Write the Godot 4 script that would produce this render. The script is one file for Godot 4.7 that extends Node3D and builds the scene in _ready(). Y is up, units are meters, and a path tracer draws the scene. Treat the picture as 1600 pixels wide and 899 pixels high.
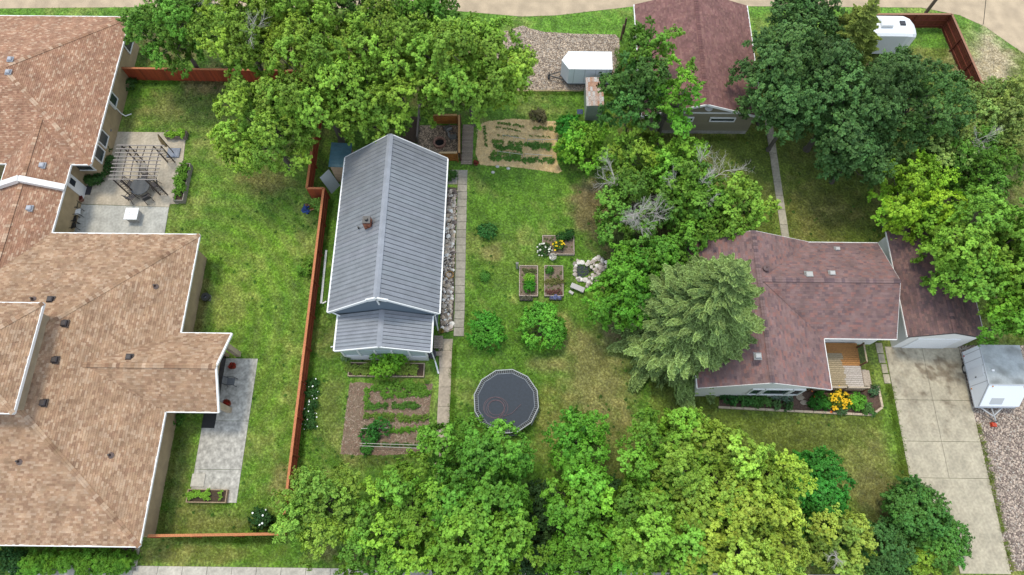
extends Node3D
# Aerial view of back gardens: x is right, -z is away from the street in front, y is up, metres.

const FOCAL := 1070.0          # of the 1600 pixel wide photograph
const EYE := Vector3(0, 45, 0)
const PITCH := 69.0
const YAW := 0.67

class MB:
	var v := PackedVector3Array()
	var c := PackedColorArray()
	func tri(a: Vector3, b: Vector3, d: Vector3, k: Color) -> void:
		v.push_back(a); v.push_back(b); v.push_back(d)
		c.push_back(k); c.push_back(k); c.push_back(k)
	func quad(a: Vector3, b: Vector3, d: Vector3, e: Vector3, k: Color) -> void:
		tri(a, b, d, k); tri(a, d, e, k)
	func box(o: Vector3, s: Vector3, k: Color, b := Basis()) -> void:
		var x = b.x * s.x * 0.5
		var y = b.y * s.y * 0.5
		var z = b.z * s.z * 0.5
		var p = [o - x - y - z, o + x - y - z, o + x - y + z, o - x - y + z, o - x + y - z, o + x + y - z, o + x + y + z, o - x + y + z]
		for f in [[0, 1, 2, 3], [7, 6, 5, 4], [0, 4, 5, 1], [1, 5, 6, 2], [2, 6, 7, 3], [3, 7, 4, 0]]:
			quad(p[f[0]], p[f[1]], p[f[2]], p[f[3]], k)
	func cbox(o: Vector3, s: Vector3, ch: float, k: Color, b := Basis()) -> void:   # box with a chamfered top edge
		var hx = s.x * 0.5
		var hz = s.z * 0.5
		var hy = s.y * 0.5
		var lo = []
		var mid = []
		var top = []
		for q in [Vector2(-1, -1), Vector2(1, -1), Vector2(1, 1), Vector2(-1, 1)]:
			lo.append(o + b * Vector3(q.x * hx, -hy, q.y * hz))
			mid.append(o + b * Vector3(q.x * hx, hy - ch, q.y * hz))
			top.append(o + b * Vector3(q.x * (hx - ch), hy, q.y * (hz - ch)))
		for i in 4:
			var j = (i + 1) % 4
			quad(lo[i], mid[i], mid[j], lo[j], k)
			quad(mid[i], top[i], top[j], mid[j], k)
		quad(top[0], top[3], top[2], top[1], k)
		quad(lo[0], lo[1], lo[2], lo[3], k)
	func beam(a: Vector3, d: Vector3, w: float, h: float, k: Color) -> void:
		var z = (d - a).normalized()
		var x = Vector3.UP.cross(z)
		if x.length() < 0.01:
			x = Vector3.RIGHT
		x = x.normalized()
		var y = z.cross(x)
		box((a + d) * 0.5, Vector3(w, h, a.distance_to(d)), k, Basis(x, y, z))
	func tube(pts: Array, rad: Array, n: int, k: Color) -> void:
		var rings = []
		for i in pts.size():
			var t: Vector3 = (pts[mini(i + 1, pts.size() - 1)] - pts[maxi(i - 1, 0)]).normalized()
			var s = t.cross(Vector3.UP if absf(t.y) < 0.9 else Vector3.RIGHT).normalized()
			var u = s.cross(t)
			var ring = []
			for j in n:
				var a = TAU * j / n
				ring.append(pts[i] + (s * cos(a) + u * sin(a)) * rad[i])
			rings.append(ring)
		for i in pts.size() - 1:
			for j in n:
				var e = (j + 1) % n
				quad(rings[i][j], rings[i + 1][j], rings[i + 1][e], rings[i][e], k)
		for j in range(1, n - 1):
			tri(rings[0][0], rings[0][j], rings[0][j + 1], k)
			tri(rings[-1][0], rings[-1][j + 1], rings[-1][j], k)
	func lathe(o: Vector3, prof: Array, n: int, k: Color) -> void:      # prof: [radius, height]
		for i in prof.size() - 1:
			for j in n:
				var a = TAU * j / n
				var b = TAU * (j + 1) / n
				var p = prof[i]
				var q = prof[i + 1]
				quad(o + Vector3(cos(a) * p[0], p[1], sin(a) * p[0]), o + Vector3(cos(a) * q[0], q[1], sin(a) * q[0]), o + Vector3(cos(b) * q[0], q[1], sin(b) * q[0]), o + Vector3(cos(b) * p[0], p[1], sin(b) * p[0]), k)
	func prism(poly: PackedVector2Array, y0: float, y1: float, k: Color) -> void:
		var t = Geometry2D.triangulate_polygon(poly)
		for i in range(0, t.size(), 3):
			var a = poly[t[i]]
			var b = poly[t[i + 1]]
			var d = poly[t[i + 2]]
			tri(Vector3(a.x, y1, a.y), Vector3(b.x, y1, b.y), Vector3(d.x, y1, d.y), k)
		if y0 < y1:
			for i in poly.size():
				var a = poly[i]
				var b = poly[(i + 1) % poly.size()]
				quad(Vector3(a.x, y0, a.y), Vector3(a.x, y1, a.y), Vector3(b.x, y1, b.y), Vector3(b.x, y0, b.y), k)
	func plane(pts: Array, thick: float, k: Color) -> void:              # convex slab below a polygon
		var n: Vector3 = (pts[1] - pts[0]).cross(pts[2] - pts[0]).normalized()
		if n.y < 0:
			n = -n
		var d = -n * thick
		for i in range(1, pts.size() - 1):
			tri(pts[0], pts[i], pts[i + 1], k)
			tri(pts[0] + d, pts[i + 1] + d, pts[i] + d, k)
		for i in pts.size():
			var j = (i + 1) % pts.size()
			quad(pts[i], pts[j], pts[j] + d, pts[i] + d, k)
	func add(m: MB, t: Transform3D) -> void:
		for p in m.v:
			v.push_back(t * p)
		c.append_array(m.c)
	func mesh() -> ArrayMesh:
		var a = []
		a.resize(Mesh.ARRAY_MAX)
		a[Mesh.ARRAY_VERTEX] = v
		a[Mesh.ARRAY_COLOR] = c
		var m = ArrayMesh.new()
		m.add_surface_from_arrays(Mesh.PRIMITIVE_TRIANGLES, a)
		return m

var rng := RandomNumberGenerator.new()
var mats := {}
var tex := {}
var eye_basis: Basis
var used := {}
var n1 := FastNoiseLite.new()
var n2 := FastNoiseLite.new()

func rf(a: float, b: float) -> float:
	return rng.randf_range(a, b)

# ---- a colour read in the photograph (sRGB bytes) as a base colour
func k(r: float, g_: float, b: float, f := 0.55) -> Color:
	var x = Color(r / 255.0, g_ / 255.0, b / 255.0).srgb_to_linear()
	if minf(r, minf(g_, b)) > 224:      # white paint
		f = 0.78
	return Color(x.r * f, x.g * f, x.b * f)

func vary(x: Color, amt: float) -> Color:
	var f = 1.0 + rf(-amt, amt)
	return Color(x.r * f, x.g * f, x.b * f)

# ---- a pixel of the photograph on the level h
func g(px: float, py: float, h := 0.0) -> Vector3:
	var d = eye_basis * Vector3((px - 800.0) / FOCAL, -(py - 449.5) / FOCAL, -1.0)
	return EYE + d * ((h - EYE.y) / d.y)

func g2(px: float, py: float, h := 0.0) -> Vector2:
	var p = g(px, py, h)
	return Vector2(p.x, p.z)

func gpoly(a: Array, h := 0.0) -> PackedVector2Array:
	var r := PackedVector2Array()
	for p in a:
		r.push_back(g2(p[0], p[1], h))
	return r

func on_plane(px: float, py: float, pts: Array) -> Vector3:
	var d = eye_basis * Vector3((px - 800.0) / FOCAL, -(py - 449.5) / FOCAL, -1.0)
	var n: Vector3 = (pts[1] - pts[0]).cross(pts[2] - pts[0]).normalized()
	return EYE + d * ((pts[0] - EYE).dot(n) / d.dot(n))

# ---- textures and materials
func noise_tex(key: String, kind: String, freq: float, lo: float, size := 512) -> NoiseTexture2D:
	if tex.has(key):
		return tex[key]
	var n = FastNoiseLite.new()
	n.seed = hash(key) % 1000
	n.frequency = freq
	if kind == "cell":
		n.noise_type = FastNoiseLite.TYPE_CELLULAR
		n.cellular_return_type = FastNoiseLite.RETURN_CELL_VALUE
		n.fractal_type = FastNoiseLite.FRACTAL_NONE
	else:
		n.noise_type = FastNoiseLite.TYPE_SIMPLEX_SMOOTH
		n.fractal_octaves = 5
	var t = NoiseTexture2D.new()
	t.width = size
	t.height = size
	t.seamless = true
	t.noise = n
	var r = Gradient.new()
	r.set_color(0, Color(lo, lo, lo))
	r.set_color(1, Color(1, 1, 1))
	t.color_ramp = r
	tex[key] = t
	return t

func mat(key: String, rough: float, fine := 0.0, fine_size := 1.0, coarse := 0.0, coarse_size := 6.0, bump := 0.0, metal := 0.0, kind := "fbm") -> StandardMaterial3D:
	if mats.has(key):
		return mats[key]
	var m = StandardMaterial3D.new()
	m.resource_name = key
	m.vertex_color_use_as_albedo = true
	m.roughness = rough
	m.metallic = metal
	m.cull_mode = BaseMaterial3D.CULL_DISABLED
	if fine > 0:
		m.albedo_texture = noise_tex("%s_%.2f" % [kind, fine], kind, 0.03, 1.0 - fine)
		m.uv1_triplanar = true
		m.uv1_world_triplanar = true
		m.uv1_scale = Vector3.ONE / fine_size
		if bump > 0:
			m.heightmap_enabled = true
			m.heightmap_texture = m.albedo_texture
			m.heightmap_scale = bump
	if coarse > 0:
		m.detail_enabled = true
		m.detail_blend_mode = BaseMaterial3D.BLEND_MODE_MUL
		m.detail_uv_layer = BaseMaterial3D.DETAIL_UV_2
		m.detail_albedo = noise_tex("fbm_%.2f" % coarse, "fbm", 0.012, 1.0 - coarse)
		m.uv2_triplanar = true
		m.uv2_world_triplanar = true
		m.uv2_scale = Vector3.ONE / coarse_size
	# the noise textures lie below white: scale so that the mean colour is the vertex colour
	var mean = pow((1.0 - fine * 0.5) * (1.0 - coarse * 0.5), -1.0)
	m.albedo_color = Color(mean, mean, mean)
	mats[key] = m
	return m

func leaf_mat(key: String, back: float) -> StandardMaterial3D:
	if mats.has(key):
		return mats[key]
	var m = StandardMaterial3D.new()
	m.resource_name = key
	m.vertex_color_use_as_albedo = true
	m.roughness = 0.55
	m.metallic_specular = 0.3
	m.cull_mode = BaseMaterial3D.CULL_DISABLED
	m.albedo_color = Color(1.12, 1.12, 1.12)
	m.backlight_enabled = true
	m.backlight = Color(back, back, back * 0.6)
	mats[key] = m
	return m

# ---- nodes
func numbered(n: String) -> String:
	if not used.has(n):
		used[n] = 0
		return n
	used[n] += 1
	return "%s_%03d" % [n, used[n]]

func tag(o: Node3D, label: String, category: String, group := "", kind := "") -> void:
	o.set_meta("label", label)
	o.set_meta("category", category)
	if group:
		o.set_meta("group", group)
	if kind:
		o.set_meta("kind", kind)

func thing(n: String, label: String, category: String, at := Vector3.ZERO, group := "", turn := 0.0) -> Node3D:
	var o = Node3D.new()
	o.name = numbered(n)
	add_child(o)
	o.position = at
	o.rotation.y = turn
	tag(o, label, category, group)
	return o

func part(parent: Node3D, n: String, b, m: Material, kind := "") -> MeshInstance3D:
	var o = MeshInstance3D.new()
	o.name = n
	o.mesh = b.mesh() if b is MB else b
	o.material_override = null
	for i in o.mesh.get_surface_count():
		o.mesh.surface_set_material(i, m)
	parent.add_child(o, true)
	if kind:
		o.set_meta("kind", kind)
	return o

func piece(parent: Node3D, n: String, m: Mesh, t: Transform3D) -> MeshInstance3D:   # shares a mesh
	var o = MeshInstance3D.new()
	o.name = n
	o.mesh = m
	o.transform = t
	parent.add_child(o, true)
	return o

func struct(n: String, b, m: Material) -> MeshInstance3D:
	var o = MeshInstance3D.new()
	o.name = numbered(n)
	o.mesh = b.mesh() if b is MB else b
	o.mesh.surface_set_material(0, m)
	add_child(o)
	o.set_meta("kind", "structure")
	return o

func copies(parent: Node3D, n: String, m: Mesh, ts: Array, cs: Array, kind := "") -> MultiMeshInstance3D:
	var mm = MultiMesh.new()
	mm.transform_format = MultiMesh.TRANSFORM_3D
	mm.use_colors = true
	mm.mesh = m
	mm.instance_count = ts.size()
	for i in ts.size():
		mm.set_instance_transform(i, ts[i])
		mm.set_instance_color(i, cs[i])
	var o = MultiMeshInstance3D.new()
	o.name = n
	o.multimesh = mm
	parent.add_child(o, true)
	if kind:
		o.set_meta("kind", kind)
	return o

# ---- roofs
func span_at(poly: Array, y: float) -> Array:
	var lo = INF
	var hi = -INF
	for i in poly.size():
		var a: Vector2 = poly[i]
		var b: Vector2 = poly[(i + 1) % poly.size()]
		if (a.y <= y and b.y > y) or (b.y <= y and a.y > y):
			var x = a.x + (b.x - a.x) * (y - a.y) / (b.y - a.y)
			lo = minf(lo, x)
			hi = maxf(hi, x)
	return [lo, hi]

func shingle(mb: MB, pts: Array, pal: Array, expo: float, tab: float) -> void:
	var n: Vector3 = (pts[1] - pts[0]).cross(pts[2] - pts[0]).normalized()
	if n.y < 0:
		n = -n
	var up = (Vector3.UP - n * n.y).normalized()
	var side = up.cross(n)
	var poly = []
	var lo = INF
	var hi = -INF
	for p in pts:
		var q = Vector2((p - pts[0]).dot(side), (p - pts[0]).dot(up))
		poly.append(q)
		lo = minf(lo, q.y)
		hi = maxf(hi, q.y)
	var mean = Color(0, 0, 0)
	for p in pal:
		mean += p * (1.0 / pal.size())
	var y = lo
	while y < hi - 0.02:
		var y1 = minf(y + expo, hi)
		var a = span_at(poly, y + 0.004)
		var b = span_at(poly, y1 - 0.004)
		if a[1] > a[0] and b[1] > b[0]:
			var x0 = minf(a[0], b[0])
			var x1 = maxf(a[1], b[1])
			var x = x0 - rf(0, tab)
			while x < x1:
				var e = x + tab * rf(0.6, 1.4)
				var p0 = clampf(x, a[0], a[1])
				var p1 = clampf(e, a[0], a[1])
				var q0 = clampf(x, b[0], b[1])
				var q1 = clampf(e, b[0], b[1])
				if p1 - p0 > 0.005 or q1 - q0 > 0.005:
					var t = n * rf(0.014, 0.026)
					var s = n * 0.004
					var o: Vector3 = pts[0]
					var col: Color = vary(pal[rng.randi() % pal.size()].lerp(mean, 0.3), 0.07)
					var A = o + side * p0 + up * y
					var B = o + side * p1 + up * y
					mb.quad(A + t, o + side * q0 + up * y1 + s, o + side * q1 + up * y1 + s, B + t, col)
					mb.quad(A, A + t, B + t, B, col)
				x = e
		y += expo

func ridge_caps(mb: MB, a: Vector3, b: Vector3, pal: Array, w := 0.3) -> void:
	var d = (b - a)
	var n = int(d.length() / 0.22)
	var z = d.normalized()
	var x = Vector3.UP.cross(z).normalized()
	var y = z.cross(x)
	for i in n:
		var p = a + d * ((i + 0.5) / n) + y * 0.035
		var col = vary(pal[rng.randi() % pal.size()], 0.12)
		var bz = (z + y * 0.09).normalized()
		for s in [-1.0, 1.0]:
			var o = p + x * s * w * 0.25
			var bx = (x * s - y * 0.28).normalized()
			mb.box(o - y * 0.01, Vector3(w * 0.5, 0.022, d.length() / n), col, Basis(bx, bz.cross(bx), bz))

func make_roof(root: Node3D, planes: Array, pal: Array, ridges: Array, cap_pal: Array, expo := 0.14, tab := 0.22) -> MeshInstance3D:
	var deck = MB.new()
	var sh = MB.new()
	for p in planes:
		deck.plane(p, 0.1, Color(0.12, 0.09, 0.08))
		shingle(sh, p, pal, expo, tab)
	var r = part(root, "roof", deck, mat("wood_deck", 0.9))
	part(r, "shingles", sh, mat("asphalt_shingle", 0.92, 0.35, 0.7, 0.22, 9.0), "stuff")
	if ridges:
		var rc = MB.new()
		for q in ridges:
			ridge_caps(rc, q[0], q[1], cap_pal)
		part(r, "ridge_caps", rc, mat("asphalt_shingle", 0.92))
	return r

func trim(root: Node3D, n: String, lines: Array, col: Color, w := 0.12, h := 0.14, drop := 0.05) -> void:
	for q in lines:
		var b = MB.new()
		b.beam(q[0] - Vector3(0, drop, 0), q[1] - Vector3(0, drop, 0), w, h, col)
		part(root, n, b, mat("painted_trim", 0.5, 0.1, 1.5))

func window(root: Node3D, o: Vector3, w: float, h: float, yaw: float, slant := 0.0) -> void:
	var b = Basis(Vector3.UP, yaw) * Basis(Vector3.RIGHT, slant)
	var f = MB.new()
	var wt = k(235, 235, 232)
	for s in [-1.0, 1.0]:
		f.box(o + b * Vector3(s * (w * 0.5 - 0.04), 0, 0), Vector3(0.09, h, 0.1), wt, b)
		f.box(o + b * Vector3(0, s * (h * 0.5 - 0.04), 0.002), Vector3(w, 0.09, 0.1), wt, b)
	var fr = part(root, "window", f, mat("painted_trim", 0.5, 0.1, 1.5))
	var p = MB.new()
	p.box(o, Vector3(w - 0.1, h - 0.1, 0.02), Color(0.03, 0.04, 0.045), b)
	part(fr, "pane", p, mat("dark_glass", 0.08))

# ---- plants
var clump := {}

func leaf(mb: MB, o: Vector3, n: Vector3, l: float, w: float, fold: float, col: Color) -> void:
	var x = n.cross(Vector3(rf(-1, 1), rf(-1, 1), rf(-1, 1))).normalized()
	var y = n.cross(x)
	var tip = o + x * l * 0.6 - n * l * 0.12
	var tail = o - x * l * 0.4
	var mid = o + x * l * 0.05
	mb.tri(tail, mid + y * w * 0.5 + n * fold * w, tip, col)
	mb.tri(tail, tip, mid - y * w * 0.5 + n * fold * w, col)

func make_clump(key: String, count: int, size: float, narrow: float, spread: float, seed_: int) -> ArrayMesh:
	if clump.has(key):
		return clump[key]
	rng.seed = seed_
	var mb = MB.new()
	# twigs radiate from the base, leaves crowd towards their ends, so that the clump has points and gaps
	var tips = []
	for i in 10:
		var d = Vector3(rf(-1, 1), rf(-0.1, 0.9), rf(-1, 1)).normalized()
		tips.append([d * Vector3(1, 0.85, 1) * rf(0.75, 1.1), rf(0.7, 1.3)])
	for i in count:
		var t = tips[i % tips.size()]
		var u = pow(rng.randf(), 0.6)
		var d = Vector3(rf(-1, 1), rf(-1, 1), rf(-1, 1))
		var o: Vector3 = t[0] * lerpf(0.25, 1.0, u) + d * 0.17 * spread * (1.15 - 0.5 * u)
		var n = (t[0].normalized() * 0.45 + d * 0.3 + Vector3(0, 0.8, 0) + Vector3(rf(-1, 1), rf(-1, 1), rf(-1, 1)) * 0.5).normalized()
		var f = t[1] * rf(0.75, 1.25)
		var s = size * rf(0.7, 1.3)
		leaf(mb, o, n, s, s * narrow, rf(-0.1, 0.22), Color(f * rf(0.9, 1.14), f, f * rf(0.75, 1.2)))
	clump[key] = mb.mesh()
	return clump[key]

func basis_to(y: Vector3, s: float) -> Basis:
	var x = y.cross(Vector3(rf(-1, 1), rf(-1, 1), rf(-1, 1))).normalized()
	return Basis(x, y, x.cross(y)).scaled(Vector3(s, s, s))

func lobes_of(c: Vector3, R: float, Ry: float, n: int) -> Array:
	var l = [[c, R * 0.5, 0.9]]
	for i in n:
		var y = lerpf(-0.7, 0.95, (i + 0.5) / n)
		var a = i * 2.399963 + rf(-0.4, 0.4)
		var s = sqrt(maxf(0.0, 1 - y * y))
		var d = Vector3(cos(a) * s, y, sin(a) * s)
		var q = rf(0.58, 0.92)
		l.append([c + Vector3(d.x * R * q, d.y * Ry * q, d.z * R * q), R * rf(0.2, 0.36), rf(0.7, 1.28)])
	return l

func crown_places(lobes: Array, cr: float, dens: float, col: Color, squash: float, hue := 0.12, gap := 0.56) -> Array:
	var ts = []
	var cs = []
	for i in lobes.size():
		var lc: Vector3 = lobes[i][0]
		var lr: float = lobes[i][1]
		var warm = rf(-hue, hue)
		var count = int(maxf(8, dens * 7.0 * lr * lr / (cr * cr)))
		for j in count:
			var d = Vector3(rf(-1, 1), rf(-0.55, 1), rf(-1, 1))
			if d.length() > 1.0 or d.length() < 0.05:
				d = Vector3(rf(-0.6, 0.6), rf(0.2, 0.8), rf(-0.6, 0.6))
			d = d.normalized()
			var out = rf(0.8, 1.12) if j % 5 else rf(0.45, 0.7)
			var p = lc + Vector3(d.x, d.y * squash, d.z) * lr * out
			var bad = false
			for q in lobes.size():
				if q != i and p.distance_to(lobes[q][0]) < lobes[q][1] * 0.7:
					bad = rng.randf() < 0.88
					break
			if bad:
				continue
			for t in ts:
				if t.origin.distance_squared_to(p) < cr * cr * gap:
					bad = true
					break
			if bad:
				continue
			var yv = (d * 0.75 + Vector3(0, 0.45, 0)).normalized()
			ts.append(Transform3D(basis_to(yv, cr * rf(0.65, 1.25)), p))
			var f: float = lobes[i][2] * rf(0.8, 1.2)
			cs.append(Color(col.r * f * (1 + warm), col.g * f, col.b * f * (1 - warm * 0.5)))
	return [ts, cs]

func limb(mb: MB, a: Vector3, b: Vector3, r: float, col: Color, wig := 0.12) -> void:
	var pts = []
	var rad = []
	var L = a.distance_to(b)
	for i in 5:
		var t = i / 4.0
		var p = a.lerp(b, t) + Vector3(rf(-1, 1), rf(-0.3, 0.3), rf(-1, 1)) * L * wig * sin(t * PI)
		pts.append(p)
		rad.append(r * lerpf(1.0, 0.3, t))
	mb.tube(pts, rad, 6, col)

func twigs(mb: MB, a: Vector3, d: Vector3, l: float, r: float, depth: int, col: Color) -> void:
	var p = a
	var dir = d
	var pts = [p]
	var rad = [r]
	for i in 3:
		dir = (dir + Vector3(rf(-1, 1), rf(-0.6, 0.7), rf(-1, 1)) * 0.28).normalized()
		p = p + dir * l / 3.0
		pts.append(p)
		rad.append(r * lerpf(1.0, 0.5, (i + 1) / 3.0))
		if depth > 0:
			for q in 2:
				var nd = (dir + Vector3(rf(-1, 1), rf(-0.5, 0.6), rf(-1, 1)) * 0.9).normalized()
				twigs(mb, p, nd, l * rf(0.45, 0.7), r * 0.5, depth - 1, col)
	mb.tube(pts, rad, 4 if depth < 2 else 5, col)

const BARK := Color(0.09, 0.075, 0.06)

func tree(n: String, label: String, group: String, px: float, py: float, rpx: float, top: float, col: Color, opt := {}) -> Node3D:
	rng.seed = int(px * 131 + py * 17 + rpx)
	var hc: float = top * 0.66
	var c = g(px, py, hc)
	var depth = (eye_basis.inverse() * (c - EYE)).z * -1.0
	var R: float = rpx * depth / FOCAL
	var Ry: float = minf(opt.get("flat", 0.95) * R, top * 0.42)
	hc = minf(hc, top - Ry * 0.95)
	var o = thing(n, label, opt.get("cat", "tree"), Vector3(c.x, 0, c.z), group)
	var cl = Vector3(0, top - Ry, 0)
	var cr: float = opt.get("clump", 0.6)
	var lobes = lobes_of(cl, R, Ry, int(clampf(R * opt.get("lobes", 6.0), 8, 34)))
	var b = MB.new()
	var tr: float = clampf(top * 0.022, 0.05, 0.3)
	b.tube([Vector3(0, -0.1, 0), Vector3(0.02, 0.35, 0), Vector3(rf(-0.1, 0.1), cl.y * 0.45, rf(-0.1, 0.1)), cl + Vector3(0, Ry * 0.35, 0)], [tr * 1.5, tr, tr * 0.8, tr * 0.25], 9, BARK)
	var trunk = part(o, "trunk", b, mat("bark", 0.95, 0.5, 0.5, 0, 6, 1.5))
	var lb = MB.new()
	for i in range(1, lobes.size()):
		limb(lb, Vector3(0, cl.y * rf(0.5, 0.95), 0), lobes[i][0], tr * 0.38, BARK)
	part(trunk, "limbs", lb, mat("bark", 0.95))
	var kind: String = opt.get("leaf", "broad")
	var m = leaf_mesh(kind)
	rng.seed = int(px * 7 + py * 113 + rpx)
	var pl = crown_places(lobes, cr, opt.get("dens", 1.0), col, Ry / R if Ry < R else 1.0, opt.get("hue", 0.12))
	copies(o, "crown", m, pl[0], pl[1], "stuff")
	if opt.has("dead"):
		var db = MB.new()
		for i in opt.dead:
			var d = Vector3(rf(-1, 1), rf(0.35, 0.9), rf(-1, 1)).normalized()
			var st = cl + Vector3(d.x * R * 0.45, Ry * 0.55 * d.y, d.z * R * 0.45)
			twigs(db, st, (d + Vector3(0, 0.15, 0)).normalized(), R * rf(0.4, 0.7), 0.034, 3, Color(0.42, 0.39, 0.36))
		part(o, "dead_branches", db, mat("dead_wood", 0.95))
	return o

func leaf_mesh(kind: String) -> ArrayMesh:
	if not clump.has("m_" + kind):
		var st = rng.state
		var m: ArrayMesh
		match kind:
			"broad": m = make_clump("broad", 250, 0.255, 0.72, 1.05, 5)
			"fine": m = make_clump("fine", 260, 0.24, 0.6, 1.1, 6)
			"long": m = make_clump("long", 300, 0.5, 0.22, 1.0, 7)
			"small": m = make_clump("small", 120, 0.42, 0.6, 1.0, 8)
		m.surface_set_material(0, leaf_mat("leaf", 0.4))
		clump["m_" + kind] = m
		rng.state = st
	return clump["m_" + kind]

func shrub(n: String, label: String, px: float, py: float, rpx: float, h: float, col: Color, opt := {}) -> Node3D:
	rng.seed = int(px * 31 + py * 57 + rpx)
	var c = g(px, py, h * 0.5)
	var depth = (eye_basis.inverse() * (c - EYE)).z * -1.0
	var R: float = rpx * depth / FOCAL
	var o = thing(n, label, opt.get("cat", "shrub"), Vector3(c.x, opt.get("y", 0.0), c.z), opt.get("group", ""))
	var cr: float = opt.get("clump", clampf(R * 0.34, 0.1, 0.5))
	var lobes = [[Vector3(0, h * 0.45, 0), R * 0.7, 1.0]]
	for i in int(opt.get("n", 6)):
		var a = i * 2.4 + rf(-0.3, 0.3)
		lobes.append([Vector3(cos(a) * R * 0.5, h * rf(0.35, 0.7), sin(a) * R * 0.5), R * rf(0.32, 0.48), rf(0.82, 1.2)])
	var sq = clampf(h * 0.55 / R, 0.3, 1.2)
	var b = MB.new()
	for i in lobes.size():
		limb(b, Vector3(rf(-0.05, 0.05), -0.02, rf(-0.05, 0.05)), lobes[i][0] * Vector3(1, 1, 1), clampf(R * 0.03, 0.008, 0.04), BARK)
	part(o, "stems", b, mat("bark", 0.95))
	var pl = crown_places(lobes, cr, opt.get("dens", 1.0), col, sq, 0.1, 0.35)
	copies(o, "foliage", leaf_mesh(opt.get("leaf", "broad")), pl[0], pl[1], "stuff")
	if opt.has("flower"):
		var f = MB.new()
		f.lathe(Vector3.ZERO, [[0.0, 0.0], [0.5, 0.12], [1.0, 0.35]], 7, Color(1, 1, 1))
		var fm = f.mesh()
		fm.surface_set_material(0, leaf_mat("petal", 0.4))
		var ts = []
		var cs = []
		for i in int(opt.get("blooms", 40)):
			var t: Transform3D = pl[0][rng.randi() % pl[0].size()]
			ts.append(Transform3D(basis_to((Vector3(rf(-0.5, 0.5), 1, rf(-0.5, 0.5))).normalized(), opt.get("bloom_r", 0.06) * rf(0.7, 1.2)), t.origin + t.basis.y * rf(0.75, 1.05) + Vector3(rf(-1, 1), 0, rf(-1, 1)) * cr * 0.6))
			cs.append(vary(opt.flower, 0.15))
		copies(o, "blossoms", fm, ts, cs, "stuff")
	return o

# a row of vegetables: one mass of leaves
func veg_row(n: String, label: String, a: Vector3, b: Vector3, w: float, h: float, col: Color, leafk := "small", step := 0.16) -> Node3D:
	rng.seed = int(a.x * 977 + a.z * 331)
	var o = thing(n, label, "vegetable row", a, "")
	o.set_meta("kind", "stuff")
	var ts = []
	var cs = []
	var d = b - a
	var cnt = int(d.length() / step) + 1
	for i in cnt:
		if rng.randf() < 0.1:
			continue
		for q in 2:
			var p = d * (i + rf(-0.3, 0.3)) / cnt + Vector3(rf(-1, 1) * w * 0.4, h * rf(0.1, 0.45), rf(-1, 1) * w * 0.4)
			ts.append(Transform3D(basis_to(Vector3(rf(-0.3, 0.3), 1, rf(-0.3, 0.3)).normalized(), w * rf(0.35, 0.6)), p))
			cs.append(vary(col, 0.22))
	copies(o, "leaves", leaf_mesh(leafk), ts, cs, "stuff")
	return o

func spray_mesh() -> ArrayMesh:
	if clump.has("spray"):
		return clump.spray
	rng.seed = 77
	var mb = MB.new()
	mb.tube([Vector3.ZERO, Vector3(0, 0.04, 0.5), Vector3(0, -0.03, 1)], [0.02, 0.013, 0.004], 4, Color(0.5, 0.4, 0.3))
	for i in 18:
		var t = 0.12 + 0.88 * i / 18.0
		for s in [-1.0, 1.0]:
			var L = 0.34 * (1.05 - t) + 0.1
			var o = Vector3(0, 0.05 * sin(t * PI) - 0.03 * t, t)
			var d = Vector3(s, rf(-0.35, 0.1), 0.9).normalized()
			for q in 8:
				var p = o + d * L * (q + 0.3) / 8.0
				var f = rf(0.55, 1.45)
				var nd = Vector3(rf(-1, 1), rf(0.4, 1.4), rf(-1, 1)).normalized()
				leaf(mb, p + Vector3(rf(-1, 1), rf(-1, 1), rf(-1, 1)) * 0.02, nd, 0.15, 0.06, 0.1, Color(f, f, f * rf(0.8, 1.1)))
	clump.spray = mb.mesh()
	clump.spray.surface_set_material(0, leaf_mat("needle", 0.3))
	return clump.spray

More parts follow.
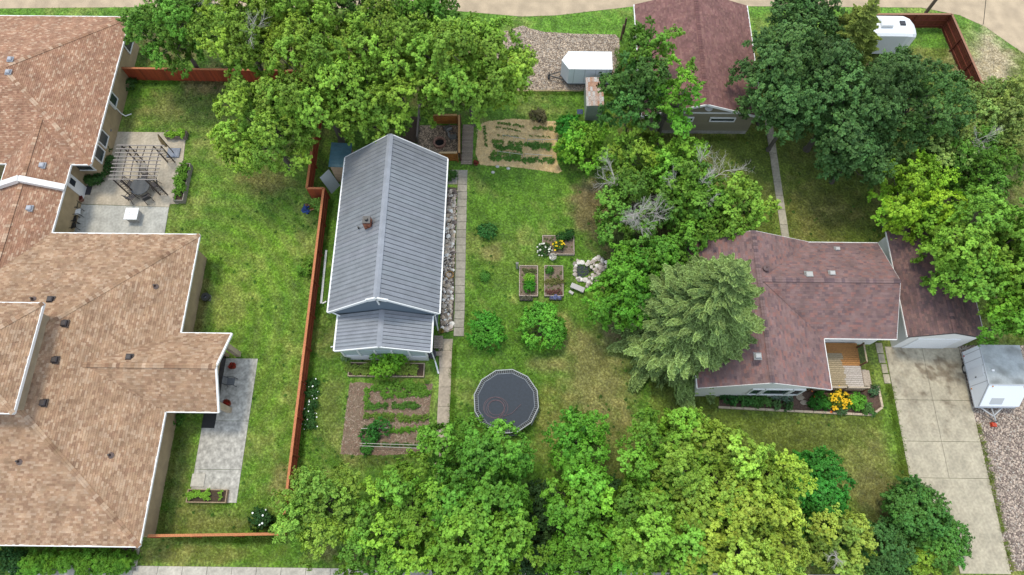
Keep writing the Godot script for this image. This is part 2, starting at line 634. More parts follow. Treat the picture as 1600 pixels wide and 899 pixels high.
func spruce(label: String, apex_px: Array, h: float, rad: float, col: Color) -> void:
	rng.seed = int(apex_px[0])
	var c = g(apex_px[0], apex_px[1], h)
	var o = thing("spruce_tree", label, "tree", Vector3(c.x, 0, c.z))
	var b = MB.new()
	b.tube([Vector3(0, -0.1, 0), Vector3(0, h * 0.5, 0), Vector3(0, h, 0)], [0.24, 0.13, 0.015], 8, BARK)
	part(o, "trunk", b, mat("bark", 0.95))
	var ts = []
	var cs = []
	var y = h * 0.07
	while y < h - 0.1:
		var t = (y / h)
		var R = rad * pow(1 - t, 0.8) + 0.12
		var n = int(lerpf(16, 6, t))
		var a0 = rf(0, TAU)
		for i in n:
			var a = a0 + TAU * i / n + rf(-0.25, 0.25)
			var droop = lerpf(-0.3, 0.6, pow(t, 1.6)) + rf(-0.1, 0.1)
			var z = Vector3(cos(a), droop, sin(a)).normalized()
			var x = Vector3.UP.cross(z).normalized()
			var L = R * rf(0.8, 1.1)
			var w = L * clampf(1.1 / maxf(L, 0.6), 0.5, 1.2)
			var o0 = Vector3(0, y + rf(-0.12, 0.12), 0)
			ts.append(Transform3D(Basis(x * w, z.cross(x) * L, z * L), o0))
			cs.append(vary(col, 0.3))
			if L > 0.9:                       # side boughs, so that each branch ends in pointed fingers
				for q in 4:
					var tt = rf(0.35, 0.8)
					var z2 = (z + x * rf(-0.6, 0.6) + Vector3(0, rf(-0.05, 0.22), 0)).normalized()
					var x2 = Vector3.UP.cross(z2).normalized()
					var l2 = L * rf(0.3, 0.5)
					ts.append(Transform3D(Basis(x2 * l2 * 0.85, z2.cross(x2) * l2, z2 * l2), o0 + z * L * tt + Vector3(0, 0.06, 0)))
					cs.append(vary(col, 0.3))
		y += lerpf(0.42, 0.24, t)
	copies(o, "crown", spray_mesh(), ts, cs, "stuff")

# ---- fences
func fence(n: String, label: String, pts: Array, h: float, board: Color, cap: Color, side := 1.0, group := "") -> Node3D:
	var o = thing(n, label, "fence", Vector3.ZERO, group)
	for s in pts.size() - 1:
		var a: Vector3 = pts[s]
		var b: Vector3 = pts[s + 1]
		var L = a.distance_to(b)
		var np = maxi(1, int(round(L / 2.44)))
		var z = (b - a).normalized()
		var nrm = z.cross(Vector3.UP).normalized() * side
		for i in np + 1:
			if i == np and s < pts.size() - 2:
				continue
			var p = a.lerp(b, float(i) / np)
			var pb = MB.new()
			pb.box(p + nrm * 0.06 + Vector3(0, h * 0.5 + 0.0, 0), Vector3(0.1, h, 0.1), vary(board, 0.1) * 0.9, Basis(z, Vector3.UP, z.cross(Vector3.UP)))
			part(o, "post", pb, mat("stained_wood", 0.75, 0.3, 0.6))
		for i in np:
			var p = a.lerp(b, float(i) / np)
			var q = a.lerp(b, float(i + 1) / np)
			var bb = MB.new()
			var nb = int(p.distance_to(q) / 0.145)
			for j in nb:
				var m = p.lerp(q, (j + 0.5) / nb)
				bb.box(m - nrm * (0.012 + rf(0, 0.006)) + Vector3(0, h * 0.5 + rf(-0.008, 0.008), 0), Vector3(p.distance_to(q) / nb - 0.006, h - 0.06, 0.018), vary(board, 0.24), Basis(z, Vector3.UP, z.cross(Vector3.UP)))
			part(o, "board_panel", bb, mat("stained_wood", 0.75, 0.3, 0.6))
			for y in [0.3, h * 0.55, h - 0.18]:
				var rb = MB.new()
				rb.beam(p + nrm * 0.03 + Vector3(0, y, 0), q + nrm * 0.03 + Vector3(0, y, 0), 0.045, 0.09, vary(board, 0.06))
				part(o, "rail", rb, mat("stained_wood", 0.75, 0.3, 0.6))
			var cb = MB.new()
			cb.beam(p + Vector3(0, h, 0), q + Vector3(0, h, 0), 0.16, 0.035, vary(cap, 0.06))
			part(o, "cap_rail", cb, mat("stained_wood", 0.75, 0.3, 0.6))
	return o

# ---- lawn colours: patches of dry, lush and bare ground and painted shade where the photograph shows them
var patches := []

func patch(px: float, py: float, rx: float, ry: float, col: Color, amt := 1.0) -> void:
	var a = g2(px, py)
	var e = g2(px + rx, py)
	var f = g2(px, py + ry)
	patches.append([a, a.distance_to(e), a.distance_to(f), col, amt])

func lawn_color(x: float, z: float) -> Color:
	var base: Color = lawn_base[0]
	if x > -13.8:
		base = lawn_base[1]
	if x > 9.0:
		base = lawn_base[2]
	if z < -38.5:
		base = lawn_base[3]
	var w1 = n1.get_noise_2d(x, z)
	var w2 = n2.get_noise_2d(x * 1.0, z * 1.0)
	var c = base
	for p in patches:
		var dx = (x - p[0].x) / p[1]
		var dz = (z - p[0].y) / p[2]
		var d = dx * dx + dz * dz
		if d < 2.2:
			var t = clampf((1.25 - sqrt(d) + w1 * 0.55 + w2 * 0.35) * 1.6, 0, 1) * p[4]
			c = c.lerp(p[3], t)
	if x < -13.8 and z > -33:
		var arc = Vector2(x + 24.0, z + 14.0).length()
		c = c.lerp(lawn_base[4], 0.1 + 0.1 * sin(arc * 5.2 + w1 * 1.5))
	var dry = clampf(w1 * 1.5 + w2 * 0.6 - 0.1, 0, 0.5)
	c = c.lerp(lawn_base[4], dry * 0.7)
	var f = 1.16 * (1.0 + w2 * 0.3 + w1 * 0.14)
	return Color(c.r * f, c.g * f, c.b * f)

var lawn_base := []

func _ready() -> void:
	eye_basis = Basis(Vector3.UP, deg_to_rad(YAW)) * Basis(Vector3.RIGHT, deg_to_rad(-PITCH))
	# ---- camera
	var cam = Camera3D.new()
	cam.name = "camera"
	cam.fov = rad_to_deg(2.0 * atan(449.5 / FOCAL))
	cam.near = 0.5
	cam.far = 900.0
	cam.transform = Transform3D(eye_basis, EYE)
	add_child(cam)
	cam.current = true
	# ---- sky: a bright, thinly clouded day
	var sm = ProceduralSkyMaterial.new()
	sm.sky_top_color = Color(0.80, 0.86, 0.94)
	sm.sky_horizon_color = Color(0.86, 0.89, 0.93)
	sm.ground_bottom_color = Color(0.3, 0.3, 0.28)
	sm.ground_horizon_color = Color(0.7, 0.72, 0.72)
	sm.sky_curve = 0.2
	sm.sun_angle_max = 1.0
	var sky = Sky.new()
	sky.sky_material = sm
	var env = Environment.new()
	env.background_mode = Environment.BG_SKY
	env.sky = sky
	env.background_energy_multiplier = 1.0
	env.tonemap_mode = Environment.TONE_MAPPER_LINEAR
	env.tonemap_exposure = 1.97
	env.sdfgi_enabled = true
	env.ssao_enabled = true
	env.ssil_enabled = true
	var we = WorldEnvironment.new()
	we.name = "environment"
	we.environment = env
	add_child(we)
	# ---- sun, veiled by cloud
	var sun = DirectionalLight3D.new()
	sun.name = "sun"
	sun.light_energy = 0.42
	sun.light_color = Color(1.0, 0.96, 0.88)
	sun.light_angular_distance = 12.0
	sun.shadow_enabled = true
	sun.rotation_degrees = Vector3(-70, -150, 0)
	add_child(sun)

	n1.seed = 3
	n1.frequency = 0.16
	n1.fractal_octaves = 4
	n2.seed = 9
	n2.frequency = 0.9
	n2.fractal_octaves = 3
	rng.seed = 1
	ground()
	print("ground")
	left_building()
	print("left building")
	grey_house()
	right_house()
	brown_garage()
	print("houses")
	fences()
	left_patios()
	yard()
	gardens()
	vehicles()
	print("objects")
	trees()
	print("trees")
	grass_tufts()

var no_grass := []
func keep_off(poly: PackedVector2Array) -> void:
	var r = Rect2(poly[0], Vector2.ZERO)
	for p in poly:
		r = r.expand(p)
	no_grass.append([r, poly])

func keep_off_rect(x0: float, z0: float, x1: float, z1: float) -> void:
	keep_off(PackedVector2Array([Vector2(x0, z0), Vector2(x1, z0), Vector2(x1, z1), Vector2(x0, z1)]))

func sheet(n: String, poly: PackedVector2Array, y: float, col: Color, m: Material, label := "") -> MeshInstance3D:
	var b = MB.new()
	b.prism(poly, y, y, col)
	keep_off(poly)
	var o = struct(n, b, m)
	if label:
		o.set_meta("label", label)
	return o

func grid_quad(b: MB, p: Array, nu: int, nv: int, f: Callable) -> void:
	var row = []
	for j in nv + 1:
		var r = []
		for i in nu + 1:
			var q = p[0].lerp(p[1], float(i) / nu).lerp(p[3].lerp(p[2], float(i) / nu), float(j) / nv)
			r.append([q, f.call(q)])
		row.append(r)
	for j in nv:
		for i in nu:
			var a = row[j][i]
			var c = row[j][i + 1]
			var d = row[j + 1][i + 1]
			var e = row[j + 1][i]
			for t in [a, c, d, a, d, e]:
				b.v.push_back(t[0])
				b.c.push_back(t[1])

func ground() -> void:
	lawn_base = [k(100, 140, 40), k(98, 138, 42), k(110, 128, 48), k(104, 148, 48), k(156, 144, 88)]
	var dry = k(150, 138, 88)
	var lush = k(92, 148, 30)
	var olive = k(92, 100, 44)
	var bare = k(140, 122, 98)
	# left lot
	patch(400, 420, 70, 110, k(112, 150, 38), 0.8)
	patch(430, 600, 40, 120, k(116, 150, 48), 0.7)
	patch(300, 170, 80, 45, k(92, 104, 44), 0.6)
	patch(320, 130, 40, 16, k(150, 132, 92), 0.7)
	patch(410, 285, 60, 26, k(124, 112, 64), 0.75)
	patch(225, 60, 25, 50, k(88, 102, 44), 0.6)
	patch(280, 720, 22, 90, k(96, 112, 50), 0.7)  # shade along the building wall, put into the lawn colour
	patch(340, 810, 80, 18, k(98, 116, 46), 0.6)
	patch(320, 868, 100, 16, k(128, 134, 62), 0.75)
	patch(310, 470, 12, 60, k(134, 122, 84), 0.6)
	patch(440, 760, 18, 40, k(120, 112, 68), 0.6)
	# middle lot
	patch(800, 300, 60, 45, k(102, 142, 42), 0.7)
	patch(930, 580, 60, 90, dry, 0.75)
	patch(850, 570, 40, 14, dry, 0.55)
	patch(740, 600, 22, 34, k(98, 140, 42), 0.6)
	patch(860, 640, 30, 50, k(134, 136, 66), 0.6)
	patch(930, 330, 34, 50, k(116, 100, 72), 0.75)
	patch(920, 300, 22, 22, k(140, 120, 92), 0.6)
	patch(790, 410, 40, 60, k(112, 132, 52), 0.5)
	patch(770, 395, 16, 14, k(140, 128, 80), 0.6)
	patch(960, 520, 24, 26, k(150, 132, 100), 0.75)
	patch(980, 720, 50, 50, k(120, 112, 66), 0.6)
	patch(515, 640, 26, 70, k(126, 128, 66), 0.6)
	patch(510, 520, 14, 60, k(88, 112, 46), 0.6)
	patch(600, 720, 70, 14, k(92, 100, 44), 0.7)
	patch(920, 250, 40, 20, k(92, 112, 46), 0.5)
	patch(850, 165, 50, 26, k(96, 132, 44), 0.6)
	# right lots
	patch(1280, 330, 70, 45, k(110, 106, 52), 0.6)
	patch(1150, 270, 60, 50, k(96, 114, 48), 0.6)
	patch(1300, 240, 90, 26, k(92, 100, 46), 0.5)  # shade of the ash trees painted into the grass colour
	patch(1280, 680, 110, 34, k(108, 114, 52), 0.6)
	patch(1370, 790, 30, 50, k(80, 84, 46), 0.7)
	patch(1395, 660, 20, 60, k(110, 146, 48), 0.8)
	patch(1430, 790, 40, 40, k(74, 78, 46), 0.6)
	patch(1545, 95, 46, 56, k(196, 178, 148), 0.9)
	patch(1510, 60, 26, 30, k(120, 140, 60), 0.6)
	patch(1560, 250, 60, 60, k(110, 112, 60), 0.6)
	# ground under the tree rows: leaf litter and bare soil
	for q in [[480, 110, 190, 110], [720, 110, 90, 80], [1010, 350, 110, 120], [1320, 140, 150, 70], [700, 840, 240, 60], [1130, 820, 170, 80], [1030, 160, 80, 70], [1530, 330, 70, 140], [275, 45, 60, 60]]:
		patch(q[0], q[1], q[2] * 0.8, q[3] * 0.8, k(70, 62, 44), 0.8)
	# the sheet: fine cells in view, wide ones to the horizon
	var st = 0.3
	var nx = 330
	var nz = 180
	var x0 = -49.5
	var z0 = -48.0
	var v := PackedVector3Array()
	var c := PackedColorArray()
	var ix := PackedInt32Array()
	for j in nz + 1:
		for i in nx + 1:
			var x = x0 + i * st
			var z = z0 + j * st
			v.push_back(Vector3(x, 0.0, z))
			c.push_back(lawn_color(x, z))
	for j in nz:
		for i in nx:
			var a = j * (nx + 1) + i
			ix.append_array([a, a + 1, a + nx + 2, a, a + nx + 2, a + nx + 1])
	var xs = [-400.0, x0, x0 + nx * st, 400.0]
	var zs = [-400.0, z0, z0 + nz * st, 400.0]
	for j in 3:
		for i in 3:
			if i == 1 and j == 1:
				continue
			var s = v.size()
			for q in [[0, 0], [1, 0], [1, 1], [0, 1]]:
				v.push_back(Vector3(xs[i + q[0]], 0.0, zs[j + q[1]]))
				c.push_back(lawn_base[2])
			ix.append_array([s, s + 1, s + 2, s, s + 2, s + 3])
	var arr = []
	arr.resize(Mesh.ARRAY_MAX)
	arr[Mesh.ARRAY_VERTEX] = v
	arr[Mesh.ARRAY_COLOR] = c
	arr[Mesh.ARRAY_INDEX] = ix
	var am = ArrayMesh.new()
	am.add_surface_from_arrays(Mesh.PRIMITIVE_TRIANGLES, arr)
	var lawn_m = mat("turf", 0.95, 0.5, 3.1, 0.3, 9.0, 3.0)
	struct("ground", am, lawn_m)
	# road beyond the lots, with the cross street at its end
	var road_m = mat("road_surface", 0.9, 0.2, 1.0, 0.16, 9.0)
	var rc = k(214, 192, 160)
	var edge = gpoly([[-60, 14], [120, 12], [400, 10], [700, 16], [815, 26], [870, 24], [1000, 9], [1200, 10], [1440, 12], [1500, 24], [1540, 42], [1580, 70], [1640, 110]])
	var rp := PackedVector2Array([Vector2(-300, -43.4)])
	rp.append_array(edge)
	rp.append_array(PackedVector2Array([Vector2(52, -34), Vector2(60, -20), Vector2(300, -20), Vector2(300, -56), Vector2(-300, -56)]))
	sheet("road", rp, 0.012, rc, road_m, "pale dusty road running past the back of the lots")
	# parking pad of gravel
	var gp = gpoly([[818, 40], [826, 44], [850, 50], [900, 53], [962, 54], [968, 62], [968, 130], [964, 141], [800, 142], [760, 142], [760, 60], [800, 45]])
	sheet("gravel_pad", gp, 0.008, k(190, 170, 148), mat("gravel", 0.95, 0.55, 1.1, 0.2, 5.0, 5.0, 0, "cell"), "gravel parking pad behind the white V-nosed trailer")
	scatter("gravel", "loose gravel on the parking pad beside the white trailer", gp, 5200, 0.035, 0.075, [k(200, 182, 162), k(164, 144, 124), k(214, 200, 184), k(140, 122, 108)], 0.012)
	# straight timber edge of the pad
	var tb = MB.new()
	tb.beam(g(806, 142.6) + Vector3(0, 0.04, 0), g(912, 142.6) + Vector3(0, 0.04, 0), 0.1, 0.1, k(190, 170, 130))
	var te = struct("timber_edging", tb, mat("weathered_wood", 0.9, 0.3, 0.7))
	te.set_meta("kind", "thing")
	tag(te, "low timber edging along the gravel parking pad", "edging")
	# gravel strip beside the concrete driveway
	var gs = gpoly([[1498, 540], [1520, 648], [1548, 760], [1576, 893], [1660, 893], [1640, 540]])
	sheet("gravel_strip", gs, 0.008, k(176, 158, 142), mat("gravel", 0.95), "reddish gravel strip under the white cargo trailer")
	scatter("gravel", "loose pinkish gravel beside the concrete driveway", gs, 3600, 0.035, 0.075, [k(190, 172, 158), k(150, 130, 120), k(208, 196, 182), k(130, 112, 104)], 0.012)
	driveway()
	sidewalks()
	keep_off_rect(25.1, -13.4, 30.4, 1.2)
	keep_off_rect(-4.4, -26.8, -3.4, -13.7)
	keep_off_rect(-5.3, -13.6, -4.1, 0.4)
	keep_off_rect(19.2, -32.1, 19.9, -19.0)
	keep_off_rect(24.1, -13.6, 25.2, -10.6)
	keep_off_rect(-5.2, -26.8, -4.2, -13.6)

func scatter(n: String, label: String, poly: PackedVector2Array, count: int, r0: float, r1: float, pal: Array, y: float) -> void:
	var m = stone_mesh(1)
	var ts = []
	var cs = []
	var lo = Vector2(INF, INF)
	var hi = -lo
	for p in poly:
		lo = lo.min(p)
		hi = hi.max(p)
	while ts.size() < count:
		var p = Vector2(rf(lo.x, hi.x), rf(lo.y, hi.y))
		if not Geometry2D.is_point_in_polygon(p, poly):
			if rng.randf() < 0.02:
				count -= 1
			continue
		var s = rf(r0, r1)
		ts.append(Transform3D(Basis(Vector3.UP, rf(0, TAU)).scaled(Vector3(s, s * 0.6, s)), Vector3(p.x, y, p.y)))
		cs.append(vary(pal[rng.randi() % pal.size()], 0.12))
	var o = copies(self, numbered(n), m, ts, cs, "stuff")
	o.set_meta("label", label)
	o.set_meta("category", "gravel")

var stones := {}
func stone_mesh(i: int) -> ArrayMesh:
	if stones.has(i):
		return stones[i]
	var st = rng.state
	rng.seed = 400 + i
	var mb = MB.new()
	var rings = []
	for a in 4:
		var th = PI * (a + 0.5) / 4.0
		var ring = []
		for b in 6:
			var ph = TAU * (b + 0.5 * (a % 2)) / 6.0
			var r = rf(0.8, 1.15)
			ring.append(Vector3(sin(th) * cos(ph), cos(th) * 0.8, sin(th) * sin(ph)) * r)
		rings.append(ring)
	var w = Color(1, 1, 1)
	for a in 3:
		for b in 6:
			mb.quad(rings[a][b], rings[a][(b + 1) % 6], rings[a + 1][(b + 1) % 6], rings[a + 1][b], w)
	for b in range(1, 5):
		mb.tri(rings[0][0], rings[0][b], rings[0][b + 1], w)
	stones[i] = mb.mesh()
	stones[i].surface_set_material(0, mat("stone", 0.85, 0.35, 0.4))
	rng.state = st
	return stones[i]

var stone_tint := {}
func stone_piece(i: int, tint: int, col: Color) -> ArrayMesh:      # a stone in one of a few colours
	var key = i * 100 + tint
	if not stone_tint.has(key):
		var src: Array = stone_mesh(i).surface_get_arrays(0)
		var mb = MB.new()
		mb.v = src[Mesh.ARRAY_VERTEX]
		mb.c.resize(mb.v.size())
		mb.c.fill(col)
		stone_tint[key] = mb.mesh()
		stone_tint[key].surface_set_material(0, mat("stone", 0.85))
	return stone_tint[key]

func grass_tufts() -> void:
	var mb = MB.new()
	rng.seed = 21
	for i in 9:
		var a = rf(0, TAU)
		var o = Vector3(rf(-1, 1), 0, rf(-1, 1)) * 0.09
		var d = Vector3(cos(a), 0, sin(a))
		var s = Vector3(-d.z, 0, d.x) * 0.011
		var f = rf(0.75, 1.35)
		mb.tri(o - s, o + s, o + d * rf(0.03, 0.08) + Vector3(0, rf(0.035, 0.07), 0), Color(f * rf(0.9, 1.15), f, f * 0.9))
	var m = mb.mesh()
	m.surface_set_material(0, leaf_mat("grass_blade", 0.4))
	var ts = []
	var cs = []
	for i in 150000:
		var px = rf(0, 1600)
		var py = rf(0, 899)
		var p = g(px, py)
		if py < 12 or p.z > 1.0 or p.z < -42:
			continue
		var off = false
		var p2 = Vector2(p.x, p.z)
		for q in no_grass:
			if q[0].has_point(p2) and Geometry2D.is_point_in_polygon(p2, q[1]):
				off = true
				break
		if off:
			continue
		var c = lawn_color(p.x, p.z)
		var s = rf(0.7, 1.3)
		ts.append(Transform3D(Basis(Vector3.UP, rf(0, TAU)).scaled(Vector3(s, s, s)), Vector3(p.x, 0, p.z)))
		cs.append(vary(c, 0.25) * 1.15)
	for q in [[-13.75, -24, -13.65, -0.8, 900], [-14.1, -24, -13.95, -0.8, 700], [-30.5, -34.75, -15.3, -34.65, 400], [-30.5, -34.5, -15.3, -34.35, 500], [-21.9, -19, -21.7, -13, 300], [-21.9, -7, -21.7, -0.7, 300], [-21, -0.5, -14, -0.35, 260], [-12.3, -25, -11.8, -14.5, 400], [24.9, -10.5, 25.2, -4.7, 220], [30.25, -8, 30.5, 0.8, 160], [-4.16, -13, -4.0, -6.8, 160], [9.4, -29.9, 17.8, -29.6, 200], [5.0, -33.9, 8.4, -33.7, 120], [-3.5, -33.85, 5.0, -33.7, 160], [7.9, -38, 8.8, -34, 260]]:
		for i in q[4]:
			var x = rf(q[0], q[2])
			var z = rf(q[1], q[3])
			var s = rf(1.2, 2.6)
			ts.append(Transform3D(Basis(Vector3.UP, rf(0, TAU)).scaled(Vector3(s, s * 1.2, s)), Vector3(x, 0, z)))
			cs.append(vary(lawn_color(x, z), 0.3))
	# broad-leaved weeds and clover in the turf
	var wt = []
	var wc = []
	while wt.size() < 900:
		var p = g(rf(190, 1440), rf(60, 880))
		var p2 = Vector2(p.x, p.z)
		var off = n1.get_noise_2d(p.x * 0.7 + 60, p.z * 0.7) < -0.05
		for q in no_grass:
			if q[0].has_point(p2) and Geometry2D.is_point_in_polygon(p2, q[1]):
				off = true
				break
		if off:
			continue
		wt.append(Transform3D(basis_to(Vector3.UP, rf(0.06, 0.16)), Vector3(p.x, 0.01, p.z)))
		wc.append(vary(k(86, 132, 46), 0.3))
	var wo = copies(self, "lawn_weeds", leaf_mesh("small"), wt, wc, "stuff")
	wo.set_meta("label", "small weeds and clover patches scattered through the lawns")
	wo.set_meta("category", "weeds")
	var o = copies(self, "grass", m, ts, cs, "stuff")
	o.set_meta("label", "short mown grass of the lawns between the houses")
	o.set_meta("category", "grass")

func driveway() -> void:
	var cm = mat("concrete", 0.85, 0.16, 1.6, 0.16, 8.0)
	var root = thing("driveway", "stained concrete driveway leading from the garage to the street", "driveway")
	root.set_meta("kind", "structure")
	var base = k(206, 194, 168)
	var stain = func(q: Vector3) -> Color:
		var a = n1.get_noise_2d(q.x * 3.0, q.z * 3.0)
		var b = n2.get_noise_2d(q.x * 2.0 + 40, q.z * 2.0)
		var up = clampf((-6.5 - q.z) / 5.0, 0, 1) * clampf(1.2 - absf(q.x - 28.2) / 3.0, 0, 1)
		var t = clampf((a * 1.7 + b * 1.1 + 0.16) * up, 0, 0.75) + clampf(b * 0.5 - 0.12, 0, 0.2)
		var c = base.lerp(k(120, 102, 80), t)
		var f = 1.0 + b * 0.1
		return Color(c.r * f, c.g * f, c.b * f)
	var xl = 25.22
	var xr = 30.25
	var zr = [-13.25, -9.6, -6.9, -4.6]
	for j in 3:
		for i in 2:
			var b = MB.new()
			var xa = lerpf(xl, xr, i * 0.5) + 0.012
			var xb = lerpf(xl, xr, (i + 1) * 0.5) - 0.012
			var za = zr[j] + 0.012
			var zb = zr[j + 1] - 0.012
			grid_quad(b, [Vector3(xa, 0.06, za), Vector3(xb, 0.06, za), Vector3(xb, 0.06, zb), Vector3(xa, 0.06, zb)], 16, 24, stain)
			for q in [[xa, za, xb, za], [xb, za, xb, zb], [xb, zb, xa, zb], [xa, zb, xa, za]]:
				b.quad(Vector3(q[0], -0.05, q[1]), Vector3(q[0], 0.06, q[1]), Vector3(q[2], 0.06, q[3]), Vector3(q[2], -0.05, q[3]), base * 0.9)
			part(root, "concrete_slab", b, cm)
	# flared lower part
	var rows = [[-4.588, 25.3, 30.25], [-3.9, 25.85, 30.25], [-2.4, 27.0, 30.25], [-1.0, 27.2, 30.25], [1.0, 27.2, 30.25]]
	var fb = MB.new()
	for r in rows.size() - 1:
		var a = rows[r]
		var b = rows[r + 1]
		grid_quad(fb, [Vector3(a[1], 0.06, a[0]), Vector3(a[2], 0.06, a[0]), Vector3(b[2], 0.06, b[0]), Vector3(b[1], 0.06, b[0])], 20, 6, stain)
		fb.quad(Vector3(a[1], -0.05, a[0]), Vector3(a[1], 0.06, a[0]), Vector3(b[1], 0.06, b[0]), Vector3(b[1], -0.05, b[0]), base)
	fb.quad(Vector3(25.3, -0.05, -4.588), Vector3(25.3, 0.06, -4.588), Vector3(30.25, 0.06, -4.588), Vector3(30.25, -0.05, -4.588), base)
	part(root, "concrete_slab", fb, cm)
	# four pavers between deck and driveway
	var pv = thing("paver_walk", "short walk of four pale pavers between deck and driveway", "walkway")
	pv.set_meta("kind", "structure")
	for q in [[1367, 536, 1381, 553], [1371, 553.5, 1384, 568], [1376, 569, 1388, 584], [1379, 585, 1392, 600]]:
		var a = g(q[0], q[1])
		var b = g(q[2], q[3])
		var mb = MB.new()
		mb.cbox(Vector3((a.x + b.x) / 2, 0.03, (a.z + b.z) / 2), Vector3(b.x - a.x - 0.03, 0.09, b.z - a.z - 0.03), 0.012, vary(k(196, 184, 156), 0.06))
		part(pv, "paving_slab", mb, cm)

func sidewalks() -> void:
	var cm = mat("concrete", 0.85)
	# public sidewalk along the front
	var sw = thing("sidewalk", "pale concrete sidewalk along the front of the lots", "sidewalk")
	sw.set_meta("kind", "structure")
	var x = -29.0
	while x < 34:
		if not (x > 26 and x < 31):
			var mb = MB.new()
			mb.cbox(Vector3(x + 0.75, 0.02, 2.0), Vector3(1.48, 0.12, 1.7), 0.01, vary(k(214, 206, 190), 0.05))
			part(sw, "paving_slab", mb, cm)
		x += 1.5
	# garden path of pavers along the grey house
	var gp = thing("garden_path", "straight path of grey concrete pavers beside the stone bed", "path")
	gp.set_meta("kind", "structure")
	var z = -26.7
	while z < -13.9:
		var mb = MB.new()
		var t = (z + 26.7) / 12.8
		mb.cbox(Vector3(lerpf(-4.02, -3.8, t) + rf(-0.012, 0.012), 0.02, z + 0.31), Vector3(0.7, 0.1, 0.6), 0.012, vary(k(188, 180, 164), 0.07), Basis(Vector3.UP, rf(-0.012, 0.012)))
		part(gp, "paving_slab", mb, cm)
		z += 0.622
	for q in [[-4.75, -26.4], [-4.75, -25.78]]:
		var mb = MB.new()
		mb.cbox(Vector3(q[0], 0.02, q[1]), Vector3(0.7, 0.1, 0.6), 0.012, vary(k(184, 178, 164), 0.07))
		part(gp, "paving_slab", mb, cm)
	# poured walk from the porch to the street
	var fw = thing("front_walk", "narrow poured concrete walk from the porch past the vegetable plot", "path")
	fw.set_meta("kind", "structure")
	var pts = [[-13.45, -5.25, -4.2], [-12.6, -5.12, -4.22], [-11.4, -5.02, -4.22], [-10.1, -5.0, -4.2], [-8.8, -5.0, -4.2], [-7.5, -5.0, -4.2], [-6.2, -5.0, -4.2], [-4.9, -5.0, -4.2], [-3.6, -5.0, -4.2], [-2.3, -5.0, -4.2], [-1.0, -5.0, -4.2], [0.3, -5.0, -4.2]]
	for i in pts.size() - 1:
		var a = pts[i]
		var b = pts[i + 1]
		var mb = MB.new()
		mb.prism(PackedVector2Array([Vector2(a[1], a[0] + 0.01), Vector2(a[2], a[0] + 0.01), Vector2(b[2], b[0] - 0.01), Vector2(b[1], b[0] - 0.01)]), -0.03, 0.06, vary(k(194, 178, 156), 0.05))
		part(fw, "paving_slab", mb, cm)
	# walk behind the right house
	var nw = thing("back_walk", "narrow concrete walk crossing the shaded lawn to the maroon roof", "path")
	nw.set_meta("kind", "structure")
	z = -32.0
	while z < -19.0:
		var mb = MB.new()
		mb.cbox(Vector3(19.55, 0.02, z + 0.6), Vector3(0.55, 0.1, 1.18), 0.012, vary(k(200, 190, 168), 0.06))
		part(nw, "paving_slab", mb, cm)
		z += 1.2

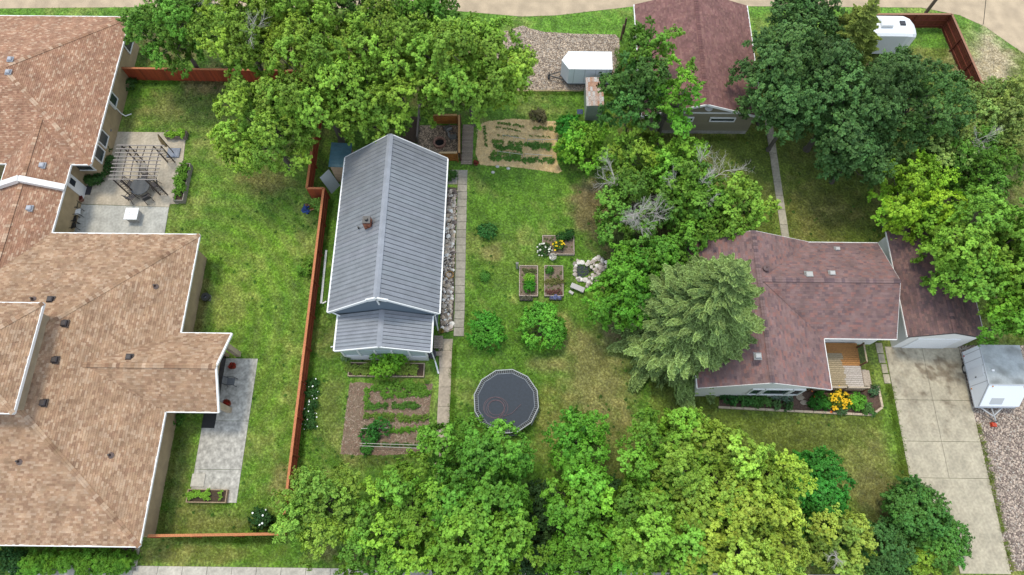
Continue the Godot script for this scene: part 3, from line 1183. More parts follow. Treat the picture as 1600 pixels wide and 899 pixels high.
# ---- the long tan-roofed building
func left_building() -> void:
	rng.seed = 11
	var root = thing("tan_roofed_building", "long low building with hipped tan shingle roofs and cream stucco walls", "building")
	var s_pal = [k(202, 168, 136), k(190, 154, 122), k(178, 142, 110), k(160, 122, 94), k(212, 180, 150), k(186, 148, 116)]
	var n_pal = [k(190, 146, 116), k(180, 134, 104), k(172, 124, 96), k(198, 154, 124), k(222, 188, 158), k(184, 138, 110), k(164, 116, 90)]
	var stucco = mat("stucco", 0.9, 0.2, 0.5, 0.14, 5.0, 1.0)
	var cream = k(206, 180, 140)
	var white = k(238, 236, 232)
	var E = 2.8
	var sl = 0.3
	# southern wing: hip
	var x1 = -21.5
	var z0 = -19.8
	var z1 = 0.05
	var xw = -52.0
	var zm = (z0 + z1) * 0.5
	var half = (z1 - z0) * 0.5
	var pk = E + half * sl
	var pe = Vector3(x1 - half, pk, zm)
	var pw = Vector3(xw, pk, zm)
	var NE = Vector3(x1, E, z0)
	var SE = Vector3(x1, E, z1)
	var pE = [SE, NE, pe]
	var pN = [NE, Vector3(xw, E, z0), pw, pe]
	var pS = [Vector3(xw, E, z1), SE, pe, pw]
	# gable over the east porch
	var gz0 = -12.8
	var gz1 = -7.75
	var gx = -18.2
	var gm = (gz0 + gz1) * 0.5
	var gh = 4.25
	var gin = x1 - (gh - E) / sl
	var gN = [Vector3(gx, E, gz0), Vector3(gx, gh, gm), Vector3(gin, gh, gm), Vector3(x1, E, gz0)]
	var gS = [Vector3(gx, gh, gm), Vector3(gx, E, gz1), Vector3(x1, E, gz1), Vector3(gin, gh, gm)]
	var up = Vector3(0, 0.012, 0)
	make_roof(root, [pE, pN, pS, gN, gS], s_pal, [[NE, pe], [SE, pe], [Vector3(gx, gh, gm), Vector3(gin, gh, gm)]], s_pal)
	# raised roof over the hall
	var uh = 6.3
	var ua = g(67, 474, uh)
	var ub = g(20, 646, uh)
	var ux = ua.x
	var uz0 = ua.z
	var uz1 = ub.z
	var uhalf = (uz1 - uz0) * 0.5
	var um = (uz0 + uz1) * 0.5
	var upk = Vector3(ux - uhalf, uh + uhalf * 0.33, um)
	var u1 = [Vector3(ux, uh, uz1), Vector3(ux, uh, uz0), upk]
	var u2 = [Vector3(ux, uh, uz0), Vector3(xw, uh, uz0), Vector3(xw, upk.y, um), upk]
	var u3 = [Vector3(xw, uh, uz1), Vector3(ux, uh, uz1), upk, Vector3(xw, upk.y, um)]
	var ur = make_roof(root, [u1, u2, u3], s_pal, [[u1[1], upk], [u1[0], upk]], s_pal)
	ur.set_meta("label", "raised hip roof above the main roof")
	trim(root, "fascia", [[u1[0], u1[1]], [u1[1], u2[1]], [u3[0], u3[1]]], white, 0.1, 0.2, 0.08)
	var uw = MB.new()
	uw.box(Vector3((xw + ux - 0.4) * 0.5, 4.9, um), Vector3(ux - 0.4 - xw, 2.6, uhalf * 2 - 0.8), k(190, 170, 140))
	part(root, "clerestory_wall", uw, stucco)
	# walls of the southern wing, half a metre inside the eaves
	var w = MB.new()
	w.box(Vector3((xw + x1 - 0.55) * 0.5, 1.38, zm), Vector3(x1 - 0.55 - xw, 2.72, half * 2 - 1.1), cream)
	w.box(Vector3((x1 - 0.55 - 19.3) * 0.5 , 1.36, gz1 - 0.7), Vector3(2.72, 2.7, 0.2), cream)
	w.box(Vector3((x1 - 0.55 - 19.3) * 0.5, 1.36, gz0 + 0.7), Vector3(2.72, 2.7, 0.2), cream)
	part(root, "wall", w, stucco)
	# porch: soffit beam, door wall, corner posts, screen
	var pb = MB.new()
	pb.box(Vector3(-19.55, 1.3, gm), Vector3(0.12, 2.5, 3.5), k(60, 58, 56))
	part(root, "porch_screen", pb, mat("dark_glass", 0.08))
	for z in [gz0 + 0.62, gz1 - 0.62]:
		var pp = MB.new()
		pp.box(Vector3(-18.7, 1.38, z), Vector3(0.32, 2.76, 0.32), k(222, 200, 168))
		part(root, "porch_post", pp, stucco)
	var gt = MB.new()
	gt.tri(Vector3(gx - 0.42, E, gz0 + 0.5), Vector3(gx - 0.42, gh - 0.25, gm), Vector3(gx - 0.42, E, gz1 - 0.5), cream)
	part(root, "gable_wall", gt, stucco)
	# northern wing: hip
	var nx = -30.2
	var nz0 = -38.4
	var nz1 = -25.2
	var nm = (nz0 + nz1) * 0.5
	var nh = (nz1 - nz0) * 0.5
	var npk = E + nh * 0.33
	var ne = Vector3(nx - nh, npk, nm)
	var nw = Vector3(xw, npk, nm)
	var a1 = Vector3(nx, E, nz0)
	var a2 = Vector3(nx, E, nz1)
	var nE = [a2, a1, ne]
	var nN = [a1, Vector3(xw, E, nz0), nw, ne]
	var nS = [Vector3(xw, E, nz1), a2, ne, nw]
	# neck between the wings
	var kx0 = -36.15
	var kx1 = -31.6
	var km = (kx0 + kx1) * 0.5
	var kh = E + (kx1 - km) * 0.45
	var nin = nz1 - (kh - E) / 0.33
	var sin_ = z0 + (kh - E) / sl
	var kE = [Vector3(kx1, E, z0), Vector3(kx1, E, nz1), Vector3(km, kh, nin), Vector3(km, kh, sin_)]
	var kW = [Vector3(kx0, E, nz1), Vector3(kx0, E, z0), Vector3(km, kh, sin_), Vector3(km, kh, nin)]
	var nr = make_roof(root, [nE, nN, nS, kE, kW], n_pal, [[a1, ne], [a2, ne], [Vector3(km, kh, nin), Vector3(km, kh, sin_)]], [n_pal[4], n_pal[3], n_pal[0], n_pal[1]], 0.125, 0.2)
	nr.set_meta("label", "streaked orange brown shingle roof of the rear wing")
	trim(root, "gutter", [[a1, a2], [a2, Vector3(kx1, E, nz1)], [Vector3(kx1, E, nz1), Vector3(kx1, E, z0)], [Vector3(kx0, E, nz1), Vector3(kx0, E, z0)], [a1, Vector3(xw, E, nz0)], [Vector3(kx0, E, nz1), Vector3(xw, E, nz1)],
		[Vector3(kx1, E, z0), NE], [NE, Vector3(x1, E, gz0)], [Vector3(x1, E, gz0), Vector3(gx, E, gz0)], [gN[0], gN[1]], [gS[0], gS[1]], [Vector3(gx, E, gz1), Vector3(x1, E, gz1)], [Vector3(x1, E, gz1), SE], [SE, Vector3(xw, E, z1)]], white)
	var nwl = MB.new()
	nwl.box(Vector3((xw + nx - 0.55) * 0.5, 1.38, nm), Vector3(nx - 0.55 - xw, 2.72, nh * 2 - 1.1), cream)
	nwl.box(Vector3(km, 1.36, (nz1 + z0) * 0.5), Vector3(kx1 - kx0 - 0.9, 2.7, z0 - nz1 + 1.6), cream)
	part(root, "wall", nwl, stucco)
	# white cap of the fire wall across the neck
	var fz = g(55, 288, 3.4).z
	for q in [[Vector3(kx0 - 0.25, E + 0.14, fz), Vector3(km, kh + 0.3, fz)], [Vector3(km, kh + 0.3, fz), Vector3(kx1 + 0.15, E + 0.14, fz)]]:
		var cb = MB.new()
		cb.beam(q[0], q[1], 0.42, 0.3, white)
		part(root, "fire_wall_cap", cb, mat("painted_trim", 0.5))
	# brick-red band, windows and door of the rear wing's end towards the terrace
	window(root, Vector3(-30.72, 1.55, -26.9), 1.1, 1.25, PI / 2)
	window(root, Vector3(-30.72, 1.55, -28.2), 1.1, 1.25, PI / 2)
	window(root, Vector3(-30.72, 1.55, -37.0), 1.3, 1.2, PI / 2)
	window(root, Vector3(-30.72, 1.55, -31.6), 1.0, 1.1, PI / 2)
	window(root, Vector3(-31.5, 1.6, -25.72), 1.3, 1.0, 0)
	var db = MB.new()
	db.box(Vector3(-32.02, 1.05, -24.4), Vector3(0.08, 2.1, 0.95), white)
	var door = part(root, "door", db, mat("painted_trim", 0.5))
	var dp = MB.new()
	dp.box(Vector3(-31.97, 1.65, -24.4), Vector3(0.04, 0.6, 0.45), Color(0.03, 0.035, 0.04))
	part(door, "pane", dp, mat("dark_glass", 0.08))
	# roof vents and stacks
	var vents = [[243, 448, pE, 0.26, 1], [79, 469, pN, 0.36, 0], [52, 468, pN, 0.2, 1], [101, 506, pE, 0.36, 0], [86, 563, pE, 0.36, 0], [202, 559, gN, 0.34, 0], [68, 630, pE, 0.36, 0], [173, 712, pE, 0.24, 1], [30, 722, pS, 0.24, 1], [46, 326, kE, 0.34, 2], [66, 259, kE, 0.34, 2], [16, 93, nE, 0.3, 2], [13, 113, nS, 0.3, 2]]
	for q in vents:
		var p = on_plane(q[0], q[1], q[2])
		var vb = MB.new()
		var dark = k(66, 56, 54) if q[4] < 2 else k(196, 198, 206)
		if q[4] == 1:
			vb.tube([p, p + Vector3(0, 0.32, 0)], [0.07, 0.06], 8, dark)
			vb.lathe(p + Vector3(0, 0.03, 0), [[0.2, 0.0], [0.08, 0.1]], 8, k(120, 100, 90))
		else:
			vb.cbox(p + Vector3(0, 0.1, 0), Vector3(q[3], 0.2, q[3]), 0.05, dark)
			vb.box(p + Vector3(0, 0.02, 0), Vector3(q[3] + 0.14, 0.05, q[3] + 0.14), dark * 0.8)
		part(root, "roof_vent", vb, mat("vent_metal", 0.5))
	keep_off_rect(-52, -38, -30.7, -25.7)
	keep_off_rect(-52, -19.3, -22, -0.5)
	# downspout lying out over the grass
	var sp = MB.new()
	var s0 = g(170, 160, 2.4)
	sp.tube([Vector3(-30.65, 2.5, -31.2), Vector3(-30.62, 0.4, -31.2), Vector3(-30.4, 0.12, -31.15), g(205, 178, 0.08)], [0.045, 0.045, 0.045, 0.045], 8, white)
	part(root, "downspout", sp, mat("painted_trim", 0.5))

# ---- the grey metal-roofed house
func panel_mesh(w: float, L: float, col: Color) -> ArrayMesh:     # runs along +z for L, w wide in x, ribs at its edge
	var b = MB.new()
	b.box(Vector3(0.016, 0.012, L * 0.5), Vector3(w - 0.026, 0.012, L), col)
	b.box(Vector3(-w * 0.5 + 0.052, 0.03, L * 0.5), Vector3(0.035, 0.036, L), col)
	var m = b.mesh()
	m.surface_set_material(0, mat("roof_metal", 0.38, 0.08, 2.5, 0.14, 5.0, 0.0, 0.15))
	return m

func metal_slope(parent: Node3D, eave_a: Vector3, eave_b: Vector3, ridge_a: Vector3, n: int, col: Color) -> void:
	var along = (eave_b - eave_a)
	var w = along.length() / n
	var x = along.normalized()
	var z = (eave_a - ridge_a).normalized()
	var y = z.cross(x)
	if y.y < 0:
		x = -x
		y = -y
	var cols = [panel_mesh(w, eave_a.distance_to(ridge_a), col), panel_mesh(w, eave_a.distance_to(ridge_a), col * 1.03), panel_mesh(w, eave_a.distance_to(ridge_a), col * 0.97)]
	for i in n:
		piece(parent, "roof_panel", cols[rng.randi() % 3], Transform3D(Basis(x, y, z), ridge_a + along * ((i + 0.5) / n) + y * 0.03))

func grey_house() -> void:
	rng.seed = 12
	var root = thing("grey_house", "small house with ribbed grey metal roof and gabled front porch", "house")
	var grey = k(168, 171, 177)
	var white = k(240, 240, 238)
	var xa = -12.1
	var xb = -4.93
	var xm = -8.45
	var za = -25.9
	var zb = -14.3
	var E = 2.9
	var K = 5.85
	var dk = MB.new()
	dk.plane([Vector3(xa, E, za), Vector3(xm, K, za), Vector3(xm, K, zb), Vector3(xa, E, zb)], 0.12, k(66, 68, 72))
	dk.plane([Vector3(xb, E, za), Vector3(xm, K, za), Vector3(xm, K, zb), Vector3(xb, E, zb)], 0.12, k(66, 68, 72))
	var roof = part(root, "roof", dk, mat("painted_trim", 0.5))
	metal_slope(roof, Vector3(xa, E, za), Vector3(xa, E, zb), Vector3(xm, K, za), 37, grey)
	metal_slope(roof, Vector3(xb, E, za), Vector3(xb, E, zb), Vector3(xm, K, za), 37, grey)
	var rc = MB.new()
	for s in [-1.0, 1.0]:
		rc.plane([Vector3(xm, K + 0.09, za - 0.03), Vector3(xm, K + 0.09, zb + 0.03), Vector3(xm + s * 0.2, K + 0.0, zb + 0.03), Vector3(xm + s * 0.2, K + 0.0, za - 0.03)], 0.01, grey * 1.06)
	part(roof, "ridge_cap", rc, mat("roof_metal", 0.38))
	trim(root, "gutter", [[Vector3(xa - 0.06, E, za), Vector3(xa - 0.06, E, zb)], [Vector3(xb + 0.06, E, za), Vector3(xb + 0.06, E, zb)]], white, 0.12, 0.12, 0.03)
	trim(root, "barge_board", [[Vector3(xa, E + 0.02, zb + 0.03), Vector3(xm, K + 0.02, zb + 0.03)], [Vector3(xm, K + 0.02, zb + 0.03), Vector3(xb, E + 0.02, zb + 0.03)], [Vector3(xa, E, za - 0.03), Vector3(xm, K, za - 0.03)], [Vector3(xm, K, za - 0.03), Vector3(xb, E, za - 0.03)]], white, 0.06, 0.2, 0.04)
	# walls
	var wall = k(120, 136, 150)
	var w = MB.new()
	w.box(Vector3((xa + xb) * 0.5, 1.36, (za + zb) * 0.5), Vector3(xb - xa - 0.7, 2.75, zb - za - 0.14), wall)
	part(root, "wall", w, mat("siding", 0.7, 0.1, 0.8))
	for z in [zb - 0.06, za + 0.06]:
		var gb = MB.new()
		# lap boards of the gable
		var n = 16
		for i in n:
			var y0 = 2.72 + (K - 0.15 - 2.72) * i / n
			var y1 = 2.72 + (K - 0.15 - 2.72) * (i + 1) / n
			var hw0 = 3.28 * (1 - float(i) / n)
			var hw1 = 3.28 * (1 - float(i + 1) / n)
			var s = 1.0 if z > -20 else -1.0
			gb.quad(Vector3(xm - hw0, y0, z + s * 0.02), Vector3(xm - hw1, y1, z), Vector3(xm + hw1, y1, z), Vector3(xm + hw0, y0, z + s * 0.02), wall)
		part(root, "gable_wall", gb, mat("siding", 0.7))
	# bracket ornament under the peak, with a dark louvre
	var orn = MB.new()
	orn.beam(Vector3(xm - 0.62, K - 0.38, zb + 0.07), Vector3(xm, K - 0.05, zb + 0.07), 0.09, 0.34, white)
	orn.beam(Vector3(xm + 0.62, K - 0.38, zb + 0.07), Vector3(xm, K - 0.05, zb + 0.07), 0.09, 0.34, white)
	orn.beam(Vector3(xm, K - 0.1, zb + 0.07), Vector3(xm, K - 1.1, zb + 0.07), 0.09, 0.09, white)
	part(root, "gable_bracket", orn, mat("painted_trim", 0.5))
	var lv = MB.new()
	lv.box(Vector3(xm + 0.28, K - 0.62, zb - 0.02), Vector3(0.4, 0.3, 0.05), Color(0.03, 0.03, 0.03))
	part(root, "louvre", lv, mat("dark_glass", 0.08))
	# porch
	var qa = -11.55
	var qb = -5.4
	var qm = -8.5
	var z2 = -11.85
	var z1 = -14.3
	var pe = 2.4
	var pk = 3.5
	var pd = MB.new()
	pd.plane([Vector3(qa, pe, z1), Vector3(qm, pk, z1), Vector3(qm, pk, z2), Vector3(qa, pe, z2)], 0.1, k(66, 68, 72))
	pd.plane([Vector3(qb, pe, z1), Vector3(qm, pk, z1), Vector3(qm, pk, z2), Vector3(qb, pe, z2)], 0.1, k(66, 68, 72))
	var pr = part(root, "porch_roof", pd, mat("painted_trim", 0.5))
	metal_slope(pr, Vector3(qa, pe, z1), Vector3(qa, pe, z2), Vector3(qm, pk, z1), 10, grey)
	metal_slope(pr, Vector3(qb, pe, z1), Vector3(qb, pe, z2), Vector3(qm, pk, z1), 10, grey)
	var pc = MB.new()
	for s in [-1.0, 1.0]:
		pc.plane([Vector3(qm, pk + 0.09, z1), Vector3(qm, pk + 0.09, z2 + 0.03), Vector3(qm + s * 0.18, pk + 0.02, z2 + 0.03), Vector3(qm + s * 0.18, pk + 0.02, z1)], 0.01, grey * 1.06)
	part(pr, "ridge_cap", pc, mat("roof_metal", 0.38))
	trim(root, "porch_gutter", [[Vector3(qa - 0.06, pe, z1), Vector3(qa - 0.06, pe, z2)], [Vector3(qb + 0.06, pe, z1), Vector3(qb + 0.06, pe, z2)]], white, 0.12, 0.12, 0.03)
	trim(root, "barge_board", [[Vector3(qa, pe + 0.02, z2 + 0.03), Vector3(qm, pk + 0.02, z2 + 0.03)], [Vector3(qm, pk + 0.02, z2 + 0.03), Vector3(qb, pe + 0.02, z2 + 0.03)]], white, 0.06, 0.2, 0.04)
	var pw = MB.new()
	pw.box(Vector3(qm, 0.45, z2 - 0.12), Vector3(5.5, 0.9, 0.12), k(226, 226, 226))
	pw.box(Vector3(qm, 1.2, -13.6), Vector3(5.4, 2.3, 2.6), k(150, 160, 168))
	part(root, "porch_wall", pw, mat("siding", 0.7))
	var gl = MB.new()
	for i in 5:
		gl.box(Vector3(qm - 2.2 + i * 1.1, 1.6, z2 - 0.12), Vector3(1.0, 1.2, 0.03), k(206, 222, 224, 0.7))
	part(root, "porch_glazing", gl, mat("pale_glass", 0.12))
	for i in 6:
		var mb = MB.new()
		mb.box(Vector3(qm - 2.75 + i * 1.1, 1.55, z2 - 0.1), Vector3(0.1, 1.4, 0.12), white)
		part(root, "porch_post", mb, mat("painted_trim", 0.5))
	var fr = MB.new()
	fr.tri(Vector3(qm - 2.7, 2.36, z2 - 0.09), Vector3(qm, pk - 0.14, z2 - 0.09), Vector3(qm + 2.7, 2.36, z2 - 0.09), k(216, 226, 228))
	part(root, "porch_gable", fr, mat("siding", 0.7))
	# downspouts with their splash ends
	for q in [[Vector3(qa - 0.05, 2.3, -12.9), Vector3(qa - 0.08, 0.3, -12.9), Vector3(qa - 0.9, 0.12, -12.75)], [Vector3(qb + 0.05, 2.3, -11.95), Vector3(qb + 0.1, 0.4, -11.8), Vector3(qb + 0.35, 0.1, -11.0)], [Vector3(xb + 0.05, 2.8, -14.4), Vector3(xb - 0.3, 2.4, -14.35), Vector3(xb - 0.3, 0.2, -14.0)], [Vector3(xa + 0.05, 2.8, -14.4), Vector3(qa + 0.1, 2.5, -14.2), Vector3(qa + 0.05, 0.3, -14.2)]]:
		var sb = MB.new()
		sb.tube(q, [0.045, 0.045, 0.06], 8, white)
		part(root, "downspout", sb, mat("painted_trim", 0.5))
	# chimney
	var p = on_plane(576, 352, [Vector3(xa, E, za), Vector3(xm, K, za), Vector3(xm, K, zb)])
	var cb = MB.new()
	var bricks = [k(176, 106, 78), k(160, 90, 64), k(190, 122, 92), k(150, 84, 62)]
	var chim = Node3D.new()
	cb.box(p + Vector3(0, 0.2, 0), Vector3(0.47, 1.1, 0.47), k(150, 130, 116))
	var ch = part(root, "chimney", cb, mat("stone", 0.85))
	for row in 9:
		for s in 4:
			var ang = s * PI / 2
			for i in 2:
				var bm = MB.new()
				var bs = Basis(Vector3.UP, ang)
				var off = (i - 0.5) * 0.25 + (0.06 if row % 2 else -0.06)
				bm.box(p + bs * Vector3(clampf(off, -0.13, 0.13), 0, 0.24) + Vector3(0, -0.28 + row * 0.12, 0), Vector3(0.23, 0.1, 0.04), vary(bricks[rng.randi() % 4], 0.1), bs)
				part(ch, "brick", bm, mat("stone", 0.85))
	chim.free()
	var cc = MB.new()
	cc.box(p + Vector3(0, 0.78, 0), Vector3(0.5, 0.08, 0.5), Color(0.04, 0.04, 0.045))
	cc.tube([p + Vector3(0, 0.8, 0), p + Vector3(0, 1.0, 0)], [0.11, 0.11], 10, Color(0.03, 0.03, 0.03))
	part(ch, "chimney_cap", cc, mat("vent_metal", 0.5))
	var v = on_plane(561, 358, [Vector3(xa, E, za), Vector3(xm, K, za), Vector3(xm, K, zb)])
	var vb = MB.new()
	vb.tube([v, v + Vector3(0, 0.35, 0)], [0.06, 0.06], 8, Color(0.03, 0.03, 0.03))
	part(root, "vent_pipe", vb, mat("vent_metal", 0.5))
	keep_off_rect(xa + 0.2, za + 0.3, xb - 0.2, zb)
	# ladder-like trellis on its side along the west wall
	var lt = thing("ladder", "grey wooden ladder lying along the house wall by the fence", "ladder", Vector3(-12.25, 0.0, -20.9))
	for s in [-0.22, 0.22]:
		var lb = MB.new()
		lb.beam(Vector3(s, 0.06, -2.6), Vector3(s, 0.06, 2.6), 0.05, 0.09, k(196, 186, 168))
		part(lt, "side_rail", lb, mat("weathered_wood", 0.9, 0.3, 0.7))
	for i in 17:
		var lb = MB.new()
		lb.beam(Vector3(-0.24, 0.08, -2.4 + i * 0.3), Vector3(0.24, 0.08, -2.4 + i * 0.3), 0.07, 0.04, k(206, 198, 182))
		part(lt, "rung", lb, mat("weathered_wood", 0.9))
	var gu = MB.new()
	var ga = g(510, 392)
	var gb2 = g(502, 475)
	gu.beam(ga + Vector3(0, 0.06, 0), gb2 + Vector3(0, 0.06, 0), 0.14, 0.1, white)
	gu.beam(gb2 + Vector3(0.1, 0.08, 0.0), gb2 + Vector3(0.35, 0.08, -0.15), 0.08, 0.08, white)
	var go = part(self, "spare_gutter", gu, mat("painted_trim", 0.5))
	tag(go, "long white gutter piece lying in the grass beside the fence", "gutter")

# ---- the maroon-roofed house with its garage
func right_house() -> void:
	rng.seed = 13
	var root = thing("maroon_roofed_house", "white bungalow with crossing gables under a maroon shingle roof", "house")
	var pal = [k(150, 122, 118), k(166, 118, 108), k(142, 114, 112), k(120, 98, 100), k(156, 126, 122), k(160, 120, 112), k(144, 116, 112)]
	var white = k(238, 236, 230)
	var E = 2.8
	var K = 4.45
	var wx0 = 11.5
	var wx1 = 19.85
	var wm = 15.6
	var wz0 = -19.75
	var wz1 = -9.6
	var ez0 = -19.7
	var ez1 = -12.95
	var em = -16.3
	var ex = 24.55
	var pA = [Vector3(wx1, E, wz1), Vector3(wx1, E, wz0), Vector3(wm, K, wz0), Vector3(wm, K, wz1)]
	var pB = [Vector3(wx0, E, wz0), Vector3(wx0, E, wz1), Vector3(wm, K, wz1), Vector3(wm, K, wz0)]
	var xn = wm + 0.1
	var pN = [Vector3(ex, E, ez0), Vector3(wx1, E, ez0), Vector3(xn, K + 0.01, em), Vector3(ex, K + 0.01, em)]
	var pS = [Vector3(wx1, E, ez1), Vector3(ex, E, ez1), Vector3(ex, K + 0.01, em), Vector3(xn, K + 0.01, em)]
	make_roof(root, [pA, pB, pN, pS], pal, [[Vector3(wm, K, wz0), Vector3(wm, K, wz1)], [Vector3(xn, K, em), Vector3(ex, K, em)]], [pal[3], pal[2], pal[0]], 0.15, 0.24)
	trim(root, "gutter", [[Vector3(wx1, E, ez1), Vector3(ex, E, ez1)], [Vector3(wx1, E, ez0), Vector3(ex, E, ez0)], [Vector3(wx1, E, wz1), Vector3(wx1, E, ez1)], [Vector3(wx0, E, wz0), Vector3(wx0, E, wz1)]], white, 0.12, 0.12, 0.06)
	trim(root, "barge_board", [[Vector3(wx1, E, wz1), Vector3(wm, K, wz1)], [Vector3(wm, K, wz1), Vector3(wx0, E, wz1)], [Vector3(wx1, E, wz0), Vector3(wm, K, wz0)], [Vector3(wm, K, wz0), Vector3(wx0, E, wz0)], [Vector3(ex, E, ez0), Vector3(ex, K, em)], [Vector3(ex, K, em), Vector3(ex, E, ez1)]], white, 0.05, 0.16, 0.08)
	var w = MB.new()
	w.box(Vector3((wx0 + 18.6) * 0.5, 1.36, (wz0 + wz1) * 0.5 + 0.16), Vector3(18.6 - wx0 - 0.5, 2.75, wz1 - wz0 - 0.5), white)
	w.box(Vector3((wx1 + ex) * 0.5 - 0.4, 1.355, (ez0 + ez1) * 0.5), Vector3(ex - wx1 + 0.3, 2.74, ez1 - ez0 - 0.9), white)
	part(root, "wall", w, mat("siding", 0.7))
	var gt = MB.new()
	gt.quad(Vector3(wx0 + 0.5, 2.74, wz1 - 0.08), Vector3(wm, K - 0.12, wz1 - 0.08), Vector3(18.6, 2.74, wz1 - 0.08), Vector3(wm, 2.7, wz1 - 0.08), white)
	gt.tri(Vector3(wx0 + 0.5, 2.74, wz0 + 0.49), Vector3(wm, K - 0.12, wz0 + 0.49), Vector3(wx1 - 0.5, 2.74, wz0 + 0.49), white)
	gt.tri(Vector3(ex - 0.3, 2.74, ez0 + 0.45), Vector3(ex - 0.3, K - 0.12, em), Vector3(ex - 0.3, 2.74, ez1 - 0.45), white)
	part(root, "gable_wall", gt, mat("siding", 0.7))
	window(root, Vector3(15.45, 1.7, wz1 - 0.06), 0.75, 1.5, 0)
	window(root, Vector3(16.75, 1.7, wz1 - 0.06), 1.7, 1.5, 0)
	window(root, Vector3(18.05, 1.7, wz1 - 0.06), 0.75, 1.5, 0)
	window(root, Vector3(21.4, 1.6, ez1 - 0.43), 1.4, 1.2, 0)
	for q in [[1308, 390, pN, 0.3, k(210, 205, 200)], [1300, 428, pN, 0.34, k(214, 212, 206)], [1264, 430, pN, 0.44, k(206, 204, 196)], [1184, 557, pA, 0.36, k(200, 200, 198)]]:
		var p = on_plane(q[0], q[1], q[2])
		var vb = MB.new()
		vb.cbox(p + Vector3(0, 0.1, 0), Vector3(q[3], 0.2, q[3] * 0.8), 0.04, q[4])
		vb.box(p + Vector3(0, 0.01, 0), Vector3(q[3] + 0.12, 0.06, q[3] + 0.1), q[4] * 0.6)
		part(root, "roof_vent", vb, mat("vent_metal", 0.5))
	var tp = on_plane(1196, 421, pA)
	var tb = MB.new()
	tb.lathe(tp, [[0.2, 0.0], [0.2, 0.22], [0.05, 0.3]], 10, k(120, 96, 92))
	part(root, "roof_vent", tb, mat("vent_metal", 0.5))
	keep_off_rect(wx0 + 0.4, wz0 + 0.4, wx1 - 0.4, wz1 - 0.4)
	keep_off_rect(wx1 - 1, ez0 + 0.4, ex - 0.2, ez1 - 0.2)
	# deck
	var dk = thing("wooden_deck", "weathered wooden deck with peeling orange stain in the house corner", "deck")
	var d0 = -13.35
	var d1 = -10.2
	var x0 = 19.5
	var x1 = 23.15
	var orange = k(200, 142, 82)
	var greyw = k(188, 168, 134)
	var pale = k(214, 200, 186)
	var nb = 22
	for i in nb:
		var z = lerpf(d0, d1, (i + 0.5) / nb)
		var b = MB.new()
		var t = float(i) / nb
		# worn stain: each board in three lengths of stain that end where the photograph's patches end
		var cuts = [x0, lerpf(x0, x1, 0.22 + 0.5 * clampf(0.32 - t, 0, 1) + rf(-0.05, 0.05)), lerpf(x0, x1, 0.68 + rf(-0.03, 0.03)), x1]
		var cl = [orange.lerp(greyw, clampf(t * 1.1 - 0.15, 0, 0.75)), greyw if t > 0.2 else orange, (orange if t < 0.5 else pale)]
		for q in 3:
			b.box(Vector3((cuts[q] + cuts[q + 1]) * 0.5, 0.42, z), Vector3(cuts[q + 1] - cuts[q], 0.035, (d1 - d0) / nb - 0.018), vary(cl[q], 0.09))
		part(dk, "plank", b, mat("weathered_wood", 0.9))
	var fb = MB.new()
	fb.box(Vector3((x0 + x1) * 0.5, 0.2, d1 + 0.05), Vector3(x1 - x0, 0.36, 0.04), k(176, 150, 122))
	fb.box(Vector3(x1 + 0.03, 0.2, (d0 + d1) * 0.5), Vector3(0.04, 0.36, d1 - d0), k(150, 120, 90))
	part(dk, "skirt_board", fb, mat("weathered_wood", 0.9))
	for i in 6:
		var jb = MB.new()
		jb.box(Vector3(lerpf(x0 + 0.1, x1 - 0.1, i / 5.0), 0.3, (d0 + d1) * 0.5), Vector3(0.045, 0.19, d1 - d0 - 0.1), k(150, 122, 92))
		part(dk, "joist", jb, mat("weathered_wood", 0.9))
	var rail = k(120, 84, 56)
	for q in [[x0 + 0.1, d1], [21.6, d1], [x1 - 0.05, d1], [x1 - 0.02, d0 + 0.2], [x1 - 0.02, -11.9]]:
		var b = MB.new()
		b.box(Vector3(q[0], 0.72, q[1] + 0.1), Vector3(0.09, 1.3, 0.09), rail)
		part(dk, "rail_post", b, mat("stained_wood", 0.75, 0.3, 0.6))
	for q in [[Vector3(x0, 1.35, d1 + 0.1), Vector3(x1, 1.35, d1 + 0.1), k(204, 186, 160)], [Vector3(x1, 1.35, d0 + 0.2), Vector3(x1, 1.35, -11.8), k(186, 168, 136)]]:
		var b = MB.new()
		b.beam(q[0], q[1], 0.1, 0.04, q[2])
		part(dk, "hand_rail", b, mat("weathered_wood", 0.9))
	for i in 14:
		var b = MB.new()
		b.box(Vector3(x1, 0.9, lerpf(d0 + 0.3, -11.95, i / 13.0)), Vector3(0.03, 0.86, 0.03), k(70, 90, 70))
		part(dk, "baluster", b, mat("stained_wood", 0.75))
	for i in 26:
		var b = MB.new()
		b.box(Vector3(lerpf(x0 + 0.2, x1 - 0.2, i / 25.0), 0.9, d1 + 0.1), Vector3(0.03, 0.86, 0.03), k(180, 160, 140))
		part(dk, "baluster", b, mat("stained_wood", 0.75))
	for i in 2:
		var b = MB.new()
		b.box(Vector3(x1 + 0.25 + i * 0.28, 0.28 - i * 0.14, -11.0), Vector3(0.28, 0.04, 1.1), k(200, 182, 160))
		part(dk, "step", b, mat("weathered_wood", 0.9))
	keep_off_rect(x0, d0, x1 + 0.6, d1 + 0.2)
	# garage
	var gr = thing("maroon_roofed_garage", "white garage with maroon shingle roof and wide overhead door", "garage")
	var a0 = 25.4
	var a2 = 29.75
	var am = 27.9
	var gz0 = -20.7
	var gz1 = -13.15
	var GE = 2.6
	var GK = 3.6
	var gp = [k(130, 102, 98), k(144, 108, 102), k(118, 94, 92), k(148, 114, 106), k(110, 88, 88)]
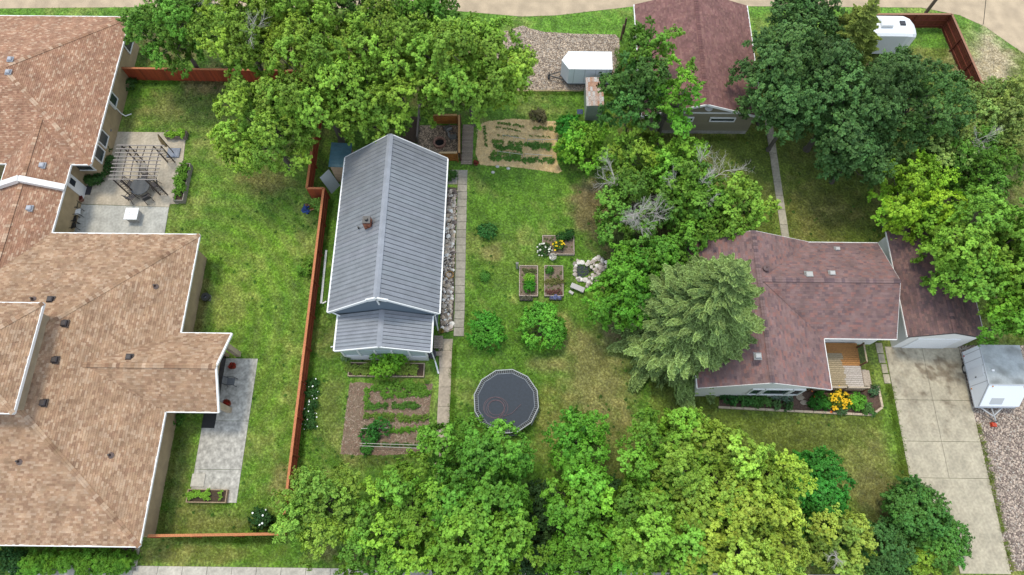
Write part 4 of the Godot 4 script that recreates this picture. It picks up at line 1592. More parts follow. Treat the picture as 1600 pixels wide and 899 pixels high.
	make_roof(gr, [[Vector3(a0, GE, gz0), Vector3(a0, GE, gz1), Vector3(am, GK, gz1), Vector3(am, GK, gz0)], [Vector3(a2 + 0.6, GE, gz1), Vector3(a2 + 0.6, GE, gz0), Vector3(am, GK, gz0), Vector3(am, GK, gz1)]], gp, [[Vector3(am, GK, gz0), Vector3(am, GK, gz1)]], gp, 0.15, 0.24)
	trim(gr, "gutter", [[Vector3(a0, GE, gz0), Vector3(a0, GE, gz1)], [Vector3(a2 + 0.6, GE, gz0), Vector3(a2 + 0.6, GE, gz1)]], white, 0.1, 0.12, 0.05)
	trim(gr, "barge_board", [[Vector3(a0, GE, gz1), Vector3(am, GK, gz1)], [Vector3(am, GK, gz1), Vector3(a2 + 0.6, GE, gz1)]], k(60, 46, 44), 0.04, 0.06, 0.1)
	var gw = MB.new()
	gw.box(Vector3((a0 + a2) * 0.5 + 0.3, 1.27, (gz0 + gz1) * 0.5 - 0.0), Vector3(a2 - a0 + 0.0, 2.55, gz1 - gz0 - 0.1), white)
	gw.tri(Vector3(a0 + 0.3, 2.54, gz1 - 0.04), Vector3(am, GK - 0.1, gz1 - 0.04), Vector3(a2 + 0.3, 2.54, gz1 - 0.04), white)
	gw.tri(Vector3(a0 + 0.3, 2.54, gz0 + 0.15), Vector3(am, GK - 0.1, gz0 + 0.15), Vector3(a2 + 0.3, 2.54, gz0 + 0.15), white)
	part(gr, "wall", gw, mat("siding", 0.7))
	var gd = Node3D.new()
	gd.name = "garage_door"
	gr.add_child(gd)
	for i in 4:
		var b = MB.new()
		b.cbox(Vector3(27.75, 0.32 + i * 0.52, gz1 - 0.03), Vector3(2.8, 0.5, 0.06), 0.01, k(244, 244, 244))
		part(gd, "door_panel", b, mat("painted_trim", 0.5))
	window(gr, Vector3(a0 + 0.29, 1.6, -17.4), 1.0, 0.9, PI / 2)
	var sd = MB.new()
	sd.box(Vector3(a0 + 0.28, 1.05, -18.8), Vector3(0.05, 2.1, 0.95), k(236, 238, 242))
	part(gr, "side_door", sd, mat("painted_trim", 0.5))
	keep_off_rect(25.2, -20.5, 30.2, -13.2)

func brown_garage() -> void:
	rng.seed = 14
	var root = thing("olive_garage", "long olive sided garage with a faded maroon gable roof by the road", "garage")
	var pal = [k(152, 110, 104), k(140, 98, 92), k(130, 90, 86), k(164, 122, 112), k(146, 104, 100)]
	var white = k(236, 236, 232)
	var xa = 9.15
	var xb = 18.0
	var xm = 13.55
	var z0 = -40.2
	var z1 = -29.75
	var E = 2.7
	var K = 4.2
	make_roof(root, [[Vector3(xa, E, z0), Vector3(xa, E, z1), Vector3(xm, K, z1), Vector3(xm, K, z0)], [Vector3(xb, E, z1), Vector3(xb, E, z0), Vector3(xm, K, z0), Vector3(xm, K, z1)]], pal, [[Vector3(xm, K, z0), Vector3(xm, K, z1)]], [pal[2], pal[1]], 0.13, 0.2)
	trim(root, "gutter", [[Vector3(xa, E, z0), Vector3(xa, E, z1)], [Vector3(xb, E, z0), Vector3(xb, E, z1)]], white)
	trim(root, "barge_board", [[Vector3(xa, E, z1), Vector3(xm, K, z1)], [Vector3(xm, K, z1), Vector3(xb, E, z1)]], white, 0.06, 0.2, 0.06)
	var olive = k(158, 150, 124)
	var w = MB.new()
	w.box(Vector3(xm, 1.6, (z0 + z1) * 0.5), Vector3(xb - xa - 0.7, 2.2, z1 - z0 - 0.8), olive)
	part(root, "wall", w, mat("siding", 0.7))
	var f = MB.new()
	f.box(Vector3(xm, 0.25, (z0 + z1) * 0.5), Vector3(xb - xa - 0.72, 0.5, z1 - z0 - 0.82), k(190, 186, 176))
	part(root, "foundation", f, mat("concrete", 0.85))
	for i in 8:
		var y = 0.6 + i * 0.27
		var b = MB.new()
		b.box(Vector3(xm, y, z1 - 0.385), Vector3(xb - xa - 0.7, 0.25, 0.03), vary(olive, 0.04), Basis(Vector3.RIGHT, -0.05))
		part(root, "siding_board", b, mat("siding", 0.7))
	var gb = MB.new()
	gb.tri(Vector3(xa + 0.35, 2.7, z1 - 0.4), Vector3(xm, K - 0.12, z1 - 0.4), Vector3(xb - 0.35, 2.7, z1 - 0.4), olive * 0.92)
	part(root, "gable_wall", gb, mat("siding", 0.7))
	var bt = MB.new()
	bt.box(Vector3(xm, 2.72, z1 - 0.36), Vector3(xb - xa - 0.7, 0.12, 0.05), white)
	part(root, "belt_trim", bt, mat("painted_trim", 0.5))
	window(root, Vector3(15.3, 1.95, z1 - 0.34), 1.9, 0.5, 0)
	window(root, Vector3(12.2, 1.95, z1 - 0.34), 1.9, 0.5, 0)
	var ln = MB.new()
	ln.lathe(Vector3(13.9, 3.35, z1 - 0.33), [[0.0, 0.0], [0.3, 0.02], [0.3, 0.06]], 12, white)
	part(root, "gable_vent", ln, mat("painted_trim", 0.5))
	keep_off_rect(xa + 0.2, z0 + 0.3, xb - 0.2, z1 - 0.2)

func fences() -> void:
	rng.seed = 15
	var bd = k(178, 82, 44)
	var cp = k(220, 136, 86)
	fence("cedar_fence", "long red cedar fence between the grass lot and the grey-roofed house", [Vector3(-15.1, 0, -34.4), Vector3(-15.1, 0, -24.2), Vector3(-13.87, 0, -24.2), Vector3(-13.8, 0, -0.75)], 1.5, bd, cp, -1.0)
	fence("rear_fence", "red cedar fence running from the rear wing under the trees", [Vector3(-30.7, 0, -34.6), Vector3(-15.25, 0, -34.5)], 1.5, k(176, 78, 40), cp, -1.0)
	fence("front_fence", "short red cedar fence running from the building corner by the sidewalk", [Vector3(-21.75, 0, -0.55), Vector3(-14.0, 0, -0.75)], 1.5, k(190, 96, 52), k(214, 136, 84), 1.0)
	var ca = g(1330, 22, 1.6)
	var cb = g(1488, 22, 1.6)
	var cc = g(1538, 135, 1.6)
	fence("corner_fence", "brown board fence turning the corner beside the white camper", [Vector3(ca.x, 0, ca.z), Vector3(cb.x, 0, cb.z), Vector3(cc.x, 0, cc.z)], 1.6, k(140, 66, 46), k(176, 128, 100), 1.0)
	# privacy panels round the fire pit
	var pc = k(186, 120, 52)
	var f1 = g(680, 194)
	var f2 = g(717, 194)
	var f3 = g(690, 252)
	var f4 = g(717, 252)
	fence("privacy_screen", "tan wooden screen behind the fire pit chairs", [f1, f2 + Vector3(-0.06, 0, 0)], 1.2, pc, k(206, 160, 100), 1.0)
	fence("privacy_screen", "tan wooden screen between the fire pit and the house path", [f3, f4 + Vector3(-0.06, 0, 0)], 1.2, pc, k(214, 184, 140), 1.0)
	fence("privacy_screen", "dark wooden screen between the fire pit and the boardwalk", [Vector3(f2.x + 0.1, 0, f2.z), Vector3(f4.x + 0.1, 0, f4.z)], 1.2, k(96, 66, 44), k(196, 150, 96), -1.0)
	# two old posts by the olive garage
	for q in [[970, 62], [974, 52]]:
		var b = MB.new()
		var p = g(q[0], q[1])
		b.tube([p, p + Vector3(0, 1.7, 0)], [0.09, 0.08], 8, k(120, 100, 76))
		var o = part(self, numbered("old_post"), b, mat("weathered_wood", 0.9))
		tag(o, "old wooden post standing in the grass beside the olive garage", "post", "old posts by the garage")
	# utility pole with guy wire
	var u = thing("utility_pole", "leaning wooden utility pole behind the corner fence by the road", "utility pole")
	var pb = MB.new()
	var a = g(1447, 20)
	pb.tube([a, a + Vector3(0, 9, 0)], [0.15, 0.11], 10, k(120, 104, 90))
	part(u, "pole", pb, mat("weathered_wood", 0.9))
	var wb = MB.new()
	wb.tube([g(1537, 38), a + Vector3(0, 8.6, 0)], [0.025, 0.025], 6, Color(0.05, 0.05, 0.05))
	part(u, "guy_wire", wb, mat("vent_metal", 0.5))

func patio_chair(n: String, label: String, at: Vector3, turn: float, frame: Color, seatc: Color, group := "") -> Node3D:
	var o = thing(n, label, "chair", at, group, turn)
	var m = mat("chair_metal", 0.5)
	var b = MB.new()
	for i in 5:
		b.box(Vector3(0, 0.43, -0.2 + i * 0.1), Vector3(0.46, 0.025, 0.085), seatc)
	part(o, "seat", b, m)
	b = MB.new()
	for i in 5:
		b.box(Vector3(0, 0.52 + i * 0.1, 0.25 + i * 0.03), Vector3(0.46, 0.085, 0.025), seatc, Basis(Vector3.RIGHT, -0.28))
	part(o, "backrest", b, m)
	for s in [-1.0, 1.0]:
		b = MB.new()
		b.tube([Vector3(s * 0.26, 0, -0.26), Vector3(s * 0.26, 0.62, -0.2), Vector3(s * 0.27, 0.64, 0.25)], [0.022, 0.022, 0.022], 6, frame)
		part(o, "arm", b, m)
		b = MB.new()
		b.tube([Vector3(s * 0.26, 0, 0.34), Vector3(s * 0.25, 0.45, 0.22), Vector3(s * 0.24, 0.98, 0.4)], [0.022, 0.022, 0.022], 6, frame)
		part(o, "leg", b, m)
	return o

func flower_pot(label: String, at: Vector3, r: float, h: float, potc: Color, leafc: Color, bloom: Color) -> void:
	var o = thing("flower_pot", label, "flower pot", at)
	var b = MB.new()
	b.lathe(Vector3.ZERO, [[0.0, 0.0], [r * 0.65, 0.0], [r, h], [r * 1.08, h], [r * 1.08, h - 0.04], [r * 0.9, h - 0.05], [0.0, h - 0.06]], 12, potc)
	part(o, "pot", b, mat("clay", 0.85, 0.2, 0.5))
	var ts = []
	var cs = []
	for i in 14:
		ts.append(Transform3D(basis_to(Vector3(rf(-0.6, 0.6), 1, rf(-0.6, 0.6)).normalized(), r * rf(0.35, 0.6)), Vector3(rf(-1, 1) * r * 0.7, h + rf(0, r * 0.5), rf(-1, 1) * r * 0.7)))
		cs.append(vary(leafc if i % 2 else bloom, 0.2))
	copies(o, "flowers", leaf_mesh("small"), ts, cs, "stuff")

func planter(n: String, label: String, c: Vector3, w: float, d: float, h: float, col: Color, soil: Color) -> Node3D:
	var o = thing(n, label, "planter", c)
	for q in [[Vector3(0, h / 2, -d / 2), Vector3(w, h, 0.06)], [Vector3(0, h / 2, d / 2), Vector3(w, h, 0.06)], [Vector3(-w / 2 + 0.03, h / 2, 0), Vector3(0.06, h - 0.004, d - 0.06)], [Vector3(w / 2 - 0.03, h / 2, 0), Vector3(0.06, h - 0.004, d - 0.06)]]:
		var b = MB.new()
		b.cbox(q[0], q[1], 0.012, vary(col, 0.07))
		part(o, "side_board", b, mat("weathered_wood", 0.9))
	var s = MB.new()
	s.box(Vector3(0, h / 2 - 0.04, 0), Vector3(w - 0.1, h - 0.06, d - 0.08), soil)
	part(o, "soil", s, mat("soil", 0.98, 0.5, 0.8, 0.2, 3.0, 4.0))
	return o

func leafy_fill(n: String, label: String, c: Vector3, w: float, d: float, h: float, col: Color, count: int, cr: float, leafk := "broad", cat := "plants") -> Node3D:
	var o = thing(n, label, cat, c)
	var ts = []
	var cs = []
	for i in count:
		ts.append(Transform3D(basis_to(Vector3(rf(-0.4, 0.4), 1, rf(-0.4, 0.4)).normalized(), cr * rf(0.7, 1.3)), Vector3(rf(-0.5, 0.5) * w, h * rf(0.1, 0.8), rf(-0.5, 0.5) * d)))
		cs.append(vary(col, 0.22))
	copies(o, "foliage", leaf_mesh(leafk), ts, cs, "stuff")
	var b = MB.new()
	for i in 5:
		limb(b, Vector3(rf(-0.4, 0.4) * w, -0.05, rf(-0.4, 0.4) * d), Vector3(rf(-0.4, 0.4) * w, h * 0.6, rf(-0.4, 0.4) * d), 0.012, BARK)
	part(o, "stems", b, mat("bark", 0.95))
	return o

func left_patios() -> void:
	rng.seed = 16
	var cm = mat("concrete", 0.85)
	var white = k(238, 236, 232)
	var up = gpoly([[150, 206], [291, 208], [279, 319], [266, 319], [264, 324], [90, 318], [100, 290], [128, 285]])
	var t1 = MB.new()
	t1.prism(up, -0.05, 0.05, k(216, 202, 178))
	keep_off(up)
	var ter = thing("terrace", "concrete terrace with a warm upper slab and greyer lower slab", "terrace")
	ter.set_meta("kind", "structure")
	part(ter, "concrete_slab", t1, cm)
	var lo = gpoly([[90, 319], [264, 324.6], [256, 372], [70, 372]])
	var t2 = MB.new()
	t2.prism(lo, -0.05, 0.054, k(212, 209, 198))
	keep_off(lo)
	part(ter, "concrete_slab", t2, cm)
	# pergola
	var H = 2.25
	var c0 = g(190, 228, H)
	var c1 = g(254, 230, H)
	var c2 = g(174, 281, H)
	var xa = (c0.x + c2.x) * 0.5 + 0.05
	var xb = c1.x - 0.15
	var za = c0.z
	var zb = c2.z
	var pg = thing("pergola", "garden pergola with pale slats on dark scrolled metal posts", "pergola")
	var bronze = k(70, 58, 54)
	for i in 10:
		var b = MB.new()
		var z = lerpf(za, zb, i / 9.0)
		b.beam(Vector3(xa - 0.3, H + 0.08, z), Vector3(xb + 0.3, H + 0.08, z), 0.05, 0.06, k(172, 160, 152))
		part(pg, "slat", b, mat("painted_trim", 0.5))
	for i in 6:
		var b = MB.new()
		var x = lerpf(xa, xb, i / 5.0)
		var pts = []
		for j in 9:
			pts.append(Vector3(x, H + 0.12 * sin(PI * j / 8.0) - 0.06, lerpf(za, zb, j / 8.0)))
		var rad = []
		rad.resize(9)
		rad.fill(0.035)
		b.tube(pts, rad, 6, bronze)
		part(pg, "cross_beam", b, mat("chair_metal", 0.5))
	for q in [[xa, za, 1], [xb, za, -1], [xa, zb, 1], [xb, zb, -1]]:
		for s in [0.0, 0.55]:
			var b = MB.new()
			b.box(Vector3(q[0] + q[2] * s, H * 0.5, q[1]), Vector3(0.07, H, 0.07), bronze)
			part(pg, "post", b, mat("chair_metal", 0.5))
		var sc = MB.new()
		for j in 7:
			var y = 0.25 + j * 0.3
			var pts = []
			var rad = []
			for a in 9:
				var t = a / 8.0 * TAU
				pts.append(Vector3(q[0] + q[2] * (0.275 + 0.2 * cos(t)), y + 0.12 * sin(t), q[1]))
				rad.append(0.014)
			sc.tube(pts, rad, 4, bronze)
		part(pg, "scroll_panel", sc, mat("chair_metal", 0.5))
	# dining table and chairs
	var tc = g(218, 291, 0.72)
	var tb = thing("patio_table", "dark oval patio table under the pergola", "table", Vector3(tc.x, 0.05, tc.z))
	var b1 = MB.new()
	b1.lathe(Vector3.ZERO, [[0.0, 0.7], [0.68, 0.7], [0.72, 0.68], [0.68, 0.65], [0.0, 0.65]], 20, k(84, 86, 90))
	part(tb, "tabletop", b1, mat("chair_metal", 0.5))
	for a in 4:
		var lb = MB.new()
		var d = Vector3(cos(a * PI / 2 + 0.7), 0, sin(a * PI / 2 + 0.7))
		lb.tube([d * 0.45, d * 0.35 + Vector3(0, 0.66, 0)], [0.025, 0.025], 6, bronze)
		part(tb, "leg", lb, mat("chair_metal", 0.5))
	for a in 5:
		var an = a * TAU / 5 + 0.6
		var d = Vector3(sin(an), 0, cos(an))
		patio_chair("patio_chair", "dark metal patio chair at the oval table under the pergola", Vector3(tc.x, 0.05, tc.z) + d * 0.95, an, bronze, k(72, 70, 72), "chairs round the patio table")
	# white fire table
	var ft = g(208, 337, 0.4)
	var fo = thing("fire_table", "white square fire table on the grey terrace slab", "table", Vector3(ft.x, 0.055, ft.z))
	var fb = MB.new()
	fb.cbox(Vector3(0, 0.3, 0), Vector3(0.78, 0.6, 0.78), 0.02, k(214, 212, 210))
	part(fo, "base", fb, mat("painted_trim", 0.5))
	fb = MB.new()
	fb.cbox(Vector3(0, 0.635, 0), Vector3(0.95, 0.07, 0.95), 0.02, k(248, 248, 246))
	var ftop = part(fo, "tabletop", fb, mat("painted_trim", 0.5))
	for q in [[-0.12, 0.1], [0.12, 0.1], [-0.14, -0.1], [0.1, -0.12]]:
		var gb = MB.new()
		gb.box(Vector3(q[0], 0.675, q[1]), Vector3(0.14, 0.012, 0.05), k(206, 206, 206))
		part(ftop, "burner_slot", gb, mat("painted_trim", 0.5))
	# folded umbrella
	var ub = g(272, 240)
	var uo = thing("patio_umbrella", "folded beige patio umbrella on a square grey base", "umbrella", Vector3(ub.x, 0.05, ub.z))
	var q1 = MB.new()
	q1.cbox(Vector3(0, 0.06, 0), Vector3(0.95, 0.12, 0.8), 0.03, k(160, 166, 178))
	part(uo, "base", q1, mat("concrete", 0.85))
	q1 = MB.new()
	q1.tube([Vector3(0, 0.1, 0), Vector3(0, 2.55, 0)], [0.035, 0.03], 8, Color(0.04, 0.035, 0.03))
	part(uo, "pole", q1, mat("chair_metal", 0.5))
	q1 = MB.new()
	q1.tube([Vector3(-0.1, 1.0, 0.05), Vector3(-0.13, 1.4, 0.05), Vector3(-0.1, 2.0, 0.03), Vector3(-0.03, 2.5, 0)], [0.07, 0.14, 0.11, 0.03], 9, k(196, 164, 120))
	part(uo, "canopy", q1, mat("cloth", 0.9, 0.2, 0.3))
	# planters
	rng.seed = 17
	var pc = g(288, 289)
	planter("long_planter", "long grey timber planter along the terrace edge", Vector3(pc.x, 0.0, pc.z), 0.75, 3.1, 0.5, k(176, 166, 154), k(80, 64, 50))
	leafy_fill("planter_shrubs", "leafy green plants filling the long terrace planter", Vector3(pc.x, 0.45, pc.z), 0.6, 2.8, 0.45, k(116, 166, 52), 60, 0.24)
	var p2 = g(278, 214)
	planter("small_planter", "small grey planter at the upper terrace corner", Vector3(p2.x, 0.03, p2.z), 1.6, 0.5, 0.4, k(150, 136, 122), k(80, 64, 50))
	leafy_fill("planter_shrubs", "bright green plants in the small terrace planter", Vector3(p2.x, 0.4, p2.z), 1.4, 0.45, 0.3, k(146, 196, 58), 26, 0.22)
	# doormat
	var mb = MB.new()
	var ma = g(130, 298)
	mb.box(Vector3(ma.x, 0.065, ma.z), Vector3(1.25, 0.02, 0.75), k(72, 70, 74))
	var mo = part(self, "door_mat", mb, mat("cloth", 0.9))
	tag(mo, "charcoal door mat in front of the white terrace door", "door mat")
	flower_pot("clay pot of dark red flowers beside the terrace door", g(127, 313, 0.1) + Vector3(0, -0.05, 0), 0.24, 0.35, k(170, 120, 100), k(110, 70, 50), k(150, 30, 50))
	var ci = 0
	for q in [[122, 325, 0], [126, 336, 1], [120, 347, 0], [119, 357, 0]]:
		var p = g(q[0], q[1])
		if q[2]:
			patio_chair("wall_chair", "white patio chair among the black chairs by the wall", Vector3(p.x, 0.055, p.z), -1.4, k(60, 60, 60), k(232, 232, 230))
		else:
			patio_chair("wall_chair", "black patio chair standing in the row by the cream wall", Vector3(p.x, 0.055, p.z), -1.5 + ci * 0.1, k(40, 38, 40), k(46, 42, 44), "black chairs by the wall")
		ci += 1
	# barbecue
	var bq = g(166, 218)
	var bo = thing("barbecue", "silver and black barbecue by the rear wing wall", "barbecue", Vector3(bq.x, 0.05, bq.z), "", 0.5)
	var q2 = MB.new()
	q2.box(Vector3(0, 0.42, 0), Vector3(0.9, 0.78, 0.5), Color(0.05, 0.05, 0.055))
	part(bo, "cabinet", q2, mat("chair_metal", 0.5))
	q2 = MB.new()
	q2.tube([Vector3(-0.45, 0.9, 0), Vector3(0.45, 0.9, 0)], [0.26, 0.26], 12, k(190, 190, 194))
	part(bo, "hood", q2, mat("vent_metal", 0.5))
	for s in [-1.0, 1.0]:
		q2 = MB.new()
		q2.box(Vector3(s * 0.65, 0.82, 0), Vector3(0.38, 0.05, 0.45), k(150, 150, 154))
		part(bo, "side_shelf", q2, mat("vent_metal", 0.5))
	# shrubs along the rear wing
	for q in [[164, 234, 9], [168, 250, 10], [166, 264, 10], [158, 276, 9], [140, 281, 10], [126, 280, 8], [148, 284, 8]]:
		shrub("wall_shrub", "low dark green shrub in the bed under the terrace windows", q[0], q[1], q[2], 0.7, k(64, 100, 44), {"group": "shrubs under the terrace windows", "clump": 0.22})
	shrub("fence_shrub", "low round shrub at the foot of the rear fence", 203, 131, 12, 0.6, k(74, 110, 48), {"clump": 0.25})
	# lower patio
	var pp = gpoly([[335, 561], [403, 561], [371, 785], [292, 787], [318, 640]])
	keep_off(pp)
	var lp = thing("lower_patio", "long mottled grey concrete patio beside the gabled porch", "patio")
	lp.set_meta("kind", "structure")
	var pm = mat("mottled_concrete", 0.85, 0.16, 1.6, 0.3, 3.0)
	var pr = g(403, 561)
	var pq = g(296, 780)
	var xs0 = [[-19.5, pr.x, pr.z, -7.7], [pq.x, pr.x, -7.68, -4.6], [pq.x, pr.x, -4.58, g(350, 786).z]]
	for q in xs0:
		var b = MB.new()
		b.cbox(Vector3((q[0] + q[1]) / 2, 0.0, (q[2] + q[3]) / 2), Vector3(q[1] - q[0], 0.1, q[3] - q[2]), 0.01, vary(k(206, 200, 188), 0.05))
		part(lp, "concrete_slab", b, pm)
	var pad = g(310, 751)
	var pd = MB.new()
	pd.cbox(Vector3(pad.x, 0.08, pad.z), Vector3(0.85, 0.06, 0.8), 0.01, k(220, 212, 196))
	var pdo = part(self, "paving_slab", pd, cm)
	tag(pdo, "loose pale paving slab on the grey patio by the planter", "paving slab")
	var bp = g(326, 776)
	planter("brick_planter", "low tan planter of bright green plants at the patio end", Vector3(bp.x, 0, bp.z), 2.5, 0.75, 0.35, k(196, 170, 138), k(90, 74, 58))
	leafy_fill("planter_plants", "bright green plants in the low tan planter", Vector3(bp.x - 0.1, 0.32, bp.z - 0.05), 2.1, 0.5, 0.2, k(140, 190, 60), 30, 0.17)
	flower_pot("red flowers in a clay pot by the upper porch post", g(366, 574) + Vector3(0, 0.05, 0), 0.22, 0.35, k(170, 96, 66), k(150, 60, 40), k(186, 50, 34))
	flower_pot("red flowers in a clay pot by the lower porch post", g(358, 632) + Vector3(0, 0.05, 0), 0.22, 0.35, k(160, 86, 56), k(140, 56, 36), k(176, 46, 30))
	var pch = g(365, 599)
	patio_chair("porch_chair", "grey metal armchair on the patio between two flower pots", Vector3(pch.x, 0.05, pch.z), -PI / 2, k(80, 82, 84), k(120, 122, 124))
	var m2 = MB.new()
	var mc = g(327, 658)
	m2.box(Vector3(mc.x, 0.062, mc.z), Vector3(0.85, 0.02, 0.95), k(48, 48, 52))
	var m2o = part(self, numbered("door_mat"), m2, mat("cloth", 0.9))
	tag(m2o, "black door mat on the grey patio below the porch gable", "door mat")
	shrub("corner_shrub", "small green shrub in the shaded corner below the porch gable", 276, 655, 12, 0.5, k(86, 134, 50), {"clump": 0.22})
	shrub("flowering_shrub", "dark round shrub with white blossoms near the front fence", 408, 812, 20, 1.1, k(54, 92, 40), {"flower": k(240, 240, 236), "blooms": 8, "bloom_r": 0.06, "clump": 0.3})
	# hydrant-like pipe and box by the porch corner, hose reel on the wall
	var hr = thing("hose_reel", "garden hose reel standing against the cream wall", "hose reel", Vector3(-21.75, 0, -16.2))
	var hb = MB.new()
	hb.lathe(Vector3(0.25, 0.3, 0), [[0.3, -0.1], [0.3, 0.1], [0.12, 0.1], [0.12, -0.1], [0.3, -0.1]], 14, k(70, 70, 66))
	part(hr, "reel", hb, mat("chair_metal", 0.5))
	hb = MB.new()
	hb.box(Vector3(0.25, 0.12, 0), Vector3(0.5, 0.24, 0.4), k(150, 150, 150))
	part(hr, "stand", hb, mat("chair_metal", 0.5))
	# front hedge bed of the tan-roofed building
	for i in 6:
		shrub("spiky_hedge_plant", "bright green narrow-leaved bush in the clump below the front eave", 52 + i * 27, 880, 17, 1.2, k(112, 166, 52), {"leaf": "long", "group": "narrow-leaved bushes below the front eave", "clump": 0.42, "dens": 1.3})
	shrub("dark_hedge", "dense dark green bush at the shaded building front", 14, 880, 24, 1.0, k(50, 96, 42), {"clump": 0.3})
	var wb = MB.new()
	var wp = g(27, 890)
	wb.cbox(wp + Vector3(0, 0.25, 0), Vector3(0.4, 0.5, 0.3), 0.03, k(226, 236, 238))
	var wo = part(self, "utility_box", wb, mat("painted_trim", 0.5))
	tag(wo, "small white utility box beside the narrow-leaved bushes", "utility box")
	var mul = gpoly([[190, 850], [212, 850], [207, 893], [186, 893]])
	sheet("mulch_bed", mul, 0.008, k(120, 104, 96), mat("gravel", 0.95), "grey stone mulch bed at the building corner")
	var st = MB.new()
	st.beam(g(217, 846) + Vector3(0, 0.03, 0), g(209, 893) + Vector3(0, 0.03, 0), 0.28, 0.1, k(200, 190, 172))
	var sto = struct("concrete_strip", st, cm)
	sto.set_meta("label", "narrow concrete strip from the building corner to the sidewalk")

# ---- things on the middle lawn
func yard() -> void:
	rng.seed = 18
	# trampoline
	var c = g(791, 627, 0.8)
	var R = 2.13
	var tr = thing("trampoline", "round black trampoline with grey twelve-sided frame on the lawn", "trampoline", Vector3(c.x, 0, c.z))
	var fr = k(206, 208, 206)
	var ring = []
	var rin = []
	for i in 13:
		var a = TAU * (i + 0.35) / 12
		ring.append(Vector3(cos(a) * R, 0.85, sin(a) * R))
		rin.append(Vector3(cos(a) * (R - 0.25), 0.84, sin(a) * (R - 0.25)))
	for i in 12:
		var b = MB.new()
		b.tube([ring[i], ring[i + 1]], [0.035, 0.035], 8, fr)
		part(tr, "frame_rail", b, mat("vent_metal", 0.5))
	for i in 6:
		var b = MB.new()
		var p: Vector3 = ring[i * 2]
		var q: Vector3 = ring[i * 2 + 1]
		b.tube([p, Vector3(p.x * 1.02, 0.03, p.z * 1.02), Vector3(q.x * 1.02, 0.03, q.z * 1.02), q], [0.03, 0.03, 0.03, 0.03], 6, fr)
		part(tr, "leg", b, mat("vent_metal", 0.5))
	var mt = MB.new()
	for i in 12:
		mt.tri(Vector3(0, 0.79, 0), rin[i] * Vector3(0.5, 0, 0.5) + Vector3(0, 0.805, 0), rin[i + 1] * Vector3(0.5, 0, 0.5) + Vector3(0, 0.805, 0), k(52, 60, 72))
		mt.quad(rin[i] * Vector3(0.5, 0, 0.5) + Vector3(0, 0.805, 0), rin[i], rin[i + 1], rin[i + 1] * Vector3(0.5, 0, 0.5) + Vector3(0, 0.805, 0), k(52, 60, 72))
	var mat_o = part(tr, "mat", mt, mat("mat_fabric", 0.7, 0.16, 0.6, 0.2, 3.0))
	for i in 12:
		var hb = MB.new()
		hb.beam(rin[i] + Vector3(0, 0.008, 0), rin[i + 1] + Vector3(0, 0.008, 0), 0.045, 0.012, k(140, 146, 152))
		part(mat_o, "hem", hb, mat("mat_fabric", 0.7))
	for i in 12:
		for j in 8:
			var t = (j + 0.5) / 8.0
			var sb = MB.new()
			sb.tube([ring[i].lerp(ring[i + 1], t), rin[i].lerp(rin[i + 1], t)], [0.013, 0.013], 5, k(180, 182, 182))
			part(tr, "spring", sb, mat("vent_metal", 0.5))
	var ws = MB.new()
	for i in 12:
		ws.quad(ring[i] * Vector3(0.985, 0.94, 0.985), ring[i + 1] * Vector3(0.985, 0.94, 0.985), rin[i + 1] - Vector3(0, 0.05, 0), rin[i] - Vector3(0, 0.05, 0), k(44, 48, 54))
	part(tr, "under_spring_shade", ws, mat("mat_fabric", 0.7))  # dark ring added below the springs, standing in for the shade there
	# hose coil on the mat
	var hc = g(774, 638, 0.82)
	var hp = []
	var hrad = []
	for i in 90:
		var a = i * 0.28
		var r = 0.62 + 0.14 * sin(i * 0.09)
		hp.append(Vector3(hc.x + cos(a) * r + 0.08 * sin(i * 0.05), 0.815 + 0.00025 * i, hc.z + sin(a) * r * 0.95))
		hrad.append(0.014)
	for q in [[782, 652], [790, 650], [800, 646], [808, 638], [814, 632]]:
		var p = g(q[0], q[1], 0.84)
		hp.append(p)
		hrad.append(0.014)
	var hb2 = MB.new()
	hb2.tube(hp, hrad, 5, k(140, 112, 116))
	var ho = part(self, "coiled_hose", hb2, mat("rubber", 0.6))
	tag(ho, "thin brown hose coiled on the trampoline mat", "hose")

	# stone bed between house and path
	var bed = thing("stone_bed", "bed of rounded river stones between the house and the paver path", "stone bed")
	var sb2 = MB.new()
	sb2.prism(PackedVector2Array([Vector2(-5.15, -25.2), Vector2(-4.42, -25.2), Vector2(-4.2, -14.2), Vector2(-5.15, -13.9)]), 0.0, 0.03, k(110, 98, 88))
	part(bed, "soil", sb2, mat("soil", 0.98, 0.5, 0.8, 0.2, 3.0, 4.0))
	var pal = [k(222, 210, 194, 0.9), k(196, 180, 160, 0.85), k(240, 232, 220, 0.9), k(172, 150, 130, 0.7), k(214, 190, 162, 0.85), k(140, 124, 114, 0.7), k(216, 198, 182, 0.9)]
	for i in 290:
		var t = rng.randf()
		var z = lerpf(-25.0, -14.1, t)
		var x = rf(-5.05, lerpf(-4.5, -4.28, t))
		var s = rf(0.08, 0.16) if i > 60 else rf(0.15, 0.21)
		var ti = rng.randi() % pal.size()
		piece(bed, "stone", stone_piece(rng.randi() % 4, ti, pal[ti]), Transform3D(Basis(Vector3.UP, rf(0, TAU)).scaled(Vector3(s, s * 0.7, s * rf(0.7, 1.1))), Vector3(x, 0.03 + s * 0.2, z)))
	var small = []
	var smc = []
	for i in 900:
		small.append(Transform3D(Basis(Vector3.UP, rf(0, TAU)).scaled(Vector3.ONE * rf(0.03, 0.07)), Vector3(rf(-5.1, -4.35), 0.035, rf(-25.0, -14.1))))
		smc.append(vary(pal[rng.randi() % pal.size()], 0.15))
	copies(bed, "pebbles", stone_mesh(2), small, smc, "stuff")
	var ob = MB.new()
	ob.beam(Vector3(-5.2, 0.07, -13.85), Vector3(-4.2, 0.07, -14.1), 0.1, 0.12, k(180, 160, 130))
